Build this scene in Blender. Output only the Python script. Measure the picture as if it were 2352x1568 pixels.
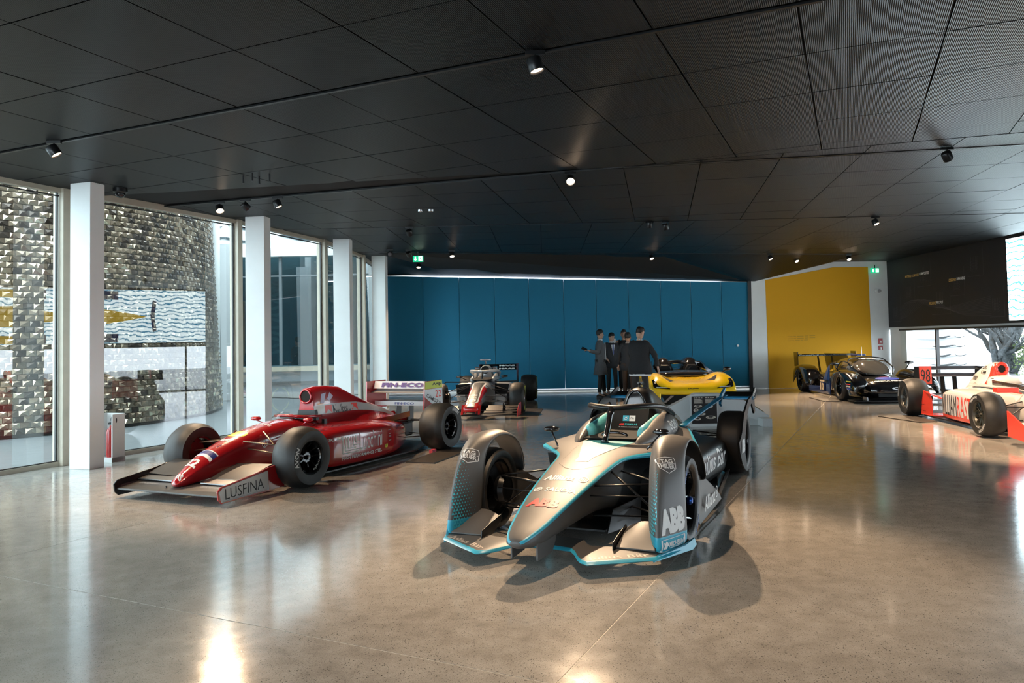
import bpy, bmesh, math, random
from mathutils import Vector, Matrix
from mathutils.bvhtree import BVHTree
for _o in list(bpy.data.objects): bpy.data.objects.remove(_o)
SC = bpy.context.scene; COL = SC.collection
R = math.radians; PI = math.pi
random.seed(7)

# ------------------------------------------------------------------ camera
HC = 1.516; PITCH = .0381; ROLL = -.0213
f_ = Vector((0, math.cos(PITCH), math.sin(PITCH))); u_ = Vector((0, -math.sin(PITCH), math.cos(PITCH))); x_ = Vector((1, 0, 0))
xr = x_ * math.cos(ROLL) + u_ * math.sin(ROLL); ur = -x_ * math.sin(ROLL) + u_ * math.cos(ROLL)
cam = bpy.data.cameras.new('camera'); camo = bpy.data.objects.new('camera', cam); COL.objects.link(camo)
camo.matrix_world = Matrix(((xr.x, ur.x, -f_.x, 0), (xr.y, ur.y, -f_.y, 0), (xr.z, ur.z, -f_.z, HC), (0, 0, 0, 1)))
cam.sensor_width = 36; cam.sensor_fit = 'HORIZONTAL'; cam.lens = 1691.7 * 36 / 2352
cam.shift_x = -(1247.5 - 1176) / 2352; cam.shift_y = (720.1 - 784) / 2352
cam.clip_start = .05; cam.clip_end = 300
SC.camera = camo
# ------------------------------------------------------------------ world, exposure
SC.view_settings.view_transform = 'Standard'; SC.view_settings.look = 'None'
SC.view_settings.gamma = 1; SC.view_settings.exposure = .8; SC.view_settings.use_curve_mapping = False
wd = bpy.data.worlds.new('world'); SC.world = wd; wd.use_nodes = True
bg = wd.node_tree.nodes['Background']
wn, wl = wd.node_tree.nodes, wd.node_tree.links
tcw = wn.new('ShaderNodeTexCoord'); nzw = wn.new('ShaderNodeTexNoise'); nzw.inputs['Scale'].default_value = 2.2; nzw.inputs['Detail'].default_value = 5
rpw = wn.new('ShaderNodeValToRGB'); rpw.color_ramp.elements[0].color = (.66, .80, .95, 1); rpw.color_ramp.elements[1].color = (.95, .98, 1, 1)
wl.new(tcw.outputs['Generated'], nzw.inputs['Vector']); wl.new(nzw.outputs['Fac'], rpw.inputs['Fac']); wl.new(rpw.outputs['Color'], bg.inputs['Color'])
bg.inputs['Strength'].default_value = 6.5

# ------------------------------------------------------------------ materials
MATS = {}
def mat(name, col, rough=.5, metal=0, coat=0, emit=0, ecol=None, noise=0, nscale=30, bump=0, spec=.5, alpha=1, trans=0):
    if name in MATS: return MATS[name]
    m = bpy.data.materials.new(name); m.use_nodes = True; MATS[name] = m
    nt = m.node_tree; b = nt.nodes['Principled BSDF']
    b.inputs['Base Color'].default_value = (*col, 1); b.inputs['Roughness'].default_value = rough
    b.inputs['Metallic'].default_value = metal; b.inputs['Coat Weight'].default_value = coat; b.inputs['Coat Roughness'].default_value = .06
    b.inputs['Specular IOR Level'].default_value = spec
    if trans: b.inputs['Transmission Weight'].default_value = trans
    if emit:
        b.inputs['Emission Color'].default_value = (*(ecol or col), 1); b.inputs['Emission Strength'].default_value = emit
    if noise or bump:
        tc = nt.nodes.new('ShaderNodeTexCoord'); nz = nt.nodes.new('ShaderNodeTexNoise'); nz.inputs['Scale'].default_value = nscale; nz.inputs['Detail'].default_value = 4
        nt.links.new(tc.outputs['Object'], nz.inputs['Vector'])
        if noise:
            rp = nt.nodes.new('ShaderNodeValToRGB')
            rp.color_ramp.elements[0].position = .3; rp.color_ramp.elements[1].position = .7
            rp.color_ramp.elements[0].color = tuple(c * (1 - noise) for c in col) + (1,)
            rp.color_ramp.elements[1].color = tuple(min(1, c * (1 + noise)) for c in col) + (1,)
            nt.links.new(nz.outputs['Fac'], rp.inputs['Fac']); nt.links.new(rp.outputs['Color'], b.inputs['Base Color'])
        if bump:
            bp = nt.nodes.new('ShaderNodeBump'); bp.inputs['Strength'].default_value = bump; bp.inputs['Distance'].default_value = .01
            nt.links.new(nz.outputs['Fac'], bp.inputs['Height']); nt.links.new(bp.outputs['Normal'], b.inputs['Normal'])
    return m
def glassmat(name, tint=(.9, .95, .96), refl=1.0, ior=1.5, rough=0, extra=0.0):
    m = bpy.data.materials.new(name); m.use_nodes = True; MATS[name] = m
    nt = m.node_tree; nt.nodes.remove(nt.nodes['Principled BSDF']); out = nt.nodes['Material Output']
    tr = nt.nodes.new('ShaderNodeBsdfTransparent'); tr.inputs[0].default_value = (*tint, 1)
    gl = nt.nodes.new('ShaderNodeBsdfGlossy'); gl.inputs['Roughness'].default_value = rough; gl.inputs[0].default_value = (1, 1, 1, 1)
    fr = nt.nodes.new('ShaderNodeFresnel'); fr.inputs[0].default_value = ior
    ma = nt.nodes.new('ShaderNodeMath'); ma.operation = 'MULTIPLY_ADD'; ma.inputs[1].default_value = refl; ma.inputs[2].default_value = extra; ma.use_clamp = True
    mx = nt.nodes.new('ShaderNodeMixShader')
    gm = nt.nodes.new('ShaderNodeNewGeometry'); om = nt.nodes.new('ShaderNodeMath'); om.operation = 'SUBTRACT'; om.inputs[0].default_value = 1; pm = nt.nodes.new('ShaderNodeMath'); pm.operation = 'MULTIPLY'
    nt.links.new(gm.outputs['Backfacing'], om.inputs[1]); nt.links.new(ma.outputs[0], pm.inputs[0]); nt.links.new(om.outputs[0], pm.inputs[1])
    nt.links.new(fr.outputs[0], ma.inputs[0]); nt.links.new(pm.outputs[0], mx.inputs[0]); nt.links.new(tr.outputs[0], mx.inputs[1]); nt.links.new(gl.outputs[0], mx.inputs[2]); nt.links.new(mx.outputs[0], out.inputs[0])
    return m
# ------------------------------------------------------------------ mesh builder
def P(u, v, z): return Vector((u, -v, z))       # car frame: u rearward, v to the car's left, z up
class B:
    def __init__(s): s.v = []; s.f = []; s.m = []; s.cur = 0
    def add(s, vs, fs, mi=None):
        n = len(s.v); s.v += [Vector(q) for q in vs]
        for k, f in enumerate(fs):
            s.f.append([n + i for i in f]); s.m.append(s.cur if mi is None else (mi[k] if isinstance(mi, list) else mi))
        return s
    def box(s, c, d, rz=0, M=None):
        x, y, z = d[0] / 2, d[1] / 2, d[2] / 2
        vs = [Vector((a * x, b * y, e * z)) for a in (-1, 1) for b in (-1, 1) for e in (-1, 1)]
        mm = M if M is not None else Matrix.Rotation(rz, 3, 'Z')
        vs = [mm @ q + Vector(c) for q in vs]
        return s.add(vs, [(0, 1, 3, 2), (4, 6, 7, 5), (0, 4, 5, 1), (2, 3, 7, 6), (0, 2, 6, 4), (1, 5, 7, 3)])
    def tube(s, pts, r, seg=8, flat=1.0, closed=False, up=(0, 0, 1)):
        pts = [Vector(p) for p in pts]; n = len(pts); rs = r if isinstance(r, (list, tuple)) else [r] * n
        rings = []
        for i, p in enumerate(pts):
            if closed: d = pts[(i + 1) % n] - pts[i - 1]
            else: d = pts[min(i + 1, n - 1)] - pts[max(i - 1, 0)]
            d.normalize(); a = Vector(up)
            if abs(d.dot(a)) > .95: a = Vector((1, 0, 0))
            e1 = d.cross(a).normalized(); e2 = e1.cross(d).normalized()
            rings.append([p + (e1 * math.cos(2 * PI * k / seg) + e2 * math.sin(2 * PI * k / seg) * flat) * rs[i] for k in range(seg)])
        return s.loft(rings, cap=not closed, loop=closed)
    def loft(s, rings, cap=True, loop=False, closed=True, mats=None):
        k = len(rings[0]); vs = [q for r_ in rings for q in r_]; fs = []; mi = []
        n = len(rings)
        for i in range(n if loop else n - 1):
            for j in range(k if closed else k - 1):
                a, b2 = i * k + j, i * k + (j + 1) % k; c, d = ((i + 1) % n) * k + (j + 1) % k, ((i + 1) % n) * k + j
                fs.append((a, b2, c, d)); mi.append(mats(i, j) if mats else s.cur)
        if cap and closed and not loop:
            fs.append(tuple(range(k - 1, -1, -1))); mi.append(mats(0, -1) if mats else s.cur)
            fs.append(tuple((n - 1) * k + j for j in range(k))); mi.append(mats(n - 1, -1) if mats else s.cur)
        return s.add(vs, fs, mi)
    def cyl(s, a, b, r, seg=16, r2=None):
        return s.tube([a, b], [r, r if r2 is None else r2], seg)
    def lathe(s, prof, c, axis='y', seg=32, loop=False):
        rings = []
        for (r, h) in prof:
            rg = []
            for k in range(seg):
                a = 2 * PI * k / seg; x, y = r * math.cos(a), r * math.sin(a)
                q = {'y': Vector((x, h, y)), 'z': Vector((x, y, h)), 'x': Vector((h, x, y))}[axis]
                rg.append(q + Vector(c))
            rings.append(rg)
        return s.loft(rings, cap=not loop, loop=loop)
    def prism(s, pts, off):
        pts = [Vector(p) for p in pts]; off = Vector(off); n = len(pts)
        fs = [tuple(range(n)), tuple(range(2 * n - 1, n - 1, -1))] + [(i, (i + 1) % n, n + (i + 1) % n, n + i) for i in range(n)]
        return s.add(pts + [p + off for p in pts], fs)
    def build(s, name, m=None, parent=None, smooth=False, bevel=0, sub=0, auto=None, seg=2, solid=0, kind=None, fix=True):
        me = bpy.data.meshes.new(name); me.from_pydata([tuple(q) for q in s.v], [], s.f)
        ms = m if isinstance(m, (list, tuple)) else [m]
        for q in ms: me.materials.append(q)
        for p, k in zip(me.polygons, s.m): p.material_index = min(k, len(ms) - 1)
        if fix:
            bm = bmesh.new(); bm.from_mesh(me); bmesh.ops.remove_doubles(bm, verts=bm.verts, dist=1e-5); bmesh.ops.recalc_face_normals(bm, faces=bm.faces); bm.to_mesh(me); bm.free()
        if smooth or auto:
            for p in me.polygons: p.use_smooth = True
        if auto:
            me.set_sharp_from_angle(angle=R(auto))
        o = bpy.data.objects.new(name, me); COL.objects.link(o)
        if parent: o.parent = parent
        if solid:
            md = o.modifiers.new('solidify', 'SOLIDIFY'); md.thickness = solid; md.offset = 0
        if bevel:
            md = o.modifiers.new('bevel', 'BEVEL'); md.width = bevel; md.segments = seg; md.limit_method = 'ANGLE'
        if sub:
            md = o.modifiers.new('subsurf', 'SUBSURF'); md.levels = sub; md.render_levels = sub
        if kind: o['kind'] = kind
        return o
def thing(name, label, cat, loc=(0, 0, 0), rz=0, group=None):
    o = bpy.data.objects.new(name, None); COL.objects.link(o); o.location = loc; o.rotation_euler = (0, 0, rz); o.empty_display_size = .2
    return tag(o, label, cat, group)
def tag(o, label, cat=None, group=None):
    o['label'] = label
    if cat: o['category'] = cat
    if group: o['group'] = group
    return o
def struct(o): o['kind'] = 'structure'; return o
def catmull(pts, n=6, closed=False):
    pts = [Vector(p) for p in pts]; out = []; N = len(pts)
    for i in range(N if closed else N - 1):
        p0 = pts[i - 1] if (closed or i > 0) else pts[0]; p1 = pts[i]; p2 = pts[(i + 1) % N]; p3 = pts[(i + 2) % N] if (closed or i + 2 < N) else pts[-1]
        for k in range(n):
            t = k / n
            out.append(.5 * ((2 * p1) + (-p0 + p2) * t + (2 * p0 - 5 * p1 + 4 * p2 - p3) * t * t + (-p0 + 3 * p1 - 3 * p2 + p3) * t ** 3))
    if not closed: out.append(pts[-1])
    return out
def lerp(tab, x):
    if x <= tab[0][0]: return tab[0][1]
    for (a, b), (c, d) in zip(tab, tab[1:]):
        if x <= c: return b + (d - b) * (x - a) / (c - a)
    return tab[-1][1]
# ------------------------------------------------------------------ lettering and prints laid on a surface
def text2d(txt, bold=0, shear=0, space=1.0):
    cu = bpy.data.curves.new('t', 'FONT'); cu.body = txt; cu.size = 1; cu.offset = bold; cu.shear = shear; cu.space_character = space; cu.resolution_u = 2; cu.fill_mode = 'FRONT'
    o = bpy.data.objects.new('t', cu); COL.objects.link(o); bpy.context.view_layer.update()
    me = bpy.data.meshes.new_from_object(o.evaluated_get(bpy.context.evaluated_depsgraph_get()))
    vs = [(q.co.x, q.co.y) for q in me.vertices]; fs = [tuple(p.vertices) for p in me.polygons]
    bpy.data.objects.remove(o); bpy.data.curves.remove(cu); bpy.data.meshes.remove(me)
    return vs, fs
def bvh_of(objs):
    bpy.context.view_layer.update(); dg = bpy.context.evaluated_depsgraph_get(); vs = []; fs = []
    for o in objs:
        me = o.evaluated_get(dg).to_mesh(); n = len(vs)
        vs += [q.co.copy() for q in me.vertices]; fs += [tuple(n + i for i in p.vertices) for p in me.polygons]
        o.evaluated_get(dg).to_mesh_clear()
    return BVHTree.FromPolygons(vs, fs)
def lay(name, shapes, o, xe, up, h, m, parent, target=None, step=.05, off=.003, reach=.4, label=None, fitw=True):
    """put 2D shapes [(verts, faces, material)] on the patch from o (lower left) to xe (lower right), height h along up"""
    o, xe, up = Vector(o), Vector(xe), Vector(up); X = xe - o; W = X.length; X.normalize(); Y = (up - up.dot(X) * X).normalized(); N = X.cross(Y)
    allv = [q for sh in shapes for q in sh[0]]
    x0, x1 = min(q[0] for q in allv), max(q[0] for q in allv); y0, y1 = min(q[1] for q in allv), max(q[1] for q in allv)
    sx, sy = W / (x1 - x0), h / (y1 - y0)
    bm = bmesh.new()
    for vs, fs, mi in shapes:
        bv = [bm.verts.new(o + X * ((a - x0) * sx) + Y * ((b - y0) * sy)) for a, b in vs]
        for f in fs:
            try: fc = bm.faces.new([bv[i] for i in f]); fc.material_index = mi
            except ValueError: pass
    if target:
        bmesh.ops.remove_doubles(bm, verts=bm.verts, dist=1e-6)
        for _ in range(4):
            es = [e for e in bm.edges if e.calc_length() > step]
            if not es: break
            bmesh.ops.subdivide_edges(bm, edges=es, cuts=1); bmesh.ops.triangulate(bm, faces=bm.faces)
        for q in bm.verts:
            hit = target.ray_cast(q.co + N * reach, -N, reach * 2.2)
            if hit[0] is not None: q.co = hit[0] + N * off
            else:
                nr = target.find_nearest(q.co); q.co = (nr[0] if nr[0] is not None else q.co) + N * off
    else:
        for q in bm.verts: q.co += N * off
    me = bpy.data.meshes.new(name); bm.to_mesh(me); bm.free()
    for q in (m if isinstance(m, (list, tuple)) else [m]): me.materials.append(q)
    ob = bpy.data.objects.new(name, me); COL.objects.link(ob)
    if parent: ob.parent = parent
    if label: ob['label'] = label
    return ob
def word(txt, o, xe, up, h, m, parent, target=None, bold=0, shear=0, name='lettering', label=None, space=1.0, **k):
    vs, fs = text2d(txt, bold, shear, space)
    return lay(name, [(vs, fs, 0)], o, xe, up, h, m, parent, target, label=label, **k)
def poly2d(pts): return (list(pts), [tuple(range(len(pts)))], 0)
def ring2d(cx, cy, r1, r2, n=28, a0=0, a1=2 * PI, sy=1):
    vs = []; fs = []
    for k in range(n + 1):
        a = a0 + (a1 - a0) * k / n
        vs += [(cx + r1 * math.cos(a), cy + sy * r1 * math.sin(a)), (cx + r2 * math.cos(a), cy + sy * r2 * math.sin(a))]
    for k in range(n): fs.append((2 * k, 2 * k + 1, 2 * k + 3, 2 * k + 2))
    return (vs, fs, 0)
def line2d(pts, w):
    vs = []; fs = []
    for (a, b), (c, d) in zip(pts, pts[1:]):
        L = math.hypot(c - a, d - b) or 1; nx, ny = -(d - b) / L * w / 2, (c - a) / L * w / 2; n = len(vs)
        vs += [(a + nx, b + ny), (a - nx, b - ny), (c - nx, d - ny), (c + nx, d + ny)]; fs.append((n, n + 1, n + 2, n + 3))
    return (vs, fs, 0)
# ================================================================== the setting
M_WHITE = mat('white_plaster', (.74, .75, .74), .6, noise=.03, nscale=3)
M_BEIGE = mat('beige_frame', (.42, .37, .29), .45, noise=.05, nscale=8)
M_DARKF = mat('dark_gasket', (.02, .02, .02), .4)
M_GLASS = glassmat('facade_glass', (.80, .87, .87), 1.15, 1.5, 0, .03)
M_GLASS2 = glassmat('clear_glass', (.95, .97, .97), 1.0, 1.45)
H = 3.723
def concrete():
    m = bpy.data.materials.new('polished_concrete'); m.use_nodes = True; nt = m.node_tree; b = nt.nodes['Principled BSDF']; L = nt.links.new
    def N(t, **k):
        n = nt.nodes.new(t)
        for a, c in k.items(): n.inputs[a].default_value = c
        return n
    tc = N('ShaderNodeTexCoord'); big = N('ShaderNodeTexNoise', Scale=.55, Detail=4); mid = N('ShaderNodeTexNoise', Scale=7, Detail=6, Roughness=.65)
    sp = N('ShaderNodeTexVoronoi', Scale=72); sp2 = N('ShaderNodeTexVoronoi', Scale=42); msk = N('ShaderNodeTexNoise', Scale=2.2, Detail=3)
    fine = N('ShaderNodeTexNoise', Scale=160, Detail=2)
    for n in (big, mid, sp, sp2, msk, fine): L(tc.outputs['Object'], n.inputs['Vector'])
    r1 = N('ShaderNodeValToRGB'); r1.color_ramp.elements[0].position = .36; r1.color_ramp.elements[1].position = .64
    r1.color_ramp.elements[0].color = (.27, .245, .215, 1); r1.color_ramp.elements[1].color = (.47, .44, .40, 1)
    ad = N('ShaderNodeMath'); ad.operation = 'MULTIPLY_ADD'; ad.inputs[1].default_value = .55; L(big.outputs['Fac'], ad.inputs[0])
    m2 = N('ShaderNodeMath'); m2.operation = 'MULTIPLY'; m2.inputs[1].default_value = .45; L(mid.outputs['Fac'], m2.inputs[0]); L(m2.outputs[0], ad.inputs[2]); L(ad.outputs[0], r1.inputs['Fac'])
    # aggregate: dark and light stones of their own
    dk = N('ShaderNodeValToRGB'); dk.color_ramp.elements[0].position = .16; dk.color_ramp.elements[1].position = .26; dk.color_ramp.elements[0].color = (1, 1, 1, 1); dk.color_ramp.elements[1].color = (0, 0, 0, 1)
    L(sp.outputs['Distance'], dk.inputs['Fac'])
    rnd = N('ShaderNodeSeparateColor'); L(sp.outputs['Color'], rnd.inputs[0]); th = N('ShaderNodeMath'); th.operation = 'LESS_THAN'; th.inputs[1].default_value = .66; L(rnd.outputs[0], th.inputs[0])
    mm = N('ShaderNodeValToRGB'); mm.color_ramp.elements[0].position = .2; mm.color_ramp.elements[1].position = .55; L(msk.outputs['Fac'], mm.inputs['Fac'])
    q = N('ShaderNodeMath'); q.operation = 'MULTIPLY'; L(dk.outputs['Color'], q.inputs[0]); L(th.outputs[0], q.inputs[1])
    q2 = N('ShaderNodeMath'); q2.operation = 'MULTIPLY'; L(q.outputs[0], q2.inputs[0]); L(mm.outputs['Color'], q2.inputs[1])
    mx = N('ShaderNodeMix'); mx.data_type = 'RGBA'; L(q2.outputs[0], mx.inputs[0]); L(r1.outputs['Color'], mx.inputs[6]); mx.inputs[7].default_value = (.06, .055, .05, 1)
    lt = N('ShaderNodeValToRGB'); lt.color_ramp.elements[0].position = .08; lt.color_ramp.elements[1].position = .2; lt.color_ramp.elements[0].color = (.45, .45, .45, 1); lt.color_ramp.elements[1].color = (0, 0, 0, 1); L(sp2.outputs['Distance'], lt.inputs['Fac'])
    mx2 = N('ShaderNodeMix'); mx2.data_type = 'RGBA'; L(lt.outputs['Color'], mx2.inputs[0]); L(mx.outputs[2], mx2.inputs[6]); mx2.inputs[7].default_value = (.40, .37, .33, 1)
    ov = N('ShaderNodeMix'); ov.data_type = 'RGBA'; ov.blend_type = 'OVERLAY'; ov.inputs[0].default_value = .35; L(mx2.outputs[2], ov.inputs[6]); L(fine.outputs['Fac'], ov.inputs[7])
    s3 = N('ShaderNodeTexVoronoi', Scale=150); L(tc.outputs['Object'], s3.inputs['Vector']); c3 = N('ShaderNodeSeparateColor'); L(s3.outputs['Color'], c3.inputs[0])
    d3 = N('ShaderNodeMath'); d3.operation = 'LESS_THAN'; d3.inputs[1].default_value = .28; L(s3.outputs['Distance'], d3.inputs[0]); t3 = N('ShaderNodeMath'); t3.operation = 'LESS_THAN'; t3.inputs[1].default_value = .45; L(c3.outputs[1], t3.inputs[0])
    q3 = N('ShaderNodeMath'); q3.operation = 'MULTIPLY'; L(d3.outputs[0], q3.inputs[0]); L(t3.outputs[0], q3.inputs[1]); q4 = N('ShaderNodeMath'); q4.operation = 'MULTIPLY'; q4.inputs[1].default_value = .65; L(q3.outputs[0], q4.inputs[0])
    m3 = N('ShaderNodeMix'); m3.data_type = 'RGBA'; L(q4.outputs[0], m3.inputs[0]); L(ov.outputs[2], m3.inputs[6]); m3.inputs[7].default_value = (.09, .085, .08, 1)
    L(m3.outputs[2], b.inputs['Base Color'])
    rr = N('ShaderNodeMapRange'); rr.inputs['To Min'].default_value = .07; rr.inputs['To Max'].default_value = .17; L(mid.outputs['Fac'], rr.inputs['Value']); L(rr.outputs[0], b.inputs['Roughness'])
    b.inputs['Specular IOR Level'].default_value = .6
    b.inputs['Coat Weight'].default_value = .22; b.inputs['Coat Roughness'].default_value = .08
    bp = N('ShaderNodeBump', Strength=.05, Distance=.02); L(mid.outputs['Fac'], bp.inputs['Height']); L(bp.outputs['Normal'], b.inputs['Normal'])
    return m
M_FLOOR = concrete(); M_JOINT = mat('joint_filler', (.52, .49, .44), .6)
FAC = [(-12.5, -6), (-8.6, 4.6), (-7.55, 7.25), (-6.5, 9.93), (-5.26, 12.62), (-4.55, 15.2), (-4.4, 17.85), (-4.62, 20.4), (-4.9, 22.85)]
WALLP = [(-4.9, 22.85), (6.15, 21.72), (10.41, 22.2), (10.85, 17.15), (11.6, 8.6), (12.9, -6), (-12.5, -6)]
def clip(poly, p, d):          # keep the part to the right of the line p + t d
    out = []; n = len(poly)
    sd = lambda q: d[0] * (q[1] - p[1]) - d[1] * (q[0] - p[0])
    for i in range(n):
        a, b = poly[i], poly[(i + 1) % n]; sa, sb = sd(a), sd(b)
        if sa <= 0: out.append(a)
        if sa * sb < 0:
            t = sa / (sa - sb); out.append((a[0] + (b[0] - a[0]) * t, a[1] + (b[1] - a[1]) * t))
    return out
def area(p): return abs(sum(p[i][0] * p[(i + 1) % len(p)][1] - p[(i + 1) % len(p)][0] * p[i][1] for i in range(len(p)))) / 2
def clip_room(poly):
    c = (sum(q[0] for q in poly) / len(poly), sum(q[1] for q in poly) / len(poly))
    for pl in (FAC,):
        for a, b in zip(pl, pl[1:]):
            lo, hi = min(a[1], b[1]), max(a[1], b[1])
            ys = [q[1] for q in poly]
            if not poly: return poly
            if lo - .02 <= c[1] <= hi + .02: poly = clip(poly, a, (b[0] - a[0], b[1] - a[1]))
    for a, b in zip(WALLP[:6], WALLP[1:6]):
        if a[0] < 10.2 and b[0] < 10.5 and not (min(a[0], b[0]) - .6 <= c[0] <= max(a[0], b[0]) + .6): continue
        if poly: poly = clip(poly, a, (b[0] - a[0], b[1] - a[1]))
    return poly
# floor base shows only in the saw cuts; the slabs are its parts
room = FAC + WALLP[1:]
fb = B(); fb.prism([(x, y, -.0014) for x, y in room[:-1]], (0, 0, -.15)); FLOOR = struct(fb.build('floor', M_JOINT))
g0 = Vector((.02, 3.32)); ga = Vector((.905, -.425)); gb = Vector((.425, .905))
for i in range(-4, 5):
    for j in range(-3, 6):
        s = 4.6; gp = .0035
        c = [g0 + ga * (s * (i + a) + (gp if a == 0 else -gp)) + gb * (s * (j + b) + (gp if b == 0 else -gp)) for a, b in ((0, 0), (1, 0), (1, 1), (0, 1))]
        pl = clip_room([tuple(q) for q in c])
        pl = clip(pl, (13, -5.95), (-1, 0)) if pl else pl
        if len(pl) > 2 and area(pl) > .05:
            B().prism([(x, y, -.0013) for x, y in pl], (0, 0, .0013)).build('floor_slab', M_FLOOR, FLOOR)
# ---- ceiling: dark perforated metal panels under a dark slab
def ceilmat():
    m = mat('perforated_ceiling_panel', (.0042, .0052, .0062), .42, 0.0, noise=.3, nscale=1.5)
    nt = m.node_tree; b = nt.nodes['Principled BSDF']; b.inputs['Metallic'].default_value = 0; b.inputs['Specular IOR Level'].default_value = .22
    tc = nt.nodes.new('ShaderNodeTexCoord'); mp = nt.nodes.new('ShaderNodeMapping'); mp.inputs['Rotation'].default_value = (0, 0, .39)
    wv = nt.nodes.new('ShaderNodeTexWave'); wv.inputs['Scale'].default_value = 24; wv.inputs['Distortion'].default_value = 0
    bp = nt.nodes.new('ShaderNodeBump'); bp.inputs['Strength'].default_value = .5; bp.inputs['Distance'].default_value = .006
    nt.links.new(tc.outputs['Object'], mp.inputs[0]); nt.links.new(mp.outputs[0], wv.inputs['Vector']); nt.links.new(wv.outputs['Fac'], bp.inputs['Height']); nt.links.new(bp.outputs['Normal'], b.inputs['Normal'])
    b.inputs['Roughness'].default_value = .40
    return m
M_CEIL = ceilmat(); M_SLAB = mat('ceiling_void', (.006, .006, .006), .9); M_BLACK = mat('black_metal', (.012, .012, .013), .35, .3)
CE = B(); CE.prism([(x, y, H + .03) for x, y in FAC[:-1] + [(-5.2, 23.5), (11.4, 23.4), (12.0, 17), (13.8, -6)]], (0, 0, .25)); CEIL = struct(CE.build('ceiling', M_SLAB))
def panels(origin, ang, la, lb, ia, ib, cuts, skew=0):
    a = Vector((math.cos(ang), math.sin(ang))); b = Vector((-math.sin(ang + skew), math.cos(ang + skew))); o = Vector(origin)
    for i in range(*ia):
        for j in range(*ib):
            gp = .006
            c = [o + a * (la * (i + p) + (gp if p == 0 else -gp)) + b * (lb * (j + q) + (gp if q == 0 else -gp)) for p, q in ((0, 0), (1, 0), (1, 1), (0, 1))]
            pl = [tuple(q) for q in c]
            for (p, d) in cuts:
                if pl: pl = clip(pl, p, d)
            if not pl: continue
            pl = clip_room(pl)
            if len(pl) > 2 and area(pl) > .03:
                dz = random.uniform(-.0015, .0015)
                B().prism([(x, y, H + dz) for x, y in pl], (0, 0, .018)).build('ceiling_panel', M_CEIL, CEIL)
tA = ((-5.963, 8.061), (1.885, 4.77)); tB = ((-5.7, 11.25), (1.07, 9.32)); tB2 = ((1.07, 9.32), (5.72, 8.62)); tC = ((-3, 13.75), (9.03, 13.68)); tD = ((-4, 17.35), (8.74, 20.1))
def ln(t, flip=False, dy=0):
    (a, b), (c, d) = t; v = (c - a, d - b)
    return ((a, b + dy), (-v[0], -v[1]) if flip else v)
an1 = math.atan2(-.387, .922)
g = .012
panels((.822, 5.162), an1, .972, .985, (-13, 10), (-9, 0), [ln(tA, False, -g)])
panels((.822, 5.162), an1, .972, .985, (-9, 11), (-3, 9), [ln(tA, True, g), ln(tB, False, -g), ln(tB2, False, -g)])
panels((2.99, 9.1), R(-9), .97, .98, (-10, 10), (-3, 7), [ln(tC, False, -g), ln(tB, True, g)] , 0)
panels((2.9, 13.7), R(0), .97, .98, (-8, 8), (0, 8), [ln(tC, True, g), ln(tD, False, -g)])
# last facets: from the crease they fall to the blue wall's right end
A_ = Vector((-4.95, 22.9, 3.70)); B_ = Vector((6.25, 21.75, 3.16)); C_ = Vector((8.75, 22.05, H)); D_ = Vector((10.42, 22.25, H)); E_ = Vector((-4.5, 17.3, H)); F_ = Vector((4.6, 19.2, H)); G_ = Vector((8.74, 20.1, H)); I_ = Vector((10.6, 20.5, H))
def facet(pts, n=4):
    B().prism(pts, (0, 0, .02)).build('ceiling_facet', M_CEIL, CEIL)
for k in range(6):      # long panels between crease and wall
    t0, t1 = k / 6 + .0003, (k + 1) / 6 - .0003
    facet([E_.lerp(F_, t0), E_.lerp(F_, t1), A_.lerp(B_, t1), A_.lerp(B_, t0)])
facet([F_, G_, B_]); facet([G_, C_, B_]); facet([G_, I_, D_, C_])
B().prism([tuple(q + Vector((0, 0, .03))) for q in (E_, F_, G_, C_, B_, A_)][:0] + [tuple(q + Vector((0, 0, .028))) for q in (E_, F_, B_, A_)], (0, 0, .02)).prism([tuple(q + Vector((0, 0, .028))) for q in (F_, G_, C_, B_)], (0, 0, .02)).build('facet_backing', M_SLAB, CEIL)
B().box((2.6, 22.6, 3.9), (15, .2, .5)).build('ceiling_upstand', M_SLAB, CEIL)
# track rails: recessed black channels between the panels
TR = []
for (a, b) in (tA, tB, tB2, tC, tD):
    a, b = Vector(a), Vector(b); d = (b - a)
    if (a.x, a.y) == tA[0]: b = b + d * .55
    if (a.x, a.y) == tB2[0]: b = b + d * .6
    m_ = (a + b) / 2; L_ = (b - a).length
    o = B().box((m_.x, m_.y, H + .002), (L_, .03, .02), math.atan2(d.y, d.x)).build('lighting_track', M_BLACK)
    TR.append(o)
for o, q in zip(TR, ('black lighting track nearest the camera, crossing the ceiling from the left edge to the top', 'black lighting track ending above the second white column, with three heads near the glass', 'black lighting track running to the right edge, carrying the lit lamp at upper right', 'level black lighting track across the middle of the ceiling', 'farthest long black lighting track, close to the blue wall')):
    tag(o, q, 'lighting track')
# unseen storey above, added to darken the tower's reflections and the courtyard
struct(B().prism([(x - .1, y, H + .28) for x, y in FAC[:-1]] + [(-5.4, 23.7, H + .28), (11.6, 23.6, H + .28), (12.2, 17, H + .28), (14, -6.2, H + .28)], (0, 0, 4.2)).build('roof', mat('upper_storey_cladding', (.16, .14, .12), .5)))
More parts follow.
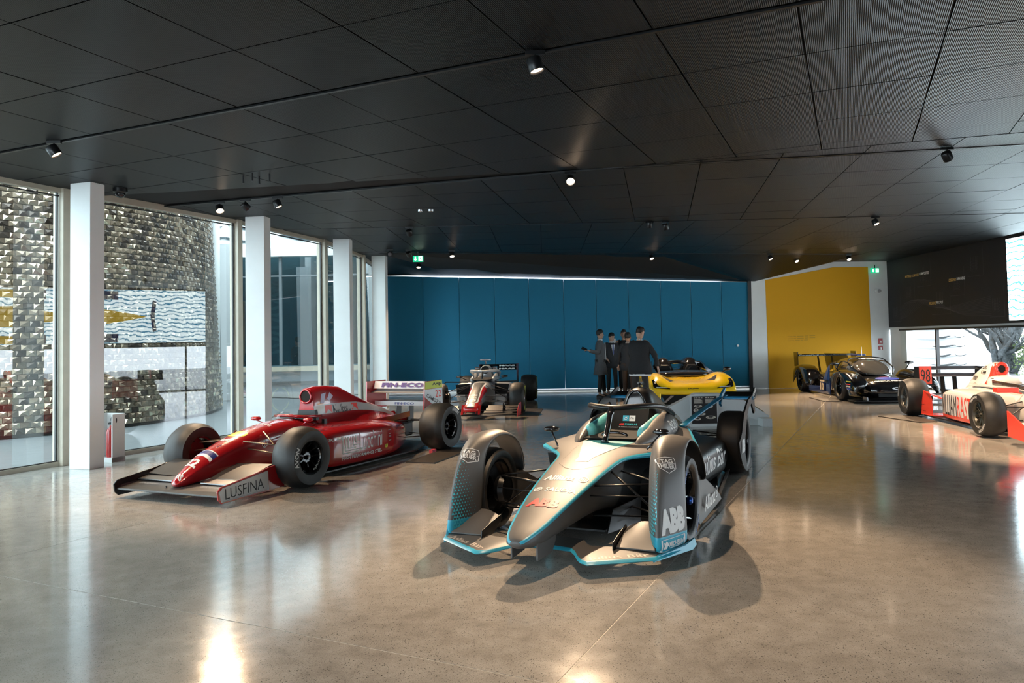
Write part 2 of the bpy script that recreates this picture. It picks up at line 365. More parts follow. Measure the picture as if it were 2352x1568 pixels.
# ---- walls
M_BLUE = mat('blue_felt_panel', (.009, .185, .32), .75, noise=.16, nscale=220, bump=.3)
M_YEL = mat('mustard_felt', (.70, .335, .003), .8, noise=.10, nscale=240, bump=.3)
def vwall(name, a, b, z0, z1a, z1b, th, m, parent=None, side=1):
    a, b = Vector(a), Vector(b); n = Vector((-(b - a).y, (b - a).x)).normalized() * th * side
    return B().prism([(a.x, a.y, z0), (b.x, b.y, z0), (b.x, b.y, z1b), (a.x, a.y, z1a)], (n.x, n.y, 0)).build(name, m, parent)
wb = struct(vwall('wall_back', (-5.0, 23.02), (6.2, 21.88), 0, 3.74, 3.74, .2, mat('back_wall_plaster', (.55, .56, .56), .7)))
pa, pb = Vector((-4.83, 22.86)), Vector((6.08, 21.75))
xs = [890, 974, 1057, 1138, 1217, 1297, 1372, 1446, 1520, 1590, 1660, 1727]
def on_wall(px, a=pa, b=pb):      # where the joint stands on the wall
    s = (px - 1247.5) / 1691.7; s += .0213 * 0
    d = b - a; t = (s * a.y - a.x) / (d.x - s * d.y); return a + d * t
for k in range(11):
    p, q = on_wall(xs[k] - 2), on_wall(xs[k + 1] - 2); dd = (q - p).normalized() * .006
    t0, t1 = (p.x - pa.x) / (pb.x - pa.x), (q.x - pa.x) / (pb.x - pa.x)
    vwall('wall_panel', p + dd, q - dd, .09, 3.66 - .52 * t0, 3.66 - .52 * t1, .05, M_BLUE, wb)
M_SLIT = mat('lit_cove', (.9, .92, 1), .5, emit=2.2, ecol=(.85, .92, 1))
vwall('cove_strip', pa + Vector((0, .06)), on_wall(1660) + Vector((0, .06)), 3.60, 3.705, 3.24, .03, M_SLIT, wb)
vwall('skirting', pa + Vector((0, -.01)), pb + Vector((0, -.01)), 0.0, .075, .075, .05, M_WHITE, wb)
B().lathe([(0, 0), (.035, 0), (.035, .03), (0, .03)], (5.72, 21.72, 1.28), 'y', 16).build('door_knob', mat('pale_knob', (.8, .8, .8), .3), wb)
# white reveal, yellow wall and white wall with signs
wr = struct(B().prism([(6.02, 21.70, 0), (6.12, 21.70, 0), (6.16, 21.70, 3.2), (6.06, 21.70, 3.2)], (0, .12, 0)).build('trim_1', M_DARKF))
w2 = struct(vwall('wall_rear_right', (6.13, 21.71), (10.43, 22.2), 0, H + .02, H + .02, .25, M_WHITE))
w2.data.vertices  # profile follows the folded ceiling
nrm = Vector((.49, -4.3)).normalized() * .012
def wpt(t, z): a = Vector((6.13, 21.71)); b = Vector((10.43, 22.2)); q = a + (b - a) * t + nrm; return (q.x, q.y, z)
B().prism([wpt(.112, .0), wpt(.862, .0), wpt(.855, 3.56), wpt(.60, 3.56), wpt(.108, 3.20)], (-nrm.x * .9, -nrm.y * .9, 0)).build('wall_panel', M_YEL, w2)
tag(w2.children[0], 'mustard yellow felt wall panel')
for k in range(3):
    a_ = Vector(wpt(.25, 1.50 - k * .06)); b_ = Vector(wpt(.45 - .05 * (k == 2), 1.52 - k * .06)); n_ = Vector((nrm.x, nrm.y, 0)) * 1.2
    lay('wall_text', [line2d([(x, 0), (x + w_, 0)], .3) for x, w_ in ((0, 1.1), (1.3, .5), (2.0, 1.4), (3.6, .8), (4.6, 1.2))], a_ + n_, b_ + n_, (0, 0, 1), .016, mat('ochre_wall_print', (.42, .22, .01), .7), w2, off=.004)
# black graphic panel on the right over the window
a, b = Vector((10.41, 22.2)), Vector((10.85, 17.15))
M_GPH = mat('black_graphic_panel', (.018, .018, .020), .55, noise=.1, nscale=3)
w3 = struct(vwall('wall_right', a, b, 1.72, H + .03, H + .03, .25, M_GPH, None, 1))
# structural wall over the rest of the right side, carrying the screen
w3b = struct(vwall('wall_right', b, (12.9, -6), 1.72, H + .03, H + .03, .35, M_GPH, None, 1))
struct(B().box((4.5, -6.1, 1.9), (17, .2, 3.75)).build('wall_rear', mat('rear_plaster', (.35, .35, .36), .7)))
w4 = struct(B().box((-8.2, -6.1, .1), (8.4, .12, .2)).box((-8.2, -6.1, 3.68), (8.4, .12, .16)).build('window_9', M_BEIGE))  # unseen glazing, added to let in light from behind the camera
B().box((-8.2, -6.1, 1.9), (8.4, .014, 3.4)).build('pane', M_GLASS2, w4)
for k in range(4): B().box((-12.3 + k * 2.75, -6.1, 1.9), (.1, .15, 3.7)).build('mullion', M_BEIGE, w4)
# white end pier below the panel
struct(vwall('trim_2', (10.42, 22.15), (10.50, 21.35), 0, 1.72, 1.72, .2, M_WHITE))
struct(vwall('trim_3', (10.40, 22.2), (12.95, -6.0), 1.66, 1.72, 1.72, .3, M_WHITE))
def face_frame(a, b):     # lower left, direction to viewer's right, for a wall seen from inside
    return Vector((a.x, a.y, 0)), Vector((b.x - a.x, b.y - a.y, 0)).normalized()
# facing of the right wall: viewer sees far end on the left
o_, d_ = face_frame(a, b)
M_OR = mat('ochre_print', (.75, .45, .12), .5); M_PW = mat('white_print', (.85, .85, .82), .5); M_LINE = mat('chalk_line_print', (.10, .10, .105), .6)
def gw(txt, t, z, w, h, m): 
    q = o_ + d_ * t + Vector((0, 0, z)); word(txt, q, q + d_ * w, (0, 0, 1), h, m, w3, None, .02, .2, off=.004)
gw('MATERIALI COMPOSITI', .95, 3.13, .66, .075, M_OR); gw('COMPOSITES', 1.64, 3.15, .45, .075, M_PW)
gw('DISEGNO', 2.92, 2.86, .30, .075, M_OR); gw('DRAWING', 3.24, 2.87, .34, .075, M_PW)
gw('PERSONE', 2.02, 2.30, .32, .075, M_OR); gw('PEOPLE', 2.36, 2.31, .29, .075, M_PW)
rnd = random.Random(4)
sh = []
for k in range(7):       # faint chalk drawings: cones, coils, wings
    cx, cy, w = .35 + k * .72, .35 + .5 * (k % 3) + rnd.uniform(-.1, .1), rnd.uniform(.22, .4)
    for j in range(5): sh.append(line2d([(cx - w / 2 + j * w / 5, cy), (cx + (j - 2) * .06, cy + w * 1.3)], .005))
    for j in range(4): sh.append(ring2d(cx, cy + j * .07, w / 2, w / 2 + .006, 20, sy=.25))
    sh.append(line2d([(cx - w, cy - .15), (cx + w * 1.2, cy - .15), (cx + w * 1.2, cy + .6)], .005))
for j in range(12): sh.append(line2d([(.6 + .3 * x, .18 + .5 * math.exp(-((x - 5 + j * .3) / 3) ** 2) + .01 * j * x / 3) for x in range(14)], .004))
sh.append(line2d([(0, 0), (.001, 0)], .001)); sh.append(line2d([(5.0, 1.95), (5.001, 1.95)], .001))
q = o_ + d_ * .03 + Vector((0, 0, 1.75))
lay('line_drawing', sh, q, q + d_ * 4.95, (0, 0, 1), 1.9, M_LINE, w3, off=.003)
# ---- screen on the right wall: white picture with blue flow lines round a yellow racing car
def screen():
    b0 = Vector((10.85, 17.15)); dd = (Vector((12.9, -6)) - b0).normalized(); n = Vector((dd.y, -dd.x)) ; n = -n if n.x > 0 else n
    st = Vector((b0.x, b0.y, 0)) + Vector((n.x, n.y, 0)) * .03; D = Vector((dd.x, dd.y, 0)); Lx = 6.4
    root = thing('video_screen', 'large bright video screen on the right wall showing white picture with teal flow lines', 'screen', (st.x, st.y, 1.76))
    loc = lambda t, z, e=0: (D.x * t + n.x * e, D.y * t + n.y * e, z)
    B().prism([loc(.02, 0), loc(Lx, 0), loc(Lx, 1.93), loc(.02, 1.93)], (-n.x * .03, -n.y * .03, 0)).build('housing', M_BLACK, root)
    ms = mat('screen_picture', (.0, .0, .0), .3, emit=5.0, ecol=(.80, .95, 1.0))
    nt = ms.node_tree; tc = nt.nodes.new('ShaderNodeTexCoord'); wv = nt.nodes.new('ShaderNodeTexWave'); wv.bands_direction = 'Z'; wv.inputs['Scale'].default_value = 2.2; wv.inputs['Distortion'].default_value = 8; wv.inputs['Detail'].default_value = 3; wv.inputs['Detail Scale'].default_value = 1.2
    rp = nt.nodes.new('ShaderNodeValToRGB'); e = rp.color_ramp.elements; e[0].position = .0; e[0].color = (0, .16, .30, 1); e[1].position = .40; e[1].color = (.80, .96, 1, 1)
    nt.links.new(tc.outputs['Object'], wv.inputs['Vector']); nt.links.new(wv.outputs['Fac'], rp.inputs['Fac']); nt.links.new(rp.outputs['Color'], nt.nodes['Principled BSDF'].inputs['Emission Color'])
    B().prism([loc(.04, .02, .002), loc(Lx - .02, .02, .002), loc(Lx - .02, 1.91, .002), loc(.04, 1.91, .002)], (-n.x * .001, -n.y * .001, 0)).build('picture', ms, root)
    me_ = mat('screen_yellow', (0, 0, 0), .3, emit=2.2, ecol=(.75, .50, .02)); mb_ = mat('screen_navy', (0, 0, 0), .3, emit=.5, ecol=(.05, .06, .35))
    sh = [poly2d([(2.4, .95), (3.0, 1.08), (4.2, 1.3), (5.6, 1.25), (5.6, .65), (4.2, .6), (3.0, .82)]), poly2d([(3.9, 1.55), (4.6, 1.6), (4.6, 1.85), (3.9, 1.85)]), poly2d([(3.9, .05), (4.6, .05), (4.6, .32), (3.9, .3)])]
    s2 = [poly2d([(2.1, .45), (2.22, .4), (2.3, 1.0), (2.22, 1.55), (2.1, 1.5), (2.16, 1.0)]), poly2d([(3.3, 1.55), (3.8, 1.55), (3.8, 1.85), (3.3, 1.85)]), poly2d([(3.3, .05), (3.8, .05), (3.8, .35), (3.3, .35)])]
    s2 = [(a, b_, 1) for a, b_, _ in s2]
    lay('picture_car', sh + s2, loc(2.1, .05, .005), loc(5.6, .05, .005), (0, 0, 1), 1.8, [me_, mb_], root, off=.002, label='yellow racing car seen from above in the picture')
screen()
# ---- the folded glass front on the left
def window(k, a, b, mull=True):
    a, b = Vector(a), Vector(b); d = (b - a); L_ = d.length; d.normalize(); ang = math.atan2(d.y, d.x); n = Vector((-d.y, d.x)); m_ = (a + b) / 2
    fr = struct(B().box((m_.x, m_.y, .03), (L_, .07, .06), ang).box((m_.x, m_.y, H - .005), (L_, .10, .11), ang).build('window_%d' % k, M_BEIGE))
    B().box((m_.x, m_.y, H / 2), (L_ - .04, .016, H - .12), ang).build('pane', M_GLASS, fr)
    gk = B()
    for z in (.065, H - .10): gk.box((m_.x, m_.y, z), (L_ - .06, .03, .015), ang)
    for q, s_ in ((a, 1), (b, -1)): c = q + d * .075 * s_; gk.box((c.x, c.y, H / 2), (.02, .03, H - .12), ang)
    gk.build('gasket', M_DARKF, fr)
    if mull: B().box((b.x, b.y, H / 2), (.10, .20, H), ang).build('mullion', M_BEIGE, fr, bevel=.004)
    return fr
for k, (a, b) in enumerate(zip(FAC[:-2], FAC[1:-1])): window(k + 1, a, b)
struct(vwall('wall_left', FAC[-2], (FAC[-1][0], FAC[-1][1]), 0, H, H, .2, M_WHITE, None, 1))
# the right window band under the panel
M_MUL = mat('black_mullion', (.02, .02, .022), .4)
ra, rb = Vector((10.46, 21.6)), Vector((12.9, -6)); rd = (rb - ra).normalized(); LR = (rb - ra).length; ra_ang = math.atan2(rd.y, rd.x); rm = (ra + rb) / 2
w8 = struct(B().box((rm.x, rm.y, .02), (LR, .1, .04), ra_ang).box((rm.x, rm.y, 1.64), (LR, .1, .05), ra_ang).build('window_8', M_MUL))
B().box((rm.x, rm.y, .83), (LR, .014, 1.58), ra_ang).build('pane', M_GLASS2, w8)
for t in (1.72, 5.6, 10, 14.5, 19, 23.5):
    c = ra + rd * t; B().box((c.x, c.y, .83), (.05, .09, 1.6), ra_ang).build('mullion', M_MUL, w8)
# ---- white square columns
COLS = [((-5.985, 9.66), -17, 'white square column nearest the camera, with extinguisher stand beside it'), ((-4.80, 12.41), -8, 'second white square column, standing behind the red racing car'),
        ((-4.13, 15.22), -2, 'third white square column, in front of the narrow glass panes'), ((-4.02, 18.15), -3, 'farthest white square column, against the left end of the blue wall')]
for (x, y), a_, lb in COLS:
    o = B().box((0, 0, H / 2), (.34, .22, H)).build('column', M_WHITE, bevel=.006); o.location = (x, y, 0); o.rotation_euler.z = R(a_)
    tag(o, lb, 'column', 'square columns along the glass')
# ================================================================== outside, seen through the glass
M_GRD = mat('courtyard_paving', (.16, .17, .175), .35, noise=.12, nscale=6)
struct(B().prism([(-45, -12, -.02), (-13, -12, -.02), (-12.9, -6, -.02)] + [(x - .05, y, -.02) for x, y in FAC] + [(-5.2, 23.4, -.02), (10.3, 22.6, -.02), (11.0, 17, -.02), (13.1, -6.3, -.02), (13, -12, -.02), (45, -12, -.02), (45, 70, -.02), (-45, 70, -.02)], (0, 0, -.1)).build('ground', M_GRD))
# tower clad in folded metal shingles
def tower():
    cx, cy = -13.0, 17.0; r0, k_ = 5.12, .052
    root = thing('shingled_tower', 'round tower clad in folded bronze metal shingles outside the glass', 'tower', (cx, cy, 0))
    core = mat('tower_core', (.04, .035, .03), .6)
    B().lathe([(r0 - .08, -.02), (r0 - .08 - k_ * 9, 9)], (0, 0, 0), 'z', 64).build('core', core, root)
    mm = [mat('shingle_bronze', (.26, .20, .145), .25, .85, noise=.15, nscale=3), mat('shingle_champagne', (.44, .35, .26), .2, .9, noise=.1, nscale=3), mat('shingle_umber', (.095, .075, .062), .26, .85, noise=.15, nscale=3)]
    w, h = .158, .108; rnd = random.Random(11)
    var = []
    for q in range(9):       # folded tile: four slopes meeting off centre
        ax, az = rnd.uniform(-.32, .32) * w, rnd.uniform(-.25, .42) * h; d = rnd.uniform(.010, .032)
        vs = [(-w / 2 + .003, 0, -h / 2 + .003), (w / 2 - .003, 0, -h / 2 + .003), (w / 2 - .003, .012, h / 2), (-w / 2 + .003, .012, h / 2), (ax, -d, az),
              (-w / 2 + .003, .02, -h / 2 + .003), (w / 2 - .003, .02, -h / 2 + .003), (w / 2 - .003, .025, h / 2), (-w / 2 + .003, .025, h / 2)]
        fs = [(0, 1, 4), (1, 2, 4), (2, 3, 4), (3, 0, 4), (0, 5, 6, 1), (1, 6, 7, 2), (2, 7, 8, 3), (3, 8, 5, 0)]
        var.append((vs, fs))
    meshes = []
    for vs, fs in var:
        row = []
        for m in mm:
            o = B().add(vs, fs).build('tmp', m); row.append(o.data); bpy.data.objects.remove(o)
        meshes.append(row)
    tiles = []; a_c = math.atan2(-cy, -cx)     # towards the hall
    for r in range(74):
        z = .10 + r * h; rad = r0 - k_ * z; n = int(2 * PI * rad / w)
        for c in range(n):
            a = 2 * PI * (c + (r % 2) * .5) / n; da = (a - a_c + PI) % (2 * PI) - PI
            if abs(da) > 1.62: continue
            tiles.append((a, z, rad, da))
    tiles.sort(key=lambda t: abs(t[3] + .12) * 5 + abs(t[1] - 2.6) * 1.0)
    bulk = B()
    for i, (a, z, rad, da) in enumerate(tiles):
        q = rnd.randrange(9); m = rnd.choice((0, 0, 1, 1, 2))
        M = Matrix.Translation((rad * math.cos(a), rad * math.sin(a), z)) @ Matrix.Rotation(a + PI / 2, 4, 'Z') @ Matrix.Rotation(-.05 + rnd.uniform(-.03, .03), 4, 'X') @ Matrix.Rotation(rnd.uniform(-.03, .03), 4, 'Z')
        if i < 290:
            o = bpy.data.objects.new('shingle', meshes[q][m]); COL.objects.link(o); o.parent = root; o.matrix_local = M
        else:
            bulk.cur = m; bulk.add([M @ Vector(p) for p in var[q][0]], var[q][1])
    bulk.build('shingle_cladding', mm, root, kind='stuff', fix=False)
tower()
# white pole and the white-banded building with a glass front
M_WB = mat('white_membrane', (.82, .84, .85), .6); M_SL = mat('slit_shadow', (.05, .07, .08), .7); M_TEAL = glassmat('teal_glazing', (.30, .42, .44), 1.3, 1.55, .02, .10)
def tub(o, **k): return o
o = B().cyl((-9.34, 21.0, 0), (-9.34, 21.0, 7.5), .115, 20).build('pole', M_WHITE, smooth=True); tag(o, 'round white pole outside between the tower and the glass building', 'pole')
def wavy(b, x, y, z, L_, amp, w, seed, dx=(1, 0)):
    rr = random.Random(seed); ph = rr.uniform(0, 6); n = 12; top = []; bot = []
    for i in range(n + 1):
        t = i / n; zz = z + amp * math.sin(ph + t * 4.2); ww = w * math.sin(PI * t) ** .6
        top.append((x + dx[0] * L_ * t, y + dx[1] * L_ * t, zz + ww / 2)); bot.append((x + dx[0] * L_ * t, y + dx[1] * L_ * t, zz - ww / 2 - .004))
    b.prism(top + bot[::-1], (-dx[1] * .05, dx[0] * .05 - .02, 0))
def annex():
    Y = 25.0; root = thing('glass_building', 'building with white slotted band above dark teal glazing, behind the glass front', 'building', (-8, Y, 0))
    B().box((-1, 1.2, 7.2), (15, 2, 4.6)).build('roof_band', M_WB, root)
    rr = random.Random(5)
    for r in range(9):
        for c in range(9):
            s = B(); wavy(s, -7.5 + c * 1.55 + rr.uniform(-.3, .3), .17, 5.25 + r * .45 + rr.uniform(-.06, .06), 1.25, .08, .10, r * 10 + c); s.build('slot', M_SL, root)
    B().box((-1, .1, 4.75), (15, .3, .28)).build('fascia', M_WHITE, root)
    for k in range(6):
        x0, x1 = -8.0 + k * 2.35, -8.0 + (k + 1) * 2.35
        B().box(((x0 + x1) / 2, .15, 2.75), (x1 - x0 - .08, .03, 3.7)).build('window', M_TEAL, root)
        B().box((x1, .12, 2.75), (.09, .10, 3.7)).build('mullion', mat('grey_mullion', (.16, .18, .19), .4), root)
    B().box((-1, .12, 3.95), (15, .08, .05)).build('transom', MATS['grey_mullion'], root)
    B().box((-1, .1, .78), (15, .22, .16)).build('sill', M_BEIGE, root)
    B().box((-1, .3, .37), (15, .2, .78)).build('plinth', mat('grey_render', (.30, .33, .36), .7), root)
    B().box((-1, 3.2, 2.6), (15, .2, 5.2)).build('inner_wall', mat('inner_teal_wall', (.20, .28, .31), .7), root)
    B().box((-1, 1.6, .3), (15, 3, .1)).build('inner_floor', mat('inner_floor', (.12, .12, .12), .4), root)
    for x0, w in ((-2.9, .50), (-1.25, .42)):
        for k in range(13):
            s = B(); wavy(s, x0 - .2, .5, 1.35 + k * .22, w, .035, .11, 77 + k); s.build('reflection_strip', M_WB, root)  # reflections in the glazing, modelled as white wavy strips behind it
annex()
o = B().prism([(-9.45, 21.6, 0), (-8.95, 21.6, 0), (-9.1, 21.6, 4.6), (-9.5, 21.6, 4.6)], (0, .3, 0)).build('white_pier', M_WB); tag(o, 'white slab pier outside, at the right foot of the shingled tower', 'pier')
# right side: white membrane wall, tree, hedge
def membrane():
    root = thing('membrane_wall', 'white wall of overlapping curved sheets outside the right window', 'wall', (13.35, 29.0, 0), R(-4))
    B().box((-.1, .2, 3.2), (6.2, .2, 7)).build('backing', M_WB, root)
    for k in range(14):
        z = .1 + k * .36
        for x0, s_ in ((-3.2, 0), (0, .18)):
            w = 3.0; a = []; bt = []
            for i in range(13):
                t = i / 12; dd = .05 + .10 * math.exp(-((t - .62) / .16) ** 2) * (1 if x0 > 0 or k % 2 else .3); sag = .07 * math.exp(-((t - .62) / .2) ** 2)
                a.append((x0 + w * t, .1 - dd, z + s_ - sag)); bt.append((x0 + w * t, .09, z + s_ + .36))
            s = B(); n = 13; vs = a + bt + [(x, .1, z_) for x, y, z_ in a]
            fs = [(i, i + 1, n + i + 1, n + i) for i in range(n - 1)] + [(i, 2 * n + i, 2 * n + i + 1, i + 1) for i in range(n - 1)]
            s.add(vs, fs).build('curved_sheet', M_WB, root, smooth=False)
membrane()
def membrane_slots():
    root = [o for o in bpy.data.objects if o.name == 'membrane_wall'][0]
    for k in range(15):
        for x0, w, th in ((1.75 + .18 * (k % 2), .95 - .35 * (k % 2), .07), (-.9, .55, .035), (2.65, .5, .03)):
            s = B(); a = []; b_ = []
            for i in range(11):
                t = i / 10; z = .32 + k * .36 - .07 * math.sin(PI * min(1, t * 1.1)) * (1 - .4 * t); ww = th * math.sin(PI * t) ** .7 + .006
                a.append((x0 + w * t, -.10, z + ww / 2)); b_.append((x0 + w * t, -.10, z - ww / 2))
            s.prism(a + b_[::-1], (0, .03, 0)).build('slot', M_SL, root)
membrane_slots()
M_BARK = mat('grey_bark', (.075, .085, .09), .9, noise=.4, nscale=14, bump=.5); M_LEAF = mat('hedge_leaf', (.16, .24, .07), .6, noise=.35, nscale=9)
def tree(name, lb, x, y, seed, h0, spread, r0=.3):
    rr = random.Random(seed); root = thing(name, lb, 'tree', (x, y, 0))
    br = B(); tw = B()
    def grow(p, d, r, L_, lv):
        pts = [p.copy()]; rs = [r]; n = 5
        for i in range(n):
            d = (d + Vector((rr.uniform(-1, 1), rr.uniform(-1, 1), rr.uniform(-.5, .7))) * (.26 if lv < 3 else .42)).normalized()
            p = p + d * L_ / n; pts.append(p.copy()); rs.append(r * (1 - .42 * (i + 1) / n))
        (br if lv < 3 else tw).tube(pts, rs, 7 if lv < 2 else (5 if lv < 3 else 3))
        if lv < 5:
            for k in range(rr.choice((3, 3, 4)) if lv < 4 else 3):
                i = rr.randint(2, n); dd = (d + Vector((rr.uniform(-1, 1), rr.uniform(-1, 1), rr.uniform(-.35, .7))) * spread).normalized()
                grow(pts[i], dd, rs[i] * .62, L_ * rr.uniform(.55, .82), lv + 1)
    for k in range(4): grow(Vector((rr.uniform(-.15, .15), rr.uniform(-.15, .15), 0)), Vector((rr.uniform(-.55, .55), rr.uniform(-.3, .3), 1)).normalized(), r0, h0, 0)
    br.build('trunk', M_BARK, root, smooth=True, fix=False); tw.build('twigs', M_BARK, root, kind='stuff', fix=False)
tree('bare_tree', 'bare many-branched tree outside the right window, beside the white membrane wall', 16.0, 25.9, 3, 1.9, 1.05, .15)
tree('bare_tree', 'second bare tree, nearer the right edge outside the right window', 17.3, 27.3, 8, 1.9, 1.05, .13)
def hedge():
    rr = random.Random(9); vs = []; fs = []
    for k in range(16000):
        x = rr.uniform(0, 7.5); top = 1.05 + .35 * math.sin(x * 1.1) + .12 * math.sin(x * 4) + .10 * x; z = abs(rr.gauss(0, 1)) ; z = top * (1 - min(1, z * .45)) ; y = rr.uniform(-.6, .6)
        c = Vector((x, y, z + .05)); a = Vector((rr.uniform(-1, 1), rr.uniform(-1, 1), rr.uniform(-1, 1))).normalized() * .05; b_ = Vector((rr.uniform(-1, 1), rr.uniform(-1, 1), rr.uniform(-1, 1))).normalized() * .028
        n = len(vs); vs += [c - a, c + b_, c + a, c - b_]; fs.append((n, n + 1, n + 2, n + 3))
    o = B().add(vs, fs).build('hedge', M_LEAF, fix=False); o.location = (16.2, 25.0, 0); tag(o, 'loose green hedge below the bare trees outside the right window', 'hedge'); o['kind'] = 'stuff'
hedge()
# ================================================================== ceiling lamps and fittings
M_LAMP = mat('lamp_glow', (1, .8, .6), .4, emit=11, ecol=(1, .74, .52)); M_LOFF = mat('lamp_glass_off', (.10, .10, .11), .15); M_CHR = mat('dark_chrome', (.25, .25, .26), .15, 1)
def spot(lb, x, y, tx, ty, tz=0, on=True, power=0, size=R(50), r=.058, drop=.115, grp=None):
    c = Vector((x, y, H - drop)); d = (Vector((tx, ty, tz)) - c).normalized()
    root = thing('track_spotlight', lb, 'spotlight', (x, y, H), 0, grp)
    L = Vector((0, 0, -drop)); M = d.to_track_quat('-Z', 'Y').to_matrix(); T = lambda q: M @ Vector(q) + L
    B().box((0, 0, -.02), (.15, .028, .03), 0).build('track_adapter', M_BLACK, root)
    b = B().cyl((0, 0, -.03), (0, 0, -drop + .01), .009, 8); b.build('stem', M_BLACK, root)
    prof = [(.0, .055), (r * .9, .055), (r, .045), (r, -.045), (r * .93, -.052), (r * .86, -.045), (r * .84, -.02), (0, -.02)]
    hb = B(); rings = []
    for rr, hh in prof: rings.append([T((rr * math.cos(2 * PI * k / 24), rr * math.sin(2 * PI * k / 24), hh)) for k in range(24)])
    hb.loft(rings, cap=False).build('lamp_head', M_BLACK, root, auto=40)
    B().loft([[T((rr * math.cos(2 * PI * k / 20), rr * math.sin(2 * PI * k / 20), hh)) for k in range(20)] for rr, hh in ((r * .84, -.035), (r * .5, -.041), (.002, -.043))], cap=True).build('lens', M_LAMP if on else M_LOFF, root)
    if on and power:
        li = bpy.data.lights.new('spot_beam', 'SPOT'); li.energy = power; li.color = (1, .70, .44); li.spot_size = size; li.spot_blend = .55; li.shadow_soft_size = .035
        lo = bpy.data.objects.new('spot_beam', li); COL.objects.link(lo); lo.parent = root; lo.location = c - Vector((x, y, H)) + d * .075; lo.rotation_mode = 'QUATERNION'; lo.rotation_quaternion = d.to_track_quat('-Z', 'Y')
SP = 300
spot('lit spotlight near the left edge, on the nearest track', -5.06, 7.60, -3.0, 8.2, .3, True, SP, R(70))
spot('lit spotlight nearest the camera, above the grey-blue racing car', -.02, 5.50, .9, 5.4, .3, True, SP * .6, R(95))
spot('lit spotlight at upper right, on the track that runs to the right edge', 4.83, 8.66, 6.9, 9.8, .3, True, SP * 3.0, R(70))
spot('brightly lit spotlight leftmost of the three above the second column', -4.82, 10.98, -3.3, 8.9, .3, True, SP * 1.4, R(80))
spot('unlit black spotlight in the middle of the three above the second column', -4.37, 10.83, -2.5, 12.5, 1.5, False)
spot('lit spotlight turned sideways, rightmost of the three above the second column', -3.85, 10.70, -2.4, 10.8, .2, True, SP * .7, R(60))
spot('lit spotlight in the middle of the ceiling, above the nose of the grey-blue car', .39, 9.50, .5, 5.4, .3, True, SP * 3.2, R(52))
spot('lit spotlight at right, in front of the mustard wall, on the level track', 6.23, 13.66, 7.2, 12.2, .3, True, SP * 3.0, R(70))
spot('unlit black spotlight above the exit sign, hanging alone', -2.47, 13.72, -2.0, 16, 1, False)
spot('unlit spotlight left of the two at the middle of the level track', 2.02, 13.68, 2.2, 15, 0, False, drop=.07)
spot('unlit black spotlight right of the two at the middle of the level track', 2.32, 13.68, 3.2, 15, 0, False)
spot('unlit spotlight with its lens turned to the camera, beside the farthest column', -3.50, 16.9, -2.6, 10, 1.5, False)
spot('unlit black spotlight left of the green exit sign', -3.08, 17.0, -2.6, 19, 1.5, False)
spot('small lit spotlight right of the green exit sign', -2.12, 17.3, -1.6, 15.6, .3, True, SP * 1.90, R(60))
spot('small lit spotlight above the visitors and the yellow car', 2.80, 18.75, 3.3, 16.8, .3, True, SP * 2.28, R(70))
spot('small lit spotlight left of the two above the mustard wall', 6.05, 19.45, 7.0, 18.0, .3, True, SP * 1.90, R(70))
spot('small lit spotlight right of the two above the mustard wall', 8.36, 20.0, 8.0, 17.5, .3, True, SP * 1.90, R(70))
spot('small lit spotlight under the top edge of the mustard wall', 7.0, 20.2, 7.6, 17.5, .0, True, SP * 1.33, R(60))
spot('small lit spotlight over the middle of the blue wall', .60, 19.6, -.2, 17.5, .3, True, SP * 1.52, R(70))
spot('small lit spotlight low over the blue wall, above the visitors', 2.50, 20.9, 2.6, 18, .3, True, SP * 0.95, R(70), drop=.2)
spot('small lit spotlight low over the left part of the blue wall', -3.3, 19.6, -3.0, 18, .3, True, SP * 0.95, R(70), drop=.12)
# wash lamps the frame does not show, on the same tracks over the foreground
for (x, y, tx, ty) in ((-7.0, 8.5, -4.5, 6.5), (3.4, 4.1, 3.0, 6.5)):
    pass
M_GREEN = mat('exit_green', (.0, .30, .14), .4, emit=.9, ecol=(0, .38, .17)); M_EW = mat('exit_white', (.8, .9, .85), .4, emit=1.6)
def exit_sign(lb, x, y, z, w, h, rz=0):
    root = thing('exit_sign', lb, 'sign', (x, y, z), rz)
    B().box((0, 0, 0), (w, .05, h)).build('housing', M_GREEN, root)
    B().box((0, 0, h / 2 + .05), (.02, .02, .1)).build('hanger', M_BLACK, root)
    arrow = poly2d([(.10, .5), (.22, .32), (.17, .32), (.17, .8), (.33, .8), (.33, .32), (.28, .32)][:0] + [(.08, .45), (.25, .15), (.42, .45), (.31, .45), (.31, .85), (.19, .85), (.19, .45)])
    man = [poly2d([(.56, .12), (.93, .12), (.93, .88), (.56, .88)])]
    run = [poly2d([(.66, .2), (.73, .45), (.70, .62), (.62, .52), (.60, .56), (.72, .72), (.80, .70), (.88, .58), (.86, .55), (.79, .62), (.78, .48), (.86, .38), (.84, .2), (.80, .2), (.81, .35), (.74, .42), (.70, .2)]), ring2d(.79, .78, 0.001, .04, 10)]
    sc = lambda s, mi: ([(a * w, b * h) for a, b in s[0]], s[1], mi)
    fr = [([(0, 0), (.0001, 0), (.0001, .0001)], [(0, 1, 2)], 0), ([(w, h), (w - .0001, h), (w - .0001, h - .0001)], [(0, 1, 2)], 0)]
    lay('pictogram', fr + [sc(arrow, 0), sc(man[0], 0)], (-w / 2, -.026, -h / 2), (w / 2, -.026, -h / 2), (0, 0, 1), h, [M_EW, M_GREEN], root)
    lay('running_figure', fr + [sc(q, 0) for q in run], (-w / 2, -.03, -h / 2), (w / 2, -.03, -h / 2), (0, 0, 1), h, M_GREEN, root)
exit_sign('green emergency exit sign with arrow hanging near the left end of the blue wall', -2.92, 17.3, 3.53, .24, .14)
exit_sign('green emergency exit sign on the white wall right of the mustard panel', 9.98, 22.05, 3.44, .24, .14)
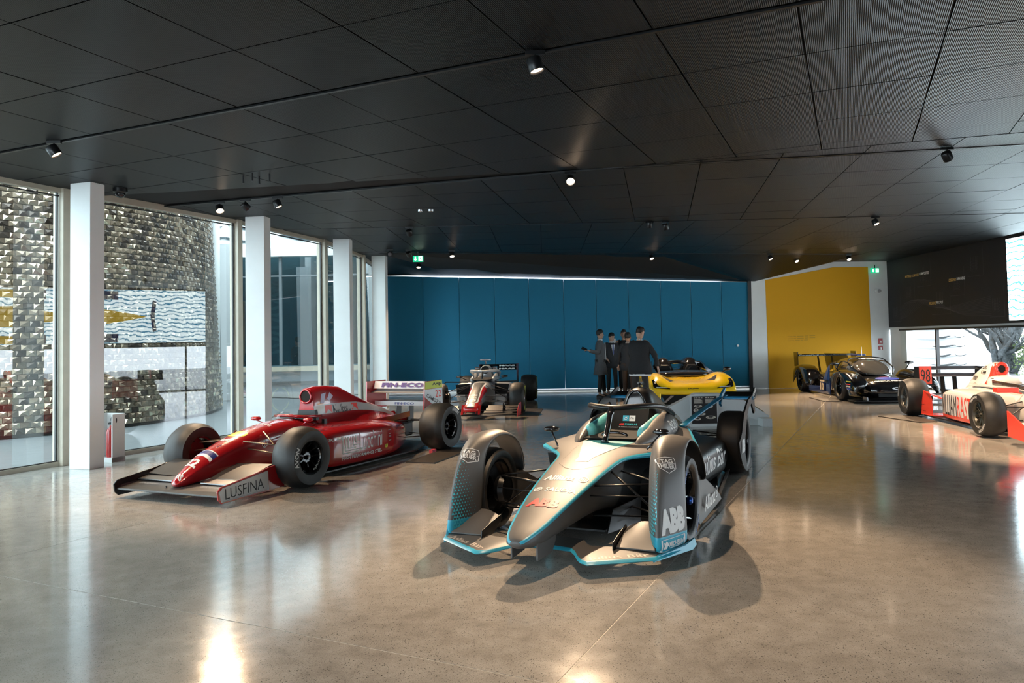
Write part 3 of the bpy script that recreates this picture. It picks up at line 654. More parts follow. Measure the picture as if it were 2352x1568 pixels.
M_DOME = mat('smoked_dome', (.01, .01, .012), .05)
root = thing('security_camera', 'small black dome security camera on the ceiling beside the nearest column', 'camera', (-5.72, 9.95, H))
B().lathe([(0, 0), (.09, 0), (.09, -.05), (.07, -.07), (0, -.07)], (0, 0, 0), 'z', 24).build('mount', M_BLACK, root, auto=40)
B().lathe([(.065, -.065), (.062, -.09), (.045, -.118), (.02, -.13), (0, -.132)], (0, 0, 0), 'z', 24).build('dome', M_DOME, root, smooth=True)
for i, (dx, dy) in enumerate(((0, 0), (.16, -.12), (.18, .06), (.36, -.06))):
    o = B().lathe([(0, 0), (.011, 0), (.011, -.09), (.014, -.09), (.014, -.1), (0, -.1)], (0, 0, 0), 'z', 10).build('hanging_rod', M_BLACK); o.location = (-3.80 + dx, 9.35 + dy, H)
    tag(o, ('leftmost', 'second', 'third', 'rightmost')[i] + ' of the four short black rods hanging above the second column', 'rod', 'cluster of hanging rods')
root = thing('ceiling_sensor', 'pair of small round ceiling sensors above the exit sign', 'sensor', (-1.98, 12.0, H))
for dx in (0, .17): B().lathe([(0, 0), (.05, 0), (.045, -.03), (.02, -.04), (0, -.04)], (dx, .03, 0), 'z', 16).build('sensor_disc', M_CHR, root, auto=40)
# small things on the white wall at right
def wall_item(t, z): 
    q = Vector((6.13, 21.71)) + (Vector((10.43, 22.2)) - Vector((6.13, 21.71))) * t; return (q.x + nrm.x * 1.5, q.y + nrm.y * 1.5, z)
M_RED = mat('sign_red', (.35, .02, .02), .4)
for z, h, lb in ((1.32, .17, 'red fire extinguisher sign on the white wall, upper of two'), (1.12, .12, 'red fire alarm sign on the white wall, lower of two')):
    x, y, z = wall_item(.925, z); rt = thing('fire_sign', lb, 'sign', (x, y, z)); B().box((0, 0, 0), (.13, .012, h)).build('plate', M_RED, rt)
    B().lathe([(0, 0), (.02, 0), (.02, -.006), (0, -.006)], (.01, -.006, .0), 'y', 12).box((.01, -.009, -.03), (.03, .004, .05)).build('pictogram', M_PW, rt)
for t, lb in ((.905, 'white round detector on the white wall, left of two'), (.93, 'grey round bell on the white wall, right of two')):
    x, y, z = wall_item(t, 2.83); o = B().lathe([(0, .0), (.055, 0), (.05, -.04), (.02, -.05), (0, -.05)], (0, 0, 0), 'y', 20).build('wall_detector', M_WHITE if t < .92 else mat('grey_plastic', (.3, .3, .3), .4), auto=40); o.location = (x, y, z); tag(o, lb, 'detector')
# fire extinguisher in its white stand behind the first column
rt = thing('extinguisher_stand', 'white open metal stand holding a red fire extinguisher behind the nearest column', 'stand', (-6.02, 10.22, 0), R(-17))
B().box((0, .10, .33), (.30, .02, .64)).box((.15, 0, .33), (.02, .20, .64)).box((-.15, 0, .33), (.02, .20, .64)).build('case', M_WHITE, rt)
B().box((0, 0, .03), (.32, .22, .06)).build('base', M_WHITE, rt)
rt2 = thing('fire_extinguisher', 'red fire extinguisher with a black hose standing in the white stand', 'extinguisher', (-6.00, 10.21, .061), R(-17)); rt2.scale = (.8, .8, .72)
M_EXT = mat('extinguisher_red', (.42, .015, .015), .25, coat=.6)
B().lathe([(0, 0), (.075, 0), (.08, .02), (.08, .46), (.07, .52), (.035, .56), (.028, .60), (0, .60)], (0.02, 0, 0), 'z', 24).build('cylinder', M_EXT, rt2, auto=40)
B().tube(catmull([(0.02, 0, .62), (.05, -.03, .74), (.12, -.04, .80), (.17, -.04, .72), (.15, -.04, .60), (.12, -.03, .50)], 5), .010, 8).build('hose', M_BLACK, rt2, smooth=True)
B().box((.02, 0, .63), (.12, .03, .03)).box((.02, 0, .66), (.10, .02, .015)).build('valve', M_BLACK, rt2)
# ================================================================== shared car pieces (car frame: u rearward, v to the car's left, z up)
M_TYRE = mat('worn_tyre_rubber', (.013, .0125, .012), .55, noise=.3, nscale=14, bump=.15)
M_TYRE2 = mat('clean_tyre_rubber', (.016, .016, .017), .5)
M_RIMK = mat('satin_black_rim', (.010, .010, .011), .14, .4, coat=.5)
M_CARB = mat('carbon_fibre', (.008, .008, .009), .35, 0, spec=.3)
M_HOLE = mat('dark_opening', (.004, .004, .004), .9)
M_STEEL = mat('brushed_steel', (.35, .35, .36), .3, 1)
M_BRONZE = mat('bronze_arm', (.16, .11, .07), .35, .7)
M_TXT = mat('white_lettering', (.72, .72, .70), .45)
def tprof(r, w, rim, sq=.05):
    h = w / 2
    return [(rim, h - .035), (rim + .008, h - .012), (rim + (r - rim) * .35, h), (rim + (r - rim) * .72, h - .002), (r - sq * .42, h - sq * .30), (r - sq * .12, h - sq * .8), (r, h - sq * 1.5), (r, 0)]
def wheel(car, name, u, v, r, w, rim, spokes=10, style='thin', tyre=None, rimm=None, hubm=None, lip=None, steer=0, words=None, wordm=None, band=None, label=None, wsize=.05, sq=.05, seg=56, dish=.03):
    s = 1 if v > 0 else -1; tyre = tyre or M_TYRE; rimm = rimm or M_RIMK
    pf = tprof(r, w, rim, sq); full = pf + [(a, -b) for a, b in pf[-2::-1]]
    M = Matrix.Translation(P(u, v, r)) @ Matrix.Rotation(steer, 4, 'Z')
    def put(b): b.v = [M @ q for q in b.v]; return b
    b = B(); b.lathe([(rim - .004, w / 2 - .04)] + full + [(rim - .004, -w / 2 + .04)], (0, 0, 0), 'y', seg, loop=True)
    t = put(b).build(name, tyre, car, auto=50)
    if label: t['label'] = label
    o = -s * 1.0     # outward in local y
    yo = (w / 2 - .03) * o
    b = B(); b.lathe([(rim + .004, yo), (rim - .008, yo + .006 * o), (rim - .02, yo - .01 * o), (rim - .022, -yo * .2), (rim - .02, -yo), (rim + .002, -yo), (rim + .002, 0)], (0, 0, 0), 'y', 44, loop=True)
    yf = yo - dish * o
    b.lathe([(0, yf + .0 * o), (.055, yf), (.06, yf - .012 * o), (.075, yf - .02 * o), (.075, yf - .07 * o), (0, yf - .07 * o)], (0, 0, 0), 'y', 24)
    b.lathe([(0, yf + .03 * o), (.022, yf + .028 * o), (.028, yf + .0 * o), (0, yf)], (0, 0, 0), 'y', 6)
    for k in range(spokes):
        a = 2 * PI * k / spokes; r1 = rim - .018
        def q(rr, aa, yy): return Vector((rr * math.cos(aa), yy, rr * math.sin(aa)))
        if style == 'y':
            m_ = .55 * r1 + .03; da = .62 * PI / spokes
            b.tube([q(.055, a, yf - .01 * o), q(m_, a, yf - .0 * o)], [.014, .011], 5)
            for e in (-1, 1): b.tube([q(m_, a, yf), q(r1, a + e * da, yo - .012 * o)], [.010, .009], 5)
        elif style == 'mesh':
            for e in (-1, 1): b.tube([q(.06, a, yf - .01 * o), q(r1, a + e * .22, yo - .02 * o)], [.009, .008], 4)
        else:
            b.tube([q(.05, a, yf - .012 * o), q(r1 * .7, a, yf - .006 * o), q(r1, a, yo - .015 * o)], [.016, .011, .013], 5)
    rm = put(b).build('rim', rimm, t, auto=40)
    b = B().lathe([(0, -yo * .1), (rim - .03, -yo * .1), (rim - .03, -yo * .45), (0, -yo * .45)], (0, 0, 0), 'y', 32); put(b).build('brake_disc', M_RIMK, t, auto=40)
    if lip:
        b = B().lathe([(rim - .002, yo + .002 * o), (rim - .012, yo + .008 * o), (rim - .022, yo + .001 * o), (rim - .012, yo - .004 * o)], (0, 0, 0), 'y', 44, loop=True); put(b).build('rim_lip', lip, t, smooth=True)
    if band:
        hh = (w / 2 + .0015) * o; a0, b0 = rim + (r - rim) * .42, rim + (r - rim) * .60
        b = B()
        for (s0, s1) in ((.15, 1.35), (1.8, 2.95), (3.35, 4.5), (4.95, 6.0)):
            rings = [[Vector((rr * math.cos(s0 + (s1 - s0) * k / 12), yy, rr * math.sin(s0 + (s1 - s0) * k / 12))) for rr, yy in ((a0, hh), (b0, hh), (b0, hh - .004 * o), (a0, hh - .004 * o))] for k in range(13)]
            b.loft(rings)
        put(b).build('sidewall_band', band, t)
    if words:
        for (txt, a_mid, size) in words:      # letters set round the sidewall, reading from outside
            vs, fs = text2d(txt, .02); wd_ = max(q[0] for q in vs); rr0 = rim + (r - rim) * .30; bb = B(); sc = size / .72
            out = []
            for (x, y) in vs:
                aa = a_mid - (x - wd_ / 2) * sc / (rr0 + size / 2) ; rr = rr0 + y * sc
                xx = rr * math.sin(PI / 2 - aa) if False else rr * math.cos(aa)
                # outward face seen with rear on the right for the left side (s=1)
                out.append(Vector((xx * s, (w / 2 + .002) * o, rr * math.sin(aa))))
            bb.add(out, fs); bb.v = [M @ q for q in bb.v]; ob = bb.build('sidewall_lettering', wordm or M_TXT, t, fix=False)
    return t
def arm(car, a, b_, r=.016, m=None, flat=.55, name='suspension_arm'):
    return B().tube([P(*a), P(*b_)], [r, r * .9], 8, flat=flat).build(name, m or M_CARB, car, smooth=True)
def half(car_pts):      # half section (v >= 0) listed top centre -> bottom centre, mirrored into a full ring
    return [P(*p) for p in car_pts] + [P(p[0], -p[1], p[2]) for p in car_pts[-2:0:-1]]
def both(fn):
    for s in (1, -1): fn(s)
def plate(car, name, pts, off, m, bevel=.003, **k):
    q = [P(*p) for p in pts]; return B().prism(q, P(*off)).build(name, m, car, bevel=bevel, **k)
def mirror(car, u, v, z, m, s, base, w=.15, h=.06, name='mirror', mg=None, r=.008):
    b = B(); c = P(u, v, z); rings = []
    for e, k in ((0, .55), (.02, .95), (.05, 1.0), (.075, .92)):
        rings.append([c + Vector((e, math.cos(2 * PI * j / 16) * w / 2 * k * (1 if abs(math.cos(2 * PI * j / 16)) < .8 else .96), math.sin(2 * PI * j / 16) * h / 2 * k)) for j in range(16)])
    o = b.loft(rings).build(name, m, car, smooth=True)
    B().loft([[c + Vector((.078, math.cos(2 * PI * j / 16) * w / 2 * .84, math.sin(2 * PI * j / 16) * h / 2 * .84)) for j in range(16)], [c + Vector((.0785, 0, 0)) for j in range(16)]], cap=False).build('mirror_glass', mg or mat('mirror_glass', (.5, .5, .5), .03, 1), o, fix=False)
    B().tube([c + Vector((.04, 0, -h * .3)), P(*base)], r, 8).build('stalk', m, o, smooth=True)
    return o
def wheel_mat(lb, pts, h=.015):
    o = B().prism([(x, y, 0.0005) for x, y in pts], (0, 0, h)).build('floor_mat', mat('brown_black_mat', (.035, .028, .022), .55, noise=.2, nscale=30)); tag(o, lb, 'mat')
    return o
# ================================================================== the grey and cyan electric racing car, nearest the camera
M_GREY = mat('matt_warm_grey_paint', (.088, .082, .078), .48, .0, noise=.02, nscale=2)
M_CYAN = mat('cyan_paint', (.035, .36, .50), .35)
M_AQUA = mat('pale_aqua_paint', (.08, .36, .41), .45)
M_BLUEP = mat('blue_trim_paint', (.02, .21, .40), .3)
M_BODYK = mat('matt_black_bodywork', (.007, .0075, .0085), .36, spec=.3)
M_GLOSSK = mat('gloss_black', (.008, .008, .009), .08, coat=.5)
M_ABBR = mat('red_lettering', (.75, .03, .03), .45)
FE = thing('racing_car', 'matt grey and cyan single-seater racing car with covered front wheels, nearest the camera', 'racing car', (.240, 5.795, 0), 0)
FE.rotation_euler.z = PI / 2 - .400
def fe_body():
    # u, zt, ws, zs, wm, zm, wb, zb, lip
    T = [(-1.16, .252, .04, .246, .045, .228, .03, .208, 0), (-1.14, .268, .066, .258, .072, .23, .05, .195, 0), (-1.08, .294, .098, .280, .10, .23, .07, .18, 0), (-.97, .322, .125, .304, .125, .22, .085, .155, 0), (-.86, .352, .145, .333, .14, .24, .10, .155, 0), (-.6, .425, .185, .402, .17, .28, .12, .165, 0),
         (-.3, .485, .22, .462, .20, .32, .15, .175, 0), (0, .548, .252, .516, .225, .36, .18, .17, 0), (.2, .578, .275, .545, .24, .37, .20, .15, 0), (.36, .598, .30, .562, .26, .36, .22, .12, .01), (.5, .612, .40, .566, .27, .35, .24, .10, .03), (.68, .626, .53, .564, .29, .33, .26, .08, .05),
         (.86, .635, .65, .553, .32, .30, .28, .07, .06), (1.02, .64, .735, .535, .34, .28, .30, .06, .06), (1.12, .64, .748, .528, .35, .28, .30, .06, .06), (1.3, .64, .70, .545, .35, .28, .30, .06, .06), (1.6, .64, .60, .572, .34, .28, .30, .06, .05), (1.95, .66, .50, .60, .32, .28, .28, .06, .04), (2.25, .66, .40, .60, .30, .28, .26, .06, .03), (2.45, .62, .30, .56, .28, .28, .24, .06, .02)]
    rings = []
    for (u, zt, ws, zs, wm, zm, wb, zb, lp) in T:
        tr = min(.022, ws * .3)
        rings.append(half([(u, 0, zt), (u, ws * .45, zt - (zt - zs) * .12), (u, (ws - tr) * .82, zt - (zt - zs) * .5), (u, ws - tr, zs + (zt - zs) * .22 + .002), (u, ws, zs), (u, ws - .008 if lp else ws - .004, zs - .014 - lp * .3), (u, max(wm, ws * .5) if lp else (ws + wm) / 2, zs - .03 - lp), (u, wm, zm), (u, wb, zb + .02), (u, 0, zb)]))
    def mm(i, j):
        if j < 0: return 0
        j = j if j < 9 else 17 - j
        if j in (3, 4): return 1
        return 0 if (i < 9 or j < 5) else 2
    o = B().loft(rings, mats=mm).build('bodywork', [M_GREY, M_CYAN, M_BODYK], FE, smooth=True, sub=1)
    return o
body = fe_body()
tgt = bvh_of([body])
def top(name, pts, m, label=None):      # patch on the nose top given as (v, u) outline
    vs = [(v, u) for v, u in pts]; x0, x1 = min(q[0] for q in vs), max(q[0] for q in vs); y0, y1 = min(q[1] for q in vs), max(q[1] for q in vs)
    return lay(name, [poly2d(vs)], P(y0, x0, .9), P(y0, x1, .9), Vector((1, 0, 0)), y1 - y0, m, FE, tgt, off=.0025, reach=.1, label=label, step=.04)
def lay2(*a, **k): return lay(*a, **k)
# aqua wedge ahead of the cockpit
top('aqua_wedge', [(-.058, .05), (.058, .05), (.085, .18), (.20, .62), (.26, .82), (-.26, .82), (-.20, .62), (-.085, .18)], M_AQUA)
def nose_word(txt, u, v0, v1, du, m, bold=.0, shear=0, skew=0, **k):
    return word(txt, P(u, v0, .62), P(u + skew, v1, .62), Vector((1, 0, 0)), du, m, FE, tgt, bold, shear, reach=.5, step=.03, off=.0025, **k)
def place_word(*a, **k): return nose_word(*a, **k)
place_word('ABB', -.74, -.115, .115, .115, M_ABBR, .06, name='red_lettering')
place_word('SAUDIA', -.50, -.075, .165, .062, M_TXT, .01)
place_word('Allianz', -.30, -.165, .08, .095, M_TXT, .03)
lay('emblem', [ring2d(0, 0, .8, 1, 28), line2d([(-.4, -.45), (-.4, .35), (-.55, .35)], .16), line2d([(0, -.5), (0, .55)], .16), line2d([(.4, -.45), (.4, .35), (.55, .35)], .16)], P(-.30, .105, .62), P(-.30, .18, .62), (1, 0, 0), .10, M_TXT, FE, tgt, off=.0025, reach=.5, step=.03)
lay('emblem', [ring2d(0, 0, .75, 1, 20), line2d([(-.6, -.2), (.5, .3)], .3), line2d([(-.4, .5), (.6, -.4)], .2)], P(-.50, -.165, .62), P(-.50, -.10, .62), (1, 0, 0), .07, M_TXT, FE, tgt, off=.0025, reach=.5, step=.03)
# fine panel joints on the nose
for pts in ([(-.23, .0), (-.1, -.13), (0, -.16), (.1, -.13), (.23, 0)], [(-.235, .12), (-.235, .6)], [(.12, .27), (0, .24), (-.12, .27)]):
    q = [(v, u) for v, u in pts]
    vs = [(a, b) for a, b in q]; x0, x1 = min(a for a, b in vs) - .001, max(a for a, b in vs) + .001; y0, y1 = min(b for a, b in vs) - .001, max(b for a, b in vs) + .001
    lay('panel_joint', [line2d(q, .004)], P(y0, x0, .9), P(y0, x1, .9), (1, 0, 0), y1 - y0, M_HOLE, FE, tgt, off=.001, reach=.1)
# nose pylon and front wing
both(lambda s: plate(FE, 'wing_pylon', [(-1.02, .085 * s, .10), (-.80, .095 * s, .10), (-.74, .10 * s, .18), (-.74, .10 * s, .30), (-1.02, .085 * s, .28)], (0, .014 * s, 0), M_GREY))
edge = [(-.70, 0), (-.70, .20), (-.76, .25), (-.90, .33), (-.95, .40), (-.84, .58), (-.70, .80), (-.52, .87), (-.26, .945)]
back = [(-.48, 0), (-.48, .22), (-.62, .30), (-.60, .45), (-.50, .62), (-.34, .74), (-.24, .90)]
def fe_wing():
    n = 22; e = []
    def samp(pl, k):
        L = [0]
        for a, b in zip(pl, pl[1:]): L.append(L[-1] + math.hypot(b[0] - a[0], b[1] - a[1]))
        out = []
        for i in range(k + 1):
            t = L[-1] * i / k; j = max(q for q in range(len(L)) if L[q] <= t + 1e-9); j = min(j, len(pl) - 2); f = (t - L[j]) / (L[j + 1] - L[j]); out.append((pl[j][0] + (pl[j + 1][0] - pl[j][0]) * f, pl[j][1] + (pl[j + 1][1] - pl[j][1]) * f))
        return out
    E_, K_ = samp(edge, n), samp(back, n); b = B(); rings = []
    for s in (-1, 1):
        rg = range(n, -1, -1) if s < 0 else range(1, n + 1)
        for i in rg:
            (u0, v0), (u1, v1) = E_[i], K_[i]; du, dv = u1 - u0, v1 - v0; Lc = math.hypot(du, dv); t = .030 / max(Lc, .05)
            c = lambda f, z: P(u0 + du * f, s * (v0 + dv * f), z)
            zb = .078 + .012 * max(0, 1 - abs(v0) / .3)
            rings.append([c(-.01, zb + .006), c(t * .5, zb + .017), c(t, zb + .021), c(.6, zb + .034), c(1, zb + .036), c(1, zb + .030), c(.5, zb + .008), c(t, zb - .004), c(t * .4, zb - .003)])
    return b.loft(rings, mats=lambda i, j: 1 if j in (0, 1, 7, 8) else 0).build('front_wing', [M_GREY, M_CYAN], FE, auto=40)
fw = fe_wing(); tw_ = bvh_of([fw])
M_PALE = mat('pale_bronze_lettering', (.55, .47, .40), .45)
word('Julius Bär', P(-.905, .40, .3), P(-.70, .76, .3), (1, 0, 0), .062, M_PALE, FE, tw_, .012, name='wing_lettering', reach=.4, off=.002, step=.03)
word('Julius Bär', P(-.70, -.76, .3), P(-.905, -.40, .3), (1, 0, 0), .062, M_PALE, FE, tw_, .012, name='wing_lettering', reach=.4, off=.002, step=.03)
# hooded winglets standing on the wing
def hood(s):
    b = B(); rings = []
    for k in range(11):
        t = k / 10; v = .50 + .27 * t; hgt = .118 * math.sin(PI * (.16 + .62 * t)) ** .8; uu = -.60 + .0 * t
        rings.append([P(uu - .03, s * v, .125), P(uu + .03, s * v, .125 + hgt * .25), P(uu + .14, s * v, .125 + hgt * .72), P(uu + .25, s * v, .125 + hgt), P(uu + .255, s * v, .115 + hgt), P(uu + .14, s * v, .115 + hgt * .68), P(uu + .03, s * v, .113 + hgt * .2), P(uu - .03, s * v, .117)])
    b.loft(rings).build('winglet', M_GREY, FE, auto=50)
    plate(FE, 'winglet_fence', [(-.68, .498 * s, .10), (-.67, .498 * s, .165), (-.54, .498 * s, .19), (-.36, .498 * s, .215), (-.34, .498 * s, .18), (-.49, .498 * s, .10)], (0, -.008 * s, 0), M_BODYK)
both(hood)
# covered front wheels
def fender(s):
    cl = [(-.645, .075), (-.625, .20), (-.59, .34), (-.545, .48), (-.48, .60), (-.38, .695), (-.24, .755), (-.08, .785), (.08, .78), (.22, .745), (.34, .685), (.45, .59), (.54, .48), (.60, .36)]
    vi = [.66, .655, .65, .65, .65, .65, .645, .645, .645, .645, .65, .665, .69, .71]; vo = [.93, .925, .92, .915, .91, .90, .895, .89, .885, .885, .89, .895, .90, .90]
    outw = [.30, .29, .265, .235, .20, .16, .11, .06, .03, .03, .03, .03, .02, .01]      # the outer edge sweeps back round the tyre
    inb = [.25, .25, .245, .22, .18, .12, .07, .03, .0, .0, .0, .0, .0, .0]            # and so does the inner one
    lead = [.79, .785, .78, .775, .765, .75, .735, .73, .73, .73, .73, .74, .76, .77]
    rings = []
    n = len(cl)
    for i, (u, z) in enumerate(cl):
        a = cl[max(i - 1, 0)]; c = cl[min(i + 1, n - 1)]; tu, tz = c[0] - a[0], c[1] - a[1]; L = math.hypot(tu, tz); nu, nz = -tz / L, tu / L    # outward normal
        q = lambda v, d, back: P(u + nu * d + back, s * v, z + nz * d)
        o = outw[i]; w = vo[i] - lead[i]; ib = inb[i]; vl = lead[i]
        rings.append([q(vi[i] + .012, -.03, ib + .01), q(vi[i], -.005, ib), q(vi[i] + (vl - vi[i]) * .45, .014, ib * .45), q(vl - .012, .022, .006), q(vl + .02, .024, .012), q(vl + w * .5, .014, o * .42), q(vo[i] - .012, -.004, o * .86), q(vo[i], -.02, o), q(vo[i] - .012, -.03, o * .98), q(vl, -.012, .05)])
    def mm(i, j):
        if j < 0: return 0
        if i == 0 and j in (1, 2, 3, 4, 5, 6): return 1
        return 2 if j in (7, 8, 9) else 0
    f = B().loft(rings, mats=mm).build('fender', [M_GREY, M_CYAN, M_BODYK], FE, smooth=True, sub=1)
    return f
FND = {}
for s in (1, -1): FND[s] = fender(s)
tf = {s: bvh_of([FND[s]]) for s in (1, -1)}
# wing end feet in cyan below the fenders
both(lambda s: plate(FE, 'wing_tip', [(-.72, .785 * s, .072), (-.30, .955 * s, .060), (-.22, .965 * s, .075), (-.24, .955 * s, .125), (-.42, .93 * s, .118), (-.66, .80 * s, .10)], (.015, -.015 * s, 0), M_CYAN))
# shield and wordmarks on the fenders: face frame runs from inner front edge to outer rear edge
def fe_face(s, a, b_, up, h, shapes=None, txt=None, m=M_TXT, bold=0, shear=0, name='lettering', step=.03):
    a, b_ = P(*a), P(*b_)
    if s < 0: a, b_ = a, b_
    if txt: return word(txt, a, b_, up, h, m, FE, tf[s], bold, shear, name=name, reach=.2, off=.003, step=step)
    return lay(name, shapes, a, b_, up, h, m, FE, tf[s], off=.003, reach=.2, step=step)
def shield():
    o_ = [line2d([(0, .78), (.04, .96), (.5, 1.0), (.96, .96), (1, .78), (.96, .30), (.5, 0), (.04, .30), (0, .78)], .035)]
    for txt, x, y, w, h in (('TAG', .16, .62, .68, .25), ('HEUER', .10, .30, .80, .25)):
        vs, fs = text2d(txt, .03); x1, y1 = max(q[0] for q in vs), max(q[1] for q in vs)
        o_.append(([(x + a / x1 * w, y + b / y1 * h) for a, b in vs], fs, 0))
    o_.append(line2d([(.03, .585), (.97, .585)], .025))
    return o_
upn = Vector((.55, 0, .84))
fe_face(1, (-.47, .775, .60), (-.385, .895, .60), upn, .125, shield(), name='shield_mark')
fe_face(-1, (-.46, -.80, .60), (-.42, -.655, .60), upn, .125, shield(), name='shield_mark')
up1 = Vector((.12, 0, 1))
fe_face(1, (-.60, .80, .215), (-.36, .925, .215), up1, .165, txt='ABB', bold=.07)
fe_face(1, (-.61, .80, .105), (-.37, .925, .105), up1, .082, [line2d([(0, 0), (1, 0), (1, 1), (0, 1), (0, 0)], .05), poly2d([(.06, .2), (.2, .2), (.22, .45), (.28, .4), (.24, .7), (.18, .85), (.12, .7), (.06, .8), (.09, .5)]), poly2d([(.3, .18), (.9, .18), (.9, .24), (.3, .24)])], name='badge')
fe_face(1, (-.54, .835, .13), (-.39, .917, .13), up1, .034, txt='MICHELIN', bold=.03, shear=.2)
# triangle print on the inner half of each fender, fading upward
def tri_print(s):
    sh = []
    for r in range(26):
        for c in range(9):
            x = c + (.5 if r % 2 else 0); y = r * .86; k = .60 * (1 - r / 34) * (1 - .06 * abs(c - 2))
            if s < 0: fade = (8 - c) / 8
            else: fade = (8 - c) / 8
            k *= .35 + .75 * fade
            if k < .10: continue
            sh.append(([(x - k, y - k * .8), (x + k, y - k * .8), (x, y + k * .9)], [(0, 1, 2)], 0))
    if s < 0: sh = [([(-a, b) for a, b in vs], fs, mi) for vs, fs, mi in sh]
    return sh
M_TRI = mat('cyan_triangle_print', (.05, .42, .50), .4)
fe_face(-1, (-.62, -.775, .10), (-.42, -.67, .10), Vector((.14, 0, 1)), .60, tri_print(1) , m=M_TRI, name='triangle_print')
fe_face(1, (-.42, .67, .10), (-.62, .775, .10), Vector((.14, 0, 1)), .60, tri_print(-1), m=M_TRI, name='triangle_print')
# wheels
M_SIDEB = mat('blue_sidewall_print', (.10, .18, .45), .5)
for s in (1, -1):
    wheel(FE, 'front_wheel', 0, .775 * s, .33, .235, .235, 5, 'y', tyre=M_TYRE2, words=[('MICHELIN', PI * .72, .028), ('MICHELIN', -PI * .28, .028)] if s > 0 else None, wordm=M_SIDEB, dish=.035, seg=64)
    wheel(FE, 'rear_wheel', 3.1, .735 * s, .345, .29, .235, 5, 'y', tyre=M_TYRE2, dish=.035, seg=48)
    hb = B().lathe([(0, 0), (.03, 0), (.032, -.02), (.02, -.035), (0, -.035)], (0, 0, 0), 'y', 16); hb.v = [q + P(0, (.775 + .085) * s, .33) for q in hb.v]; hb.build('wheel_nut', mat('blue_anodised', (.02, .10, .45), .3, .8), FE, auto=40)
    for (a, b_, r) in (((-.22, .20, .44), (-.03, .64, .44), .015), ((.33, .26, .46), (.03, .64, .44), .015), ((-.20, .19, .22), (-.03, .64, .20), .014), ((.36, .24, .20), (.03, .64, .20), .014), ((-.28, .20, .38), (-.10, .64, .36), .011), ((.10, .24, .50), (.02, .62, .22), .013)):
        arm(FE, (a[0], a[1] * s, a[2]), (b_[0], b_[1] * s, b_[2]), r)
    B().lathe([(0, -.04), (.10, -.04), (.115, 0), (.10, .04), (0, .04)], P(0, .645 * s, .33), 'y', 24).build('brake_duct', M_BODYK, FE, auto=40)
    for (a, b_) in (((2.8, .22, .42), (3.08, .60, .42)), ((3.4, .22, .42), (3.12, .60, .42)), ((2.8, .22, .18), (3.1, .60, .2))): arm(FE, (a[0], a[1] * s, a[2]), (b_[0], b_[1] * s, b_[2]), .015)
# hollow under the nose: splitter floor and turning vanes
plate(FE, 'floor', [(.0, .22, .045), (.40, .30, .045), (.62, .80, .045), (1.55, .82, .045), (2.6, .62, .045), (3.6, .50, .045), (3.6, -.50, .045), (2.6, -.62, .045), (1.55, -.82, .045), (.62, -.80, .045), (.40, -.30, .045), (.0, -.22, .045)], (0, 0, .018), M_BODYK)
both(lambda s: plate(FE, 'turning_vane', [(-.10, .26 * s, .06), (.34, .40 * s, .06), (.36, .40 * s, .26), (.02, .27 * s, .22)], (0, .008 * s, 0), M_CARB))
# side pods: black lower body
def pods():
    T = [(.72, .30, .40, .16), (.90, .55, .44, .10), (1.05, .66, .46, .085), (1.3, .70, .475, .08), (1.7, .71, .475, .08), (2.1, .73, .48, .08), (2.45, .755, .475, .08), (2.62, .75, .465, .08), (2.71, .70, .45, .08), (2.74, .56, .43, .09), (3.2, .42, .40, .10), (3.6, .30, .38, .12), (3.85, .24, .36, .14)]
    rings = [half([(u, 0, zt + .03), (u, w * .55, zt + .018), (u, w * .86, zt - .012), (u, w * .985, zt - .06), (u, w, zt - .16), (u, w * .99, (zt + zb) / 2 - .05), (u, w * .95, zb + .05), (u, w * .93, zb), (u, 0, zb)]) for u, w, zt, zb in T]
    return B().loft(rings).build('side_pods', M_BODYK, FE, smooth=True, sub=1)
pd = pods(); tp = bvh_of([pd])
word('Julius Bär', P(1.42, .9, .165), P(2.42, .9, .165), (0, 0, 1), .24, M_TXT, FE, tp, .012, .12, reach=.5, off=.003, step=.05, name='side_lettering')
word('Julius Bär', P(2.42, -.9, .165), P(1.42, -.9, .165), (0, 0, 1), .24, M_TXT, FE, tp, .012, .12, reach=.5, off=.003, step=.05, name='side_lettering')
both(lambda s: plate(FE, 'barge_board', [(.42, .835 * s, .10), (.48, .84 * s, .44), (.60, .845 * s, .40), (.80, .85 * s, .34), (1.10, .86 * s, .22), (1.32, .865 * s, .12), (1.42, .865 * s, .055), (.52, .845 * s, .03)], (0, -.016 * s, 0), M_GREY))
word('Allianz', P(.60, .868, .115), P(1.04, .872, .115), (0, 0, 1), .115, M_TXT, FE, None, .025, name='lettering')
lay('emblem', [ring2d(0, 0, .8, 1, 28), line2d([(-.35, -.45), (-.35, .35)], .16), line2d([(0, -.5), (0, .55)], .16), line2d([(.35, -.45), (.35, .35)], .16)], P(1.07, .872, .13), P(1.17, .872, .13), (0, 0, 1), .10, M_TXT, FE, None)
both(lambda s: plate(FE, 'floor_edge', [(1.25, .845 * s, .055), (1.45, .86 * s, .095), (2.72, .74 * s, .10), (2.74, .72 * s, .07)], (0, -.03 * s, 0), M_GREY))
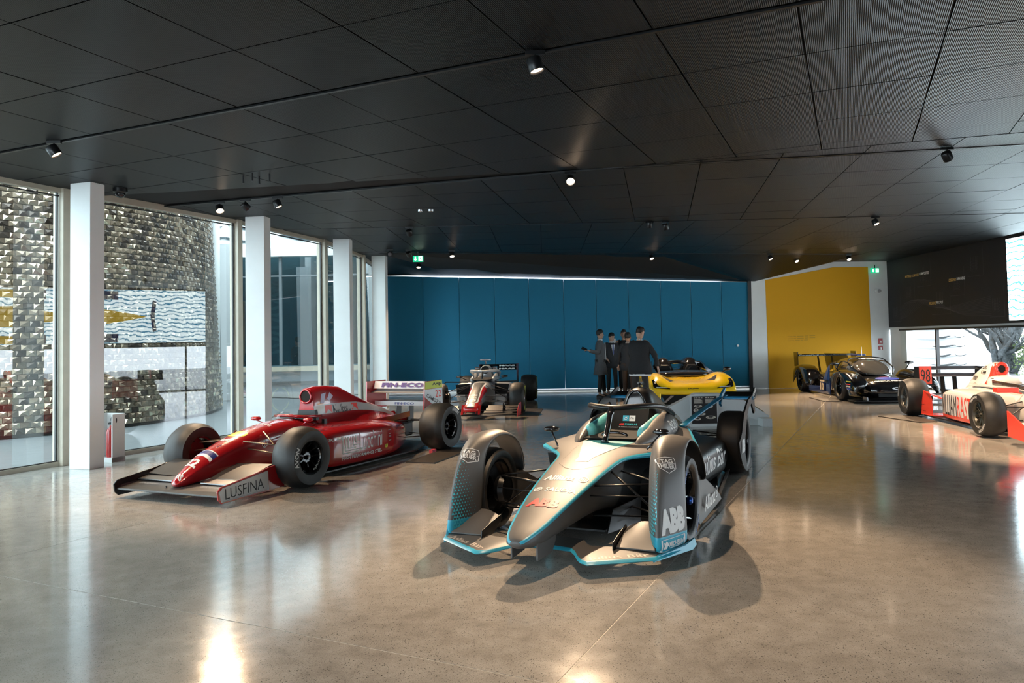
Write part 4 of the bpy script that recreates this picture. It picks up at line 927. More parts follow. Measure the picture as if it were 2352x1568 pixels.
# cockpit: surround, pads, tub, steering wheel
def surround(s):
    rings = []
    for (u, wo, wi, h) in ((.74, .30, .24, .648), (.90, .37, .25, .69), (1.1, .42, .255, .745), (1.35, .44, .255, .79), (1.6, .43, .25, .81), (1.85, .40, .22, .80), (2.1, .34, .12, .77)):
        rings.append([P(u, s * wo, .60), P(u, s * (wo - .012), .60 + (h - .6) * .5), P(u, s * (wi + (wo - wi) * .62), h - .02), P(u, s * (wi + (wo - wi) * .25), h), P(u, s * wi, h - .01), P(u, s * (wi - .01), .52), P(u, s * wo * .8, .54)])
    B().loft(rings).build('cockpit_surround', M_GREY, FE, smooth=True, sub=1)
    pd_ = B(); rg = []
    for u, d in ((.98, .0), (1.05, .02), (1.3, .02), (1.55, .02), (1.62, 0)):
        rg.append([P(u, s * .285, .60), P(u, s * (.30 + d), .70 + (u - .98) * .10), P(u, s * .27, .742 + (u - .98) * .11 + d * .3), P(u, s * .215, .735 + (u - .98) * .11), P(u, s * .19, .66), P(u, s * .20, .58)])
    pd_.loft(rg).build('headrest_pad', M_AQUA, FE, smooth=True, sub=1)
both(surround)
B().add([P(.80, .24, .615), P(.80, -.24, .615), P(1.85, -.24, .64), P(1.85, .24, .64), P(.85, .22, .25), P(.85, -.22, .25), P(1.75, -.22, .2), P(1.75, .22, .2)], [(4, 5, 6, 7), (0, 4, 7, 3), (1, 2, 6, 5), (0, 1, 5, 4), (3, 7, 6, 2)]).build('cockpit_tub', M_BODYK, FE)
plate(FE, 'opening_cover', [(.82, .235, .646), (.82, -.235, .646), (1.62, -.22, .655), (1.62, .22, .655)], (0, 0, .006), M_HOLE)
plate(FE, 'info_board', [(1.42, -.185, .655), (1.42, .185, .655), (1.50, .185, .855), (1.50, -.185, .855)], (.02, 0, 0), M_BODYK)
bo = Vector((.08, 0, .2)).normalized()
def bd(txt, v0, v1, z, h, m, bold=.01, name='board_lettering'): 
    u = 1.42 + (z - .655) * .4; return word(txt, P(u, v0, z), P(u, v1, z), bo, h, m, FE, None, bold, name=name, off=.004)
bd('ABB', -.095, -.045, .695, .020, M_ABBR, .05); bd('FORMULA·E', -.038, .085, .695, .020, mat('teal_lettering', (.05, .50, .55), .5), .03); bd('FIA FORMULA E CHAMPIONSHIP', -.095, .095, .675, .010, M_TXT)
uu = 1.42 + (.735 - .655) * .4
lay('badge', [poly2d([(0, 0), (1, 0), (1, 1), (0, 1)])], P(uu, -.062, .735), P(uu, -.002, .735), bo, .055, M_CYAN, FE, None, off=.004)
lay('badge', [poly2d([(0, 0), (1, 0), (1, 1), (0, 1)])], P(uu, .002, .735), P(uu, .062, .735), bo, .055, M_TXT, FE, None, off=.004)
lay('board_mark', [line2d([(.1, .4), (.5, .7), (.9, .5)], .12), line2d([(.25, .3), (.75, .3)], .08), line2d([(.3, .55), (.8, .8)], .08)], P(uu, -.052, .748), P(uu, -.012, .748), bo, .028, M_TXT, FE, None, off=.006)
bd('FIA', .014, .050, .752, .022, M_BODYK, .04)
B().tube([P(.98, .12 * math.cos(a), .655 + .03 * math.sin(a)) for a in [k * PI / 8 for k in range(17)]], .012, 6).build('steering_wheel', M_GLOSSK, FE, smooth=True)
# halo
hoop = [(1.98, .30, .755), (1.78, .325, .80), (1.50, .335, .865), (1.22, .30, .905), (1.02, .20, .915), (.93, .0, .91)]
hoop = hoop + [(u, -v, z) for u, v, z in hoop[-2::-1]]
B().tube(catmull([P(*q) for q in hoop], 6), .034, 12, flat=.75).build('halo_hoop', M_BODYK, FE, smooth=True)
B().tube(catmull([P(.94, 0, .905), P(.87, 0, .86), (P(.80, 0, .76)), P(.70, 0, .63)], 5), [.033] * 6 + [.026] * 6 + [.024] * 3 + [.04], 12).build('halo_pillar', M_GLOSSK, FE, smooth=True)
both(lambda s: mirror(FE, .66, .50 * s, .735, M_GLOSSK, s, (.60, .40 * s, .60), w=.15, h=.052))
# air intake and engine cover
def engine():
    T = [(1.70, .15, 1.00, .66, .34), (1.80, .155, 1.045, .64, .34), (1.95, .15, 1.045, .62, .35), (2.2, .125, .985, .60, .34), (2.5, .095, .895, .56, .30), (2.8, .07, .80, .52, .27), (3.1, .05, .71, .48, .24), (3.45, .03, .61, .44, .18), (3.8, .02, .52, .40, .12)]
    rings = [half([(u, 0, zt), (u, w * .55, zt - .02), (u, w * .85, zt - .08), (u, w, zt - (zt - zb) * .45), (u, w + (wb - w) * .45, zb + (zt - zb) * .22), (u, wb, zb), (u, wb, zb - .12), (u, 0, zb - .14)]) for u, w, zt, zb, wb in T]
    return B().loft(rings).build('engine_cover', M_BODYK, FE, smooth=True, sub=1)
eg = engine(); te = bvh_of([eg])
arc = [(1.70 + .0, .115 * math.cos(a), .74 + .27 * math.sin(a)) for a in [k * PI / 14 for k in range(15)]]
B().prism([P(*q) for q in arc], P(-.006, 0, 0)).build('intake_mouth', M_GLOSSK, FE)
B().tube([P(u - .012, v, z) for u, v, z in arc], .012, 8).build('intake_rim', M_GLOSSK, FE, smooth=True)
plate(FE, 'intake_splitter', [(1.66, -.1, .78), (1.66, .1, .78), (1.70, .1, .80), (1.70, -.1, .80)], (0, 0, .01), M_GLOSSK)
B().box(P(1.92, 0, 1.075), (.10, .06, .03)).tube([P(1.86, 0, 1.04), P(1.88, 0, 1.08)], .012, 6).build('roll_camera', M_GLOSSK, FE, bevel=.006)
word('ABB', P(1.93, .5, .80), P(2.08, .5, .80), (0, 0, 1), .055, M_TXT, FE, te, .05, name='cover_lettering'); word('FORMULA E', P(1.90, .5, .755), P(2.14, .5, .745), (0, 0, 1), .03, M_TXT, FE, te, .03, name='cover_lettering')
tb2 = bvh_of([body] + [o for o in FE.children if o.name.startswith('cockpit_surround')])
word('BOSS', P(1.42, .9, .665), P(1.70, .9, .655), (0, .0, 1), .085, M_TXT, FE, tb2, .01, name='lettering', reach=.9, off=.003)
word('HUGO BOSS', P(1.45, .9, .638), P(1.70, .9, .63), (0, 0, 1), .022, M_TXT, FE, tb2, .0, name='lettering', reach=.9, off=.003)
# rear: swept arms, wing elements and end plates
def rear(s):
    B().tube(catmull([P(1.98, .40 * s, .64), P(2.5, .44 * s, .70), P(3.1, .48 * s, .755), P(3.6, .52 * s, .80), P(3.75, .55 * s, .82)], 4), .040, 8, flat=.28).build('wing_arm', M_BLUEP, FE, smooth=True)
    rg = []
    for v, du in ((.50, .05), (.56, .0), (.70, .0), (.84, .0), (.90, .0)):
        rg.append([P(3.55 + du, v * s, .79), P(3.62 + du, v * s, .815), P(3.75, v * s, .80), P(3.92, v * s, .85), P(3.90, v * s, .825), P(3.75, v * s, .775), P(3.62 + du, v * s, .775)])
    B().loft(rg, mats=lambda i, j: 0 if j in (0, 6) else 1).build('wing_element', [M_BLUEP, M_BODYK], FE, smooth=True)
    plate(FE, 'wing_horn', [(3.42, .52 * s, .74), (3.60, .50 * s, .83), (3.92, .50 * s, .90), (3.92, .50 * s, .86), (3.66, .50 * s, .78), (3.5, .52 * s, .70)], (0, .03 * s, 0), M_BLUEP)
    e = [(2.46, .42), (2.52, .30), (2.66, .17), (2.92, .05), (2.98, .12), (2.88, .24), (2.93, .42), (3.08, .60), (3.30, .72), (3.55, .74), (3.75, .60), (3.84, .62), (3.80, .76), (3.98, .90), (3.88, .905), (3.62, .83), (3.25, .80), (2.9, .68), (2.70, .50), (2.58, .45)]
    q = [P(u, .885 * s, z) for u, z in e]
    o = B().prism(q, P(0, -.02 * s, 0)).build('rear_end_plate', M_BODYK, FE)
    return o
both(rear)
word('ABB', P(2.70, .889, .20), P(2.70 + .02, .889, .42), (-1, 0, .0), .10, M_TXT, FE, None, .06, name='plate_lettering') if False else word('ABB', P(2.60, .889, .285), P(2.84, .889, .285), (0, 0, 1), .14, M_TXT, FE, None, .07, name='plate_lettering')
lay('badge', [line2d([(0, 0), (1, 0), (1, 1), (0, 1), (0, 0)], .08), poly2d([(.1, .2), (.3, .2), (.25, .8), (.1, .7)]), poly2d([(.4, .35), (.92, .35), (.92, .65), (.4, .65)])], P(3.66, .889, .80), P(3.90, .889, .845), (0, 0, 1), .055, M_TXT, FE, None)
plate(FE, 'diffuser', [(3.45, -.48, .05), (3.45, .48, .05), (3.95, .46, .20), (3.95, -.46, .20)], (0, 0, .02), M_BODYK)
both(lambda s: plate(FE, 'diffuser_foot', [(3.30, .80 * s, 0.002), (3.62, .80 * s, 0.002), (3.62, .80 * s, .06), (3.42, .80 * s, .16)], (0, .06 * s, 0), M_BODYK))
both(lambda s: plate(FE, 'pod_intake', [(.955, .34 * s, .36), (1.03, .66 * s, .36), (1.03, .68 * s, .47), (.955, .34 * s, .49)], (.01, 0, 0), M_HOLE))
both(lambda s: plate(FE, 'pod_grille', [(1.32, .46 * s, .535), (1.62, .50 * s, .50), (1.62, .64 * s, .46), (1.34, .70 * s, .475)], (0, 0, .012), M_BLUEP))
# ================================================================== the red single-seater with white lettering
M_RED1 = mat('gloss_racing_red', (.36, .008, .012), .22, 0, coat=.8); M_CREAM = mat('pale_grey_band', (.50, .49, .47), .35, coat=.4); M_FLUO = mat('fluorescent_red_mark', (.80, .04, .03), .4)
M_WINGG = mat('grey_wing_skin', (.055, .052, .05), .38, .4, noise=.15, nscale=5); M_YELL = mat('yellow_green_sticker', (.55, .60, .05), .45); M_WHITEP = mat('white_print_panel', (.70, .70, .70), .35); M_NAVY = mat('navy_print', (.02, .03, .16), .4); M_INK = mat('black_ink', (.01, .01, .012), .5)
RC = thing('racing_car', 'red single-seater racing car with white side lettering, left of the grey one', 'racing car', (-3.374, 8.324, 0), 0); RC.rotation_euler.z = PI / 2 - .4018
def ring_body(T, prof):
    return [half([(t[0],) + q for q in prof(*t[1:])]) for t in T]
def red_body():
    # u, zt, w, zb
    T = [(-.95, .19, .035, .15), (-.93, .215, .06, .13), (-.82, .30, .10, .13), (-.6, .425, .145, .16), (-.3, .53, .185, .19), (0, .605, .215, .19), (.35, .655, .25, .14), (.62, .67, .275, .10), (.80, .655, .29, .08), (.95, .60, .31, .07), (1.2, .58, .32, .06), (1.6, .56, .33, .06), (2.1, .52, .30, .06), (2.6, .44, .24, .07), (3.0, .36, .18, .10)]
    f = lambda zt, w, zb: [(0, zt), (w * .5, zt - .012), (w * .85, zt - .05), (w, zt - .13 * min(1, (zt - zb) * 2.2)), (w * 1.0, (zt + zb) / 2 - .02), (w * .92, zb + .03), (w * .75, zb), (0, zb)]
    return B().loft([half([(u,) + q for q in f(zt, w, zb)]) for u, zt, w, zb in T]).build('bodywork', M_RED1, RC, smooth=True, sub=1)
rbody = red_body()
def red_pods():
    T = [(.50, .56, .60, .50, .12), (.58, .30, .66, .515, .09), (.8, .20, .69, .53, .07), (1.1, .10, .70, .53, .06), (1.5, .0, .70, .52, .06), (1.9, .0, .66, .49, .06), (2.2, .0, .56, .46, .07), (2.5, .0, .42, .42, .08), (2.9, .0, .25, .36, .10)]
    rings = []
    for u, vi, w, zt, zb in T:
        rings.append(half([(u, 0, zt + .05), (u, w * .5, zt + .035), (u, w * .82, zt + .005), (u, w * .97, zt - .03), (u, w, zt - .09), (u, w, (zt + zb) / 2), (u, w * .99, zb + .04), (u, w * .96, zb), (u, 0, zb)]))
    return B().loft(rings).build('side_pods', M_RED1, RC, smooth=True, sub=1)
rp = red_pods(); rt_ = bvh_of([rp])
def red_cover():
    T = [(1.00, .095, 1.00, .775, .67, .15, .24), (1.10, .12, 1.015, .785, .665, .155, .26), (1.3, .12, 1.015, .785, .665, .17, .28), (1.55, .10, .99, .78, .665, .18, .30), (1.85, .075, .87, .765, .655, .18, .31), (2.15, .055, .75, .715, .625, .17, .30), (2.5, .04, .645, .625, .56, .14, .26), (2.8, .03, .53, .52, .47, .10, .2), (3.1, .02, .42, .41, .38, .06, .14)]
    rings = [half([(u, 0, zt), (u, w * .6, zt - .012), (u, w * .95, zt - .07 * (zt - za) / .23), (u, w + (wb - w) * .25, za), (u, w + (wb - w) * .62, zc), (u, wb, zc - .06), (u, wc, .52), (u, wc, .44), (u, 0, .42)]) for u, w, zt, za, zc, wb, wc in T]
    return B().loft(rings, mats=lambda i, j: 1 if (j in (3, 12) and i < 7) else 0).build('engine_cover', [M_RED1, M_CREAM], RC, auto=50, sub=0)
rc = red_cover(); rct = bvh_of([rc])
arc = [(.985, .085 * math.cos(a), .885 + (.095 if math.sin(a) > 0 else .07) * math.sin(a)) for a in [k * PI / 12 for k in range(24)]]
B().prism([P(*q) for q in arc], P(.004, 0, 0)).build('air_intake', M_HOLE, RC)
B().tube([P(*q) for q in arc], .014, 8, closed=True).build('intake_rim', M_RED1, RC, smooth=True)
# cockpit
plate(RC, 'cockpit_opening', [(.66, .17, .668), (.66, -.17, .668), (.80, -.215, .664), (1.02, -.20, .66), (1.02, .20, .66), (.80, .215, .664)], (0, 0, .008), M_HOLE)
B().tube(catmull([P(1.0, .23, .66), P(.80, .245, .672), (P(.66, .19, .685)), P(.60, 0, .70), P(.66, -.19, .685), P(.80, -.245, .672), P(1.0, -.23, .66)], 5), .016, 8).build('cockpit_rim', M_RED1, RC, smooth=True)
B().add([P(.52, .12, .672), P(.50, 0, .675), P(.52, -.12, .672), P(.60, .10, .735), P(.59, 0, .745), P(.60, -.10, .735)], [(0, 1, 4, 3), (1, 2, 5, 4)]).build('windscreen', M_GLASS2, RC, smooth=True, solid=.004)
plate(RC, 'headrest', [(.99, .16, .60), (.99, -.16, .60), (1.0, -.13, .73), (1.0, .13, .73)], (.05, 0, 0), M_BODYK)
both(lambda s: mirror(RC, .52, .40 * s, .66, M_RED1, s, (.60, .25 * s, .58), w=.13, h=.05))
both(lambda s: B().box(P(1.02, .26 * s, .585), (.05, .04, .07)).tube([P(1.0, .23 * s, .56), P(1.15, .23 * s, .56)], .012, 6).build('seat_belt', M_BODYK, RC))
# lettering
pt = lambda txt, u0, u1, z, h, m=M_TXT, bold=0, shear=0, z1=None, tg=None, v=.9, **k: word(txt, P(u0, v, z), P(u1, v, z if z1 is None else z1), (0, 0, 1), h, m, RC, tg or rt_, bold, shear, reach=.9, off=.003, step=.05, **k)
pt('Lucchini', 1.14, 1.62, .235, .21, bold=.0, name='side_lettering'); pt('HIGH PERFORMANCE STEEL', .82, 1.62, .155, .042, bold=.02, name='side_lettering')
lay('side_emblem', [line2d([(0, 1), (0, 0), (1.0, 0)], .07), line2d([(.16, 1), (.16, .14), (1.0, .14)], .07), line2d([(.32, 1), (.32, .28), (.8, .28)], .07), line2d([(.62, 1), (.62, .42), (.98, .42)], .07), line2d([(.78, 1), (.78, .56), (.98, .56)], .07), line2d([(.48, 1), (.48, .3)], .05)], P(.82, .9, .225), P(1.13, .9, .225), (0, 0, 1), .20, M_TXT, RC, rt_, reach=.9, off=.003)
for txt, z in (('– –', .40), ('– – –', .35), ('O', .31), ('– –', .265)): pt(txt, 1.80, 1.86, z, .02 if txt == 'O' else .008, name='sponsor_lettering')
pt('GM', 1.70, 1.77, .185, .05, M_YELL, .05, name='sponsor_lettering'); pt('BERLAC', .52, .86, .40, .035, bold=.03, name='side_lettering')
pt('Marlboro', 1.33, 1.70, .655, .11, M_INK, .01, tg=rct, name='cover_lettering')
def chev(u0, u1, z, h, z1): lay('chevron', [poly2d([(0, 0), (0, 1), (1, 1), (1, 0), (.5, .5)])], P(u0, .9, z), P(u1, .9, z1), (0, 0, 1), h, M_FLUO, RC, rct, reach=.9, off=.003)
chev(1.18, 1.31, .665, .105, .665); chev(1.72, 1.85, .665, .095, .655)
pt('Marlboro', 1.05, 1.42, .535, .035, M_INK, .01, tg=rt_, name='pod_lettering', v=.5) if False else None
lay('picture_sticker', [poly2d([(0, 0), (.4, 0), (.7, 1), (.2, .9)]), poly2d([(.8, .4), (1.0, .1), (1.5, .6), (1.1, 1)])], P(1.10, .9, .80), P(1.36, .9, .80), (0, 0, 1), .13, mat('lilac_sticker', (.42, .40, .55), .4), RC, rct, reach=.9, off=.003)
rb = bvh_of([rbody])
def redtop(nm, sh, u0, v0, v1, du, m, z=.9): return lay(nm, sh, P(u0, v0, z), P(u0, v1, z), (1, 0, 0), du, m, RC, rb, reach=1.2, off=.003, step=.03)
vs, fs = text2d('22', .04); redtop('race_number', [(vs, fs, 0)], -.77, -.075, .075, .10, M_TXT)
redtop('stripe', [poly2d([(0, 0), (1, 0), (1, 1), (0, 1)])], -.62, -.15, .15, .035, M_TXT); redtop('stripe', [poly2d([(0, 0), (1, 0), (1, 1), (0, 1)])], -.585, -.155, .155, .06, M_NAVY); redtop('stripe', [poly2d([(0, 0), (1, 0), (1, 1), (0, 1)])], -.525, -.16, .16, .012, M_TXT)
redtop('yellow_shield', [ring2d(0, 0, .001, .5, 24, sy=.7)], -.20, -.12, .12, .17, mat('shield_yellow', (.70, .48, .03), .4)); redtop('shield_figure', [poly2d([(0, 0), (.3, .5), (.2, 1), (.6, .8), (1, .9), (.7, .4), (.8, 0), (.5, .3)])], -.12, -.03, .04, .06, M_INK)
for txt, u, v0, v1, du in (('LUCCHINI', .22, -.13, .13, .05), ('agip', -.32, -.07, .07, .06), ('BBS', -.92, -.05, .05, .05)):
    vs, fs = text2d(txt, .02); redtop('nose_lettering', [(vs, fs, 0)], u, v0, v1, du, M_TXT)
lay('round_badge', [ring2d(0, 0, .8, 1, 24), line2d([(.1, .7), (-.2, .1), (.2, -.1), (-.1, -.7)], .18)], P(.02, .9, .40), P(.10, .9, .40), (0, 0, 1), .085, M_TXT, RC, rb, reach=.9, off=.003)
pt('S', .14, .18, .42, .05, tg=rb, name='side_lettering')
# front wing
plate(RC, 'front_wing', [(-1.04, .70, .105), (-.97, .70, .135), (-.70, .70, .150), (-.70, -.70, .150), (-.97, -.70, .135), (-1.04, -.70, .105)], (0, 0, -.016), M_WINGG)
def flap(s):
    rg = [[P(-.68, v * s, z), P(-.60, v * s, z + .03), (P(-.44, v * s, z + .075)), P(-.32, v * s, z + .10), P(-.32, v * s, z + .09), P(-.44, v * s, z + .062), P(-.60, v * s, z + .015)] for v, z in ((.20, .185), (.35, .19), (.5, .195), (.69, .20))]
    B().loft(rg).build('wing_flap', M_WINGG, RC, auto=40)
    rg = [[P(-.80, v * s, .165), P(-.68, v * s, .185), P(-.68, v * s, .175), P(-.80, v * s, .155)] for v in (.2, .69)]
    B().loft(rg).build('wing_slat', M_STEEL, RC)
    e = [(-1.07, .15), (-1.03, .19), (-.60, .245), (-.40, .28), (-.20, .30), (-.18, .05), (-.42, .035), (-1.02, .03), (-1.06, .07)]
    B().prism([P(u, .72 * s, z) for u, z in e], P(0, -.018 * s, 0)).build('wing_end_plate', M_RED1 if s > 0 else M_CARB, RC, bevel=.004)
both(flap)
B().prism([P(-1.03, .7235, .045), P(-1.05, .7235, .145), P(-1.01, .7235, .178), P(-.42, .7235, .250), P(-.41, .7235, .055)], P(0, -.003, 0)).build('name_panel', M_WHITEP, RC)
word('LUSFINA', P(-.98, .7235, .062), P(-.48, .7235, .082), (0, 0, 1), .105, M_INK, RC, None, -.004, off=.002, name='panel_lettering')
lay('panel_line', [line2d([(0, 0), (1, .02)], .01)], P(-1.01, .7235, .052), P(-.44, .7235, .062), (0, 0, 1), .004, M_INK, RC, None, off=.002)
vs, fs = text2d('GOODYEAR', 0)
for v0, v1 in ((.30, .56), (-.56, -.30)): lay('wing_lettering', [(vs, fs, 0)], P(-.90, v0, .139), P(-.90, v1, .139), (1, 0, .08), .035, mat('faint_lettering', (.26, .25, .24), .5), RC, None, off=.002)
both(lambda s: B().tube([P(-.95, .10 * s, .14), P(-.70, .40 * s, .05)], .008, 6).build('wing_stay', M_STEEL, RC))
# suspension and wheels
for s in (1, -1):
    wheel(RC, 'front_wheel', 0, .795 * s, .327, .30, .178, 9, 'thin', tyre=M_TYRE if s < 0 else M_TYRE, words=[('AVON', PI * .97, .055)] if s > 0 else None, dish=.05, seg=64, sq=.075)
    wheel(RC, 'rear_wheel', 2.9, .79 * s, .333, .375, .178, 9, 'thin', words=[('AVON', PI * .36, .05)] if s > 0 else None, dish=.05, seg=64, sq=.08)
    for (a, b_, r) in (((-.20, .17, .50), (-.03, .66, .44), .014), ((.30, .24, .50), (.03, .66, .44), .014), ((-.18, .17, .24), (-.03, .66, .19), .014), ((.34, .24, .22), (.03, .66, .19), .014), ((-.16, .18, .42), (-.10, .66, .36), .012), ((.06, .20, .58), (.02, .64, .22), .012)):
        arm(RC, (a[0], a[1] * s, a[2]), (b_[0], b_[1] * s, b_[2]), r, M_BRONZE)
    for (a, b_) in (((2.4, .20, .44), (2.85, .62, .42)), ((3.1, .16, .40), (2.93, .62, .42)), ((2.4, .20, .2), (2.85, .62, .2)), ((3.1, .14, .2), (2.95, .62, .2))): arm(RC, (a[0], a[1] * s, a[2]), (b_[0], b_[1] * s, b_[2]), .014)
for k in range(4):
    pass
a1 = B(); 
for (cy, sg) in ((.79 + .375 / 2 - .075, 1),):
    vs, fs = text2d('mille miglia', 0); wd_ = max(q[0] for q in vs)
    for (uu, vc, nm) in ((0, .795 + .15 - .05, 'front'), (2.9, .79 + .1875 - .05, 'rear')):
        out = [P(uu + (.135 + y * .035) * math.cos(-(x - wd_ / 2) / wd_ * 1.9 - .35), vc + .022, .33 + (.135 + y * .035) * math.sin(-(x - wd_ / 2) / wd_ * 1.9 - .35)) for x, y in vs]
        B().add(out, fs).build('rim_lettering', M_TXT, RC, fix=False)
plate(RC, 'floor', [(.45, .60, .035), (2.45, .66, .035), (3.2, .45, .05), (3.2, -.45, .05), (2.45, -.66, .035), (.45, -.60, .035)], (0, 0, .02), M_CARB)
B().box(P(2.85, 0, .26), (.7, .26, .22)).build('gearbox', M_CARB, RC, bevel=.03)
# rear wing
WC = 3.12
for (u0, z0, ch, th, m) in ((WC - .12, .80, .20, .02, M_CREAM), (WC + .04, .87, .20, .05, M_RED1), (WC - .02, .61, .26, .02, M_CREAM)):
    rg = [[P(u0, v, z0), P(u0 + ch * .4, v, z0 + .012), P(u0 + ch, v, z0 + .055), P(u0 + ch, v, z0 + .047), P(u0 + ch * .4, v, z0 - .012)] for v in (-.50, .50)]
    B().loft(rg).build('wing_element', m, RC)
B().prism([P(WC - .06, .49, .855), P(WC - .06, -.49, .855), P(WC - .01, -.49, .965), P(WC - .01, .49, .965)], P(.01, 0, 0)).build('wing_element', M_WHITEP, RC)
fu = Vector((.05, 0, .11))
word('FIN-ECO', P(WC - .062, -.34, .875), P(WC - .062, .40, .875), fu, .075, mat('purple_print', (.09, .04, .18), .4), RC, None, .05, off=.004, name='wing_lettering')
B().prism([P(WC - .03, .49, .60), P(WC - .03, -.49, .60), P(WC - .03, -.49, .665), P(WC - .03, .49, .665)], P(.01, 0, 0)).build('lower_element', M_CREAM, RC)
word('FIN-ECO', P(WC - .032, -.12, .615), P(WC - .032, .22, .615), (0, 0, 1), .035, M_NAVY, RC, None, .02, off=.003, name='wing_lettering')
for s in (1, -1):
    B().prism([P(u, .52 * s, z) for u, z in ((WC - .22, .56), (WC - .20, .97), (WC + .28, .975), (WC + .30, .55))], P(0, -.02 * s, 0)).build('wing_end_plate', M_RED1, RC, bevel=.003)
    plate(RC, 'wing_pillar', [(WC - .05, .12 * s, .36), (WC + .10, .12 * s, .34), (WC + .12, .12 * s, .62), (WC, .12 * s, .62)], (0, -.02 * s, 0), M_WINGG)
B().prism([P(WC - .20, .5225, .855), P(WC - .19, .5225, .965), P(WC + .28, .5225, .970), P(WC + .285, .5225, .86)], P(0, -.003, 0)).build('yellow_sticker', M_YELL, RC)
B().prism([P(WC - .20, .5225, .85), P(WC + .285, .5225, .855), P(WC + .295, .5225, .56), P(WC + .10, .5225, .57), P(WC - .20, .5225, .74)], P(0, -.003, 0)).build('white_sticker', M_WHITEP, RC)
word('Agip', P(WC, .5225, .89), P(WC + .24, .5225, .89), (0, 0, 1), .06, M_INK, RC, None, .03, name='plate_lettering')
word('22', P(WC + .08, .5225, .725), P(WC + .25, .5225, .725), (0, 0, 1), .10, M_FLUO, RC, None, .0, name='plate_lettering')
word('CAMOZZI', P(WC - .17, .5225, .745), P(WC + .22, .5225, .585), (.4, 0, 1), .055, M_INK, RC, None, .01, name='plate_lettering')
o = B().box((0, 0, .025), (.10, .06, .05)).build('wheel_chock', mat('pink_red_foam', (.45, .04, .07), .6), bevel=.006); q = RC.matrix_basis @ P(2.60, .90, 0)
o.location = (RC.location.x + math.cos(RC.rotation_euler.z) * 2.56 - math.sin(RC.rotation_euler.z) * -.86, RC.location.y + math.sin(RC.rotation_euler.z) * 2.56 + math.cos(RC.rotation_euler.z) * -.86, 0); o.rotation_euler.z = RC.rotation_euler.z; tag(o, 'small pink-red wedge on the floor in front of the red car rear tyre', 'chock')
# ================================================================== the white and red oval-track car at the right edge (number 98)
M_IW = mat('gloss_white_paint', (.62, .60, .58), .25, coat=.6); M_IR = mat('fluorescent_red_paint', (.78, .045, .025), .3, coat=.4)
IC = thing('racing_car', 'white and bright red open-wheel racing car numbered 98 at the right edge', 'racing car', (7.259, 10.624, 0), 0); IC.rotation_euler.z = PI / 2 - .133
def sect(u, zt, w, zb, sh=.35, top=.12):
    return half([(u, 0, zt), (u, w * .5, zt - .01), (u, w * .84, zt - (zt - zb) * top), (u, w, zt - (zt - zb) * sh), (u, w, (zt + zb) / 2 - .03), (u, w * .95, zb + .03), (u, w * .8, zb), (u, 0, zb)])
T = [(-1.45, .20, .05, .14), (-1.42, .235, .08, .12), (-1.2, .31, .12, .13), (-.8, .44, .17, .17), (-.4, .54, .20, .20), (0, .61, .225, .2), (.3, .655, .25, .15), (.55, .67, .28, .10), (.8, .66, .30, .08), (1.2, .62, .32, .06), (1.8, .58, .33, .06), (2.3, .52, .28, .06), (2.8, .42, .20, .08)]
ib = B().loft([sect(*t) for t in T], mats=lambda i, j: 1 if (i < 5 and j in (3, 4, 5, 8, 9, 10)) else 0).build('bodywork', [M_IW, M_IR], IC, smooth=True, sub=1)
def ipod():
    T = [(.45, .58, .70, .05, .14), (.52, .66, .735, .54, .10), (.75, .0, .75, .555, .085), (1.1, .0, .755, .59, .08), (1.5, .0, .755, .60, .08), (1.8, .0, .75, .57, .08), (2.05, .0, .72, .51, .08), (2.25, .0, .55, .44, .09), (2.5, .0, .36, .40, .10)]
    T[0] = (.47, 0, .70, .50, .14)
    rings = [half([(u, 0, zt + .03), (u, w * .55, zt + .02), (u, w * .88, zt), (u, w * .975, zt - .03), (u, w, zt - .08), (u, w, (zt + zb) / 2), (u, w, zb + .05), (u, w * .985, zb + .015), (u, w * .96, zb), (u, 0, zb)]) for u, a, w, zt, zb in T]
    return B().loft(rings, mats=lambda i, j: 1 if j in (6, 7, 11, 10) else 0).build('side_pods', [M_IW, M_IR], IC, smooth=True, sub=1)
ip = ipod(); ipt = bvh_of([ip])
def icover():
    T = [(1.42, .125, .975, .66, .24), (1.50, .13, 1.03, .64, .26), (1.65, .125, 1.03, .62, .28), (1.85, .11, .985, .60, .28), (2.1, .09, .90, .56, .26), (2.35, .07, .80, .50, .24), (2.45, .06, .74, .46, .22), (2.75, .05, .55, .40, .14)]
    rings = [half([(u, 0, zt), (u, w * .6, zt - .015), (u, w, zt - .09), (u, w * 1.02, zt - .18 if zt > .8 else zt - .1), (u, wb * .75, zb + .08), (u, wb, zb), (u, wb, zb - .1), (u, 0, zb - .12)]) for u, w, zt, zb, wb in T]
    return B().loft(rings, mats=lambda i, j: 1 if i == 0 else 0).build('engine_cover', [M_IW, M_IR], IC, smooth=True, sub=1)
ic = icover(); ict = bvh_of([ic])
el = [(1.415, .085 * math.cos(a), .915 + .085 * math.sin(a)) for a in [k * PI / 12 for k in range(24)]]
B().prism([P(*q) for q in el], P(.02, 0, 0)).build('air_intake', M_HOLE, IC); B().tube([P(*q) for q in el], .028, 10, closed=True).build('intake_ring', M_IR, IC, smooth=True)
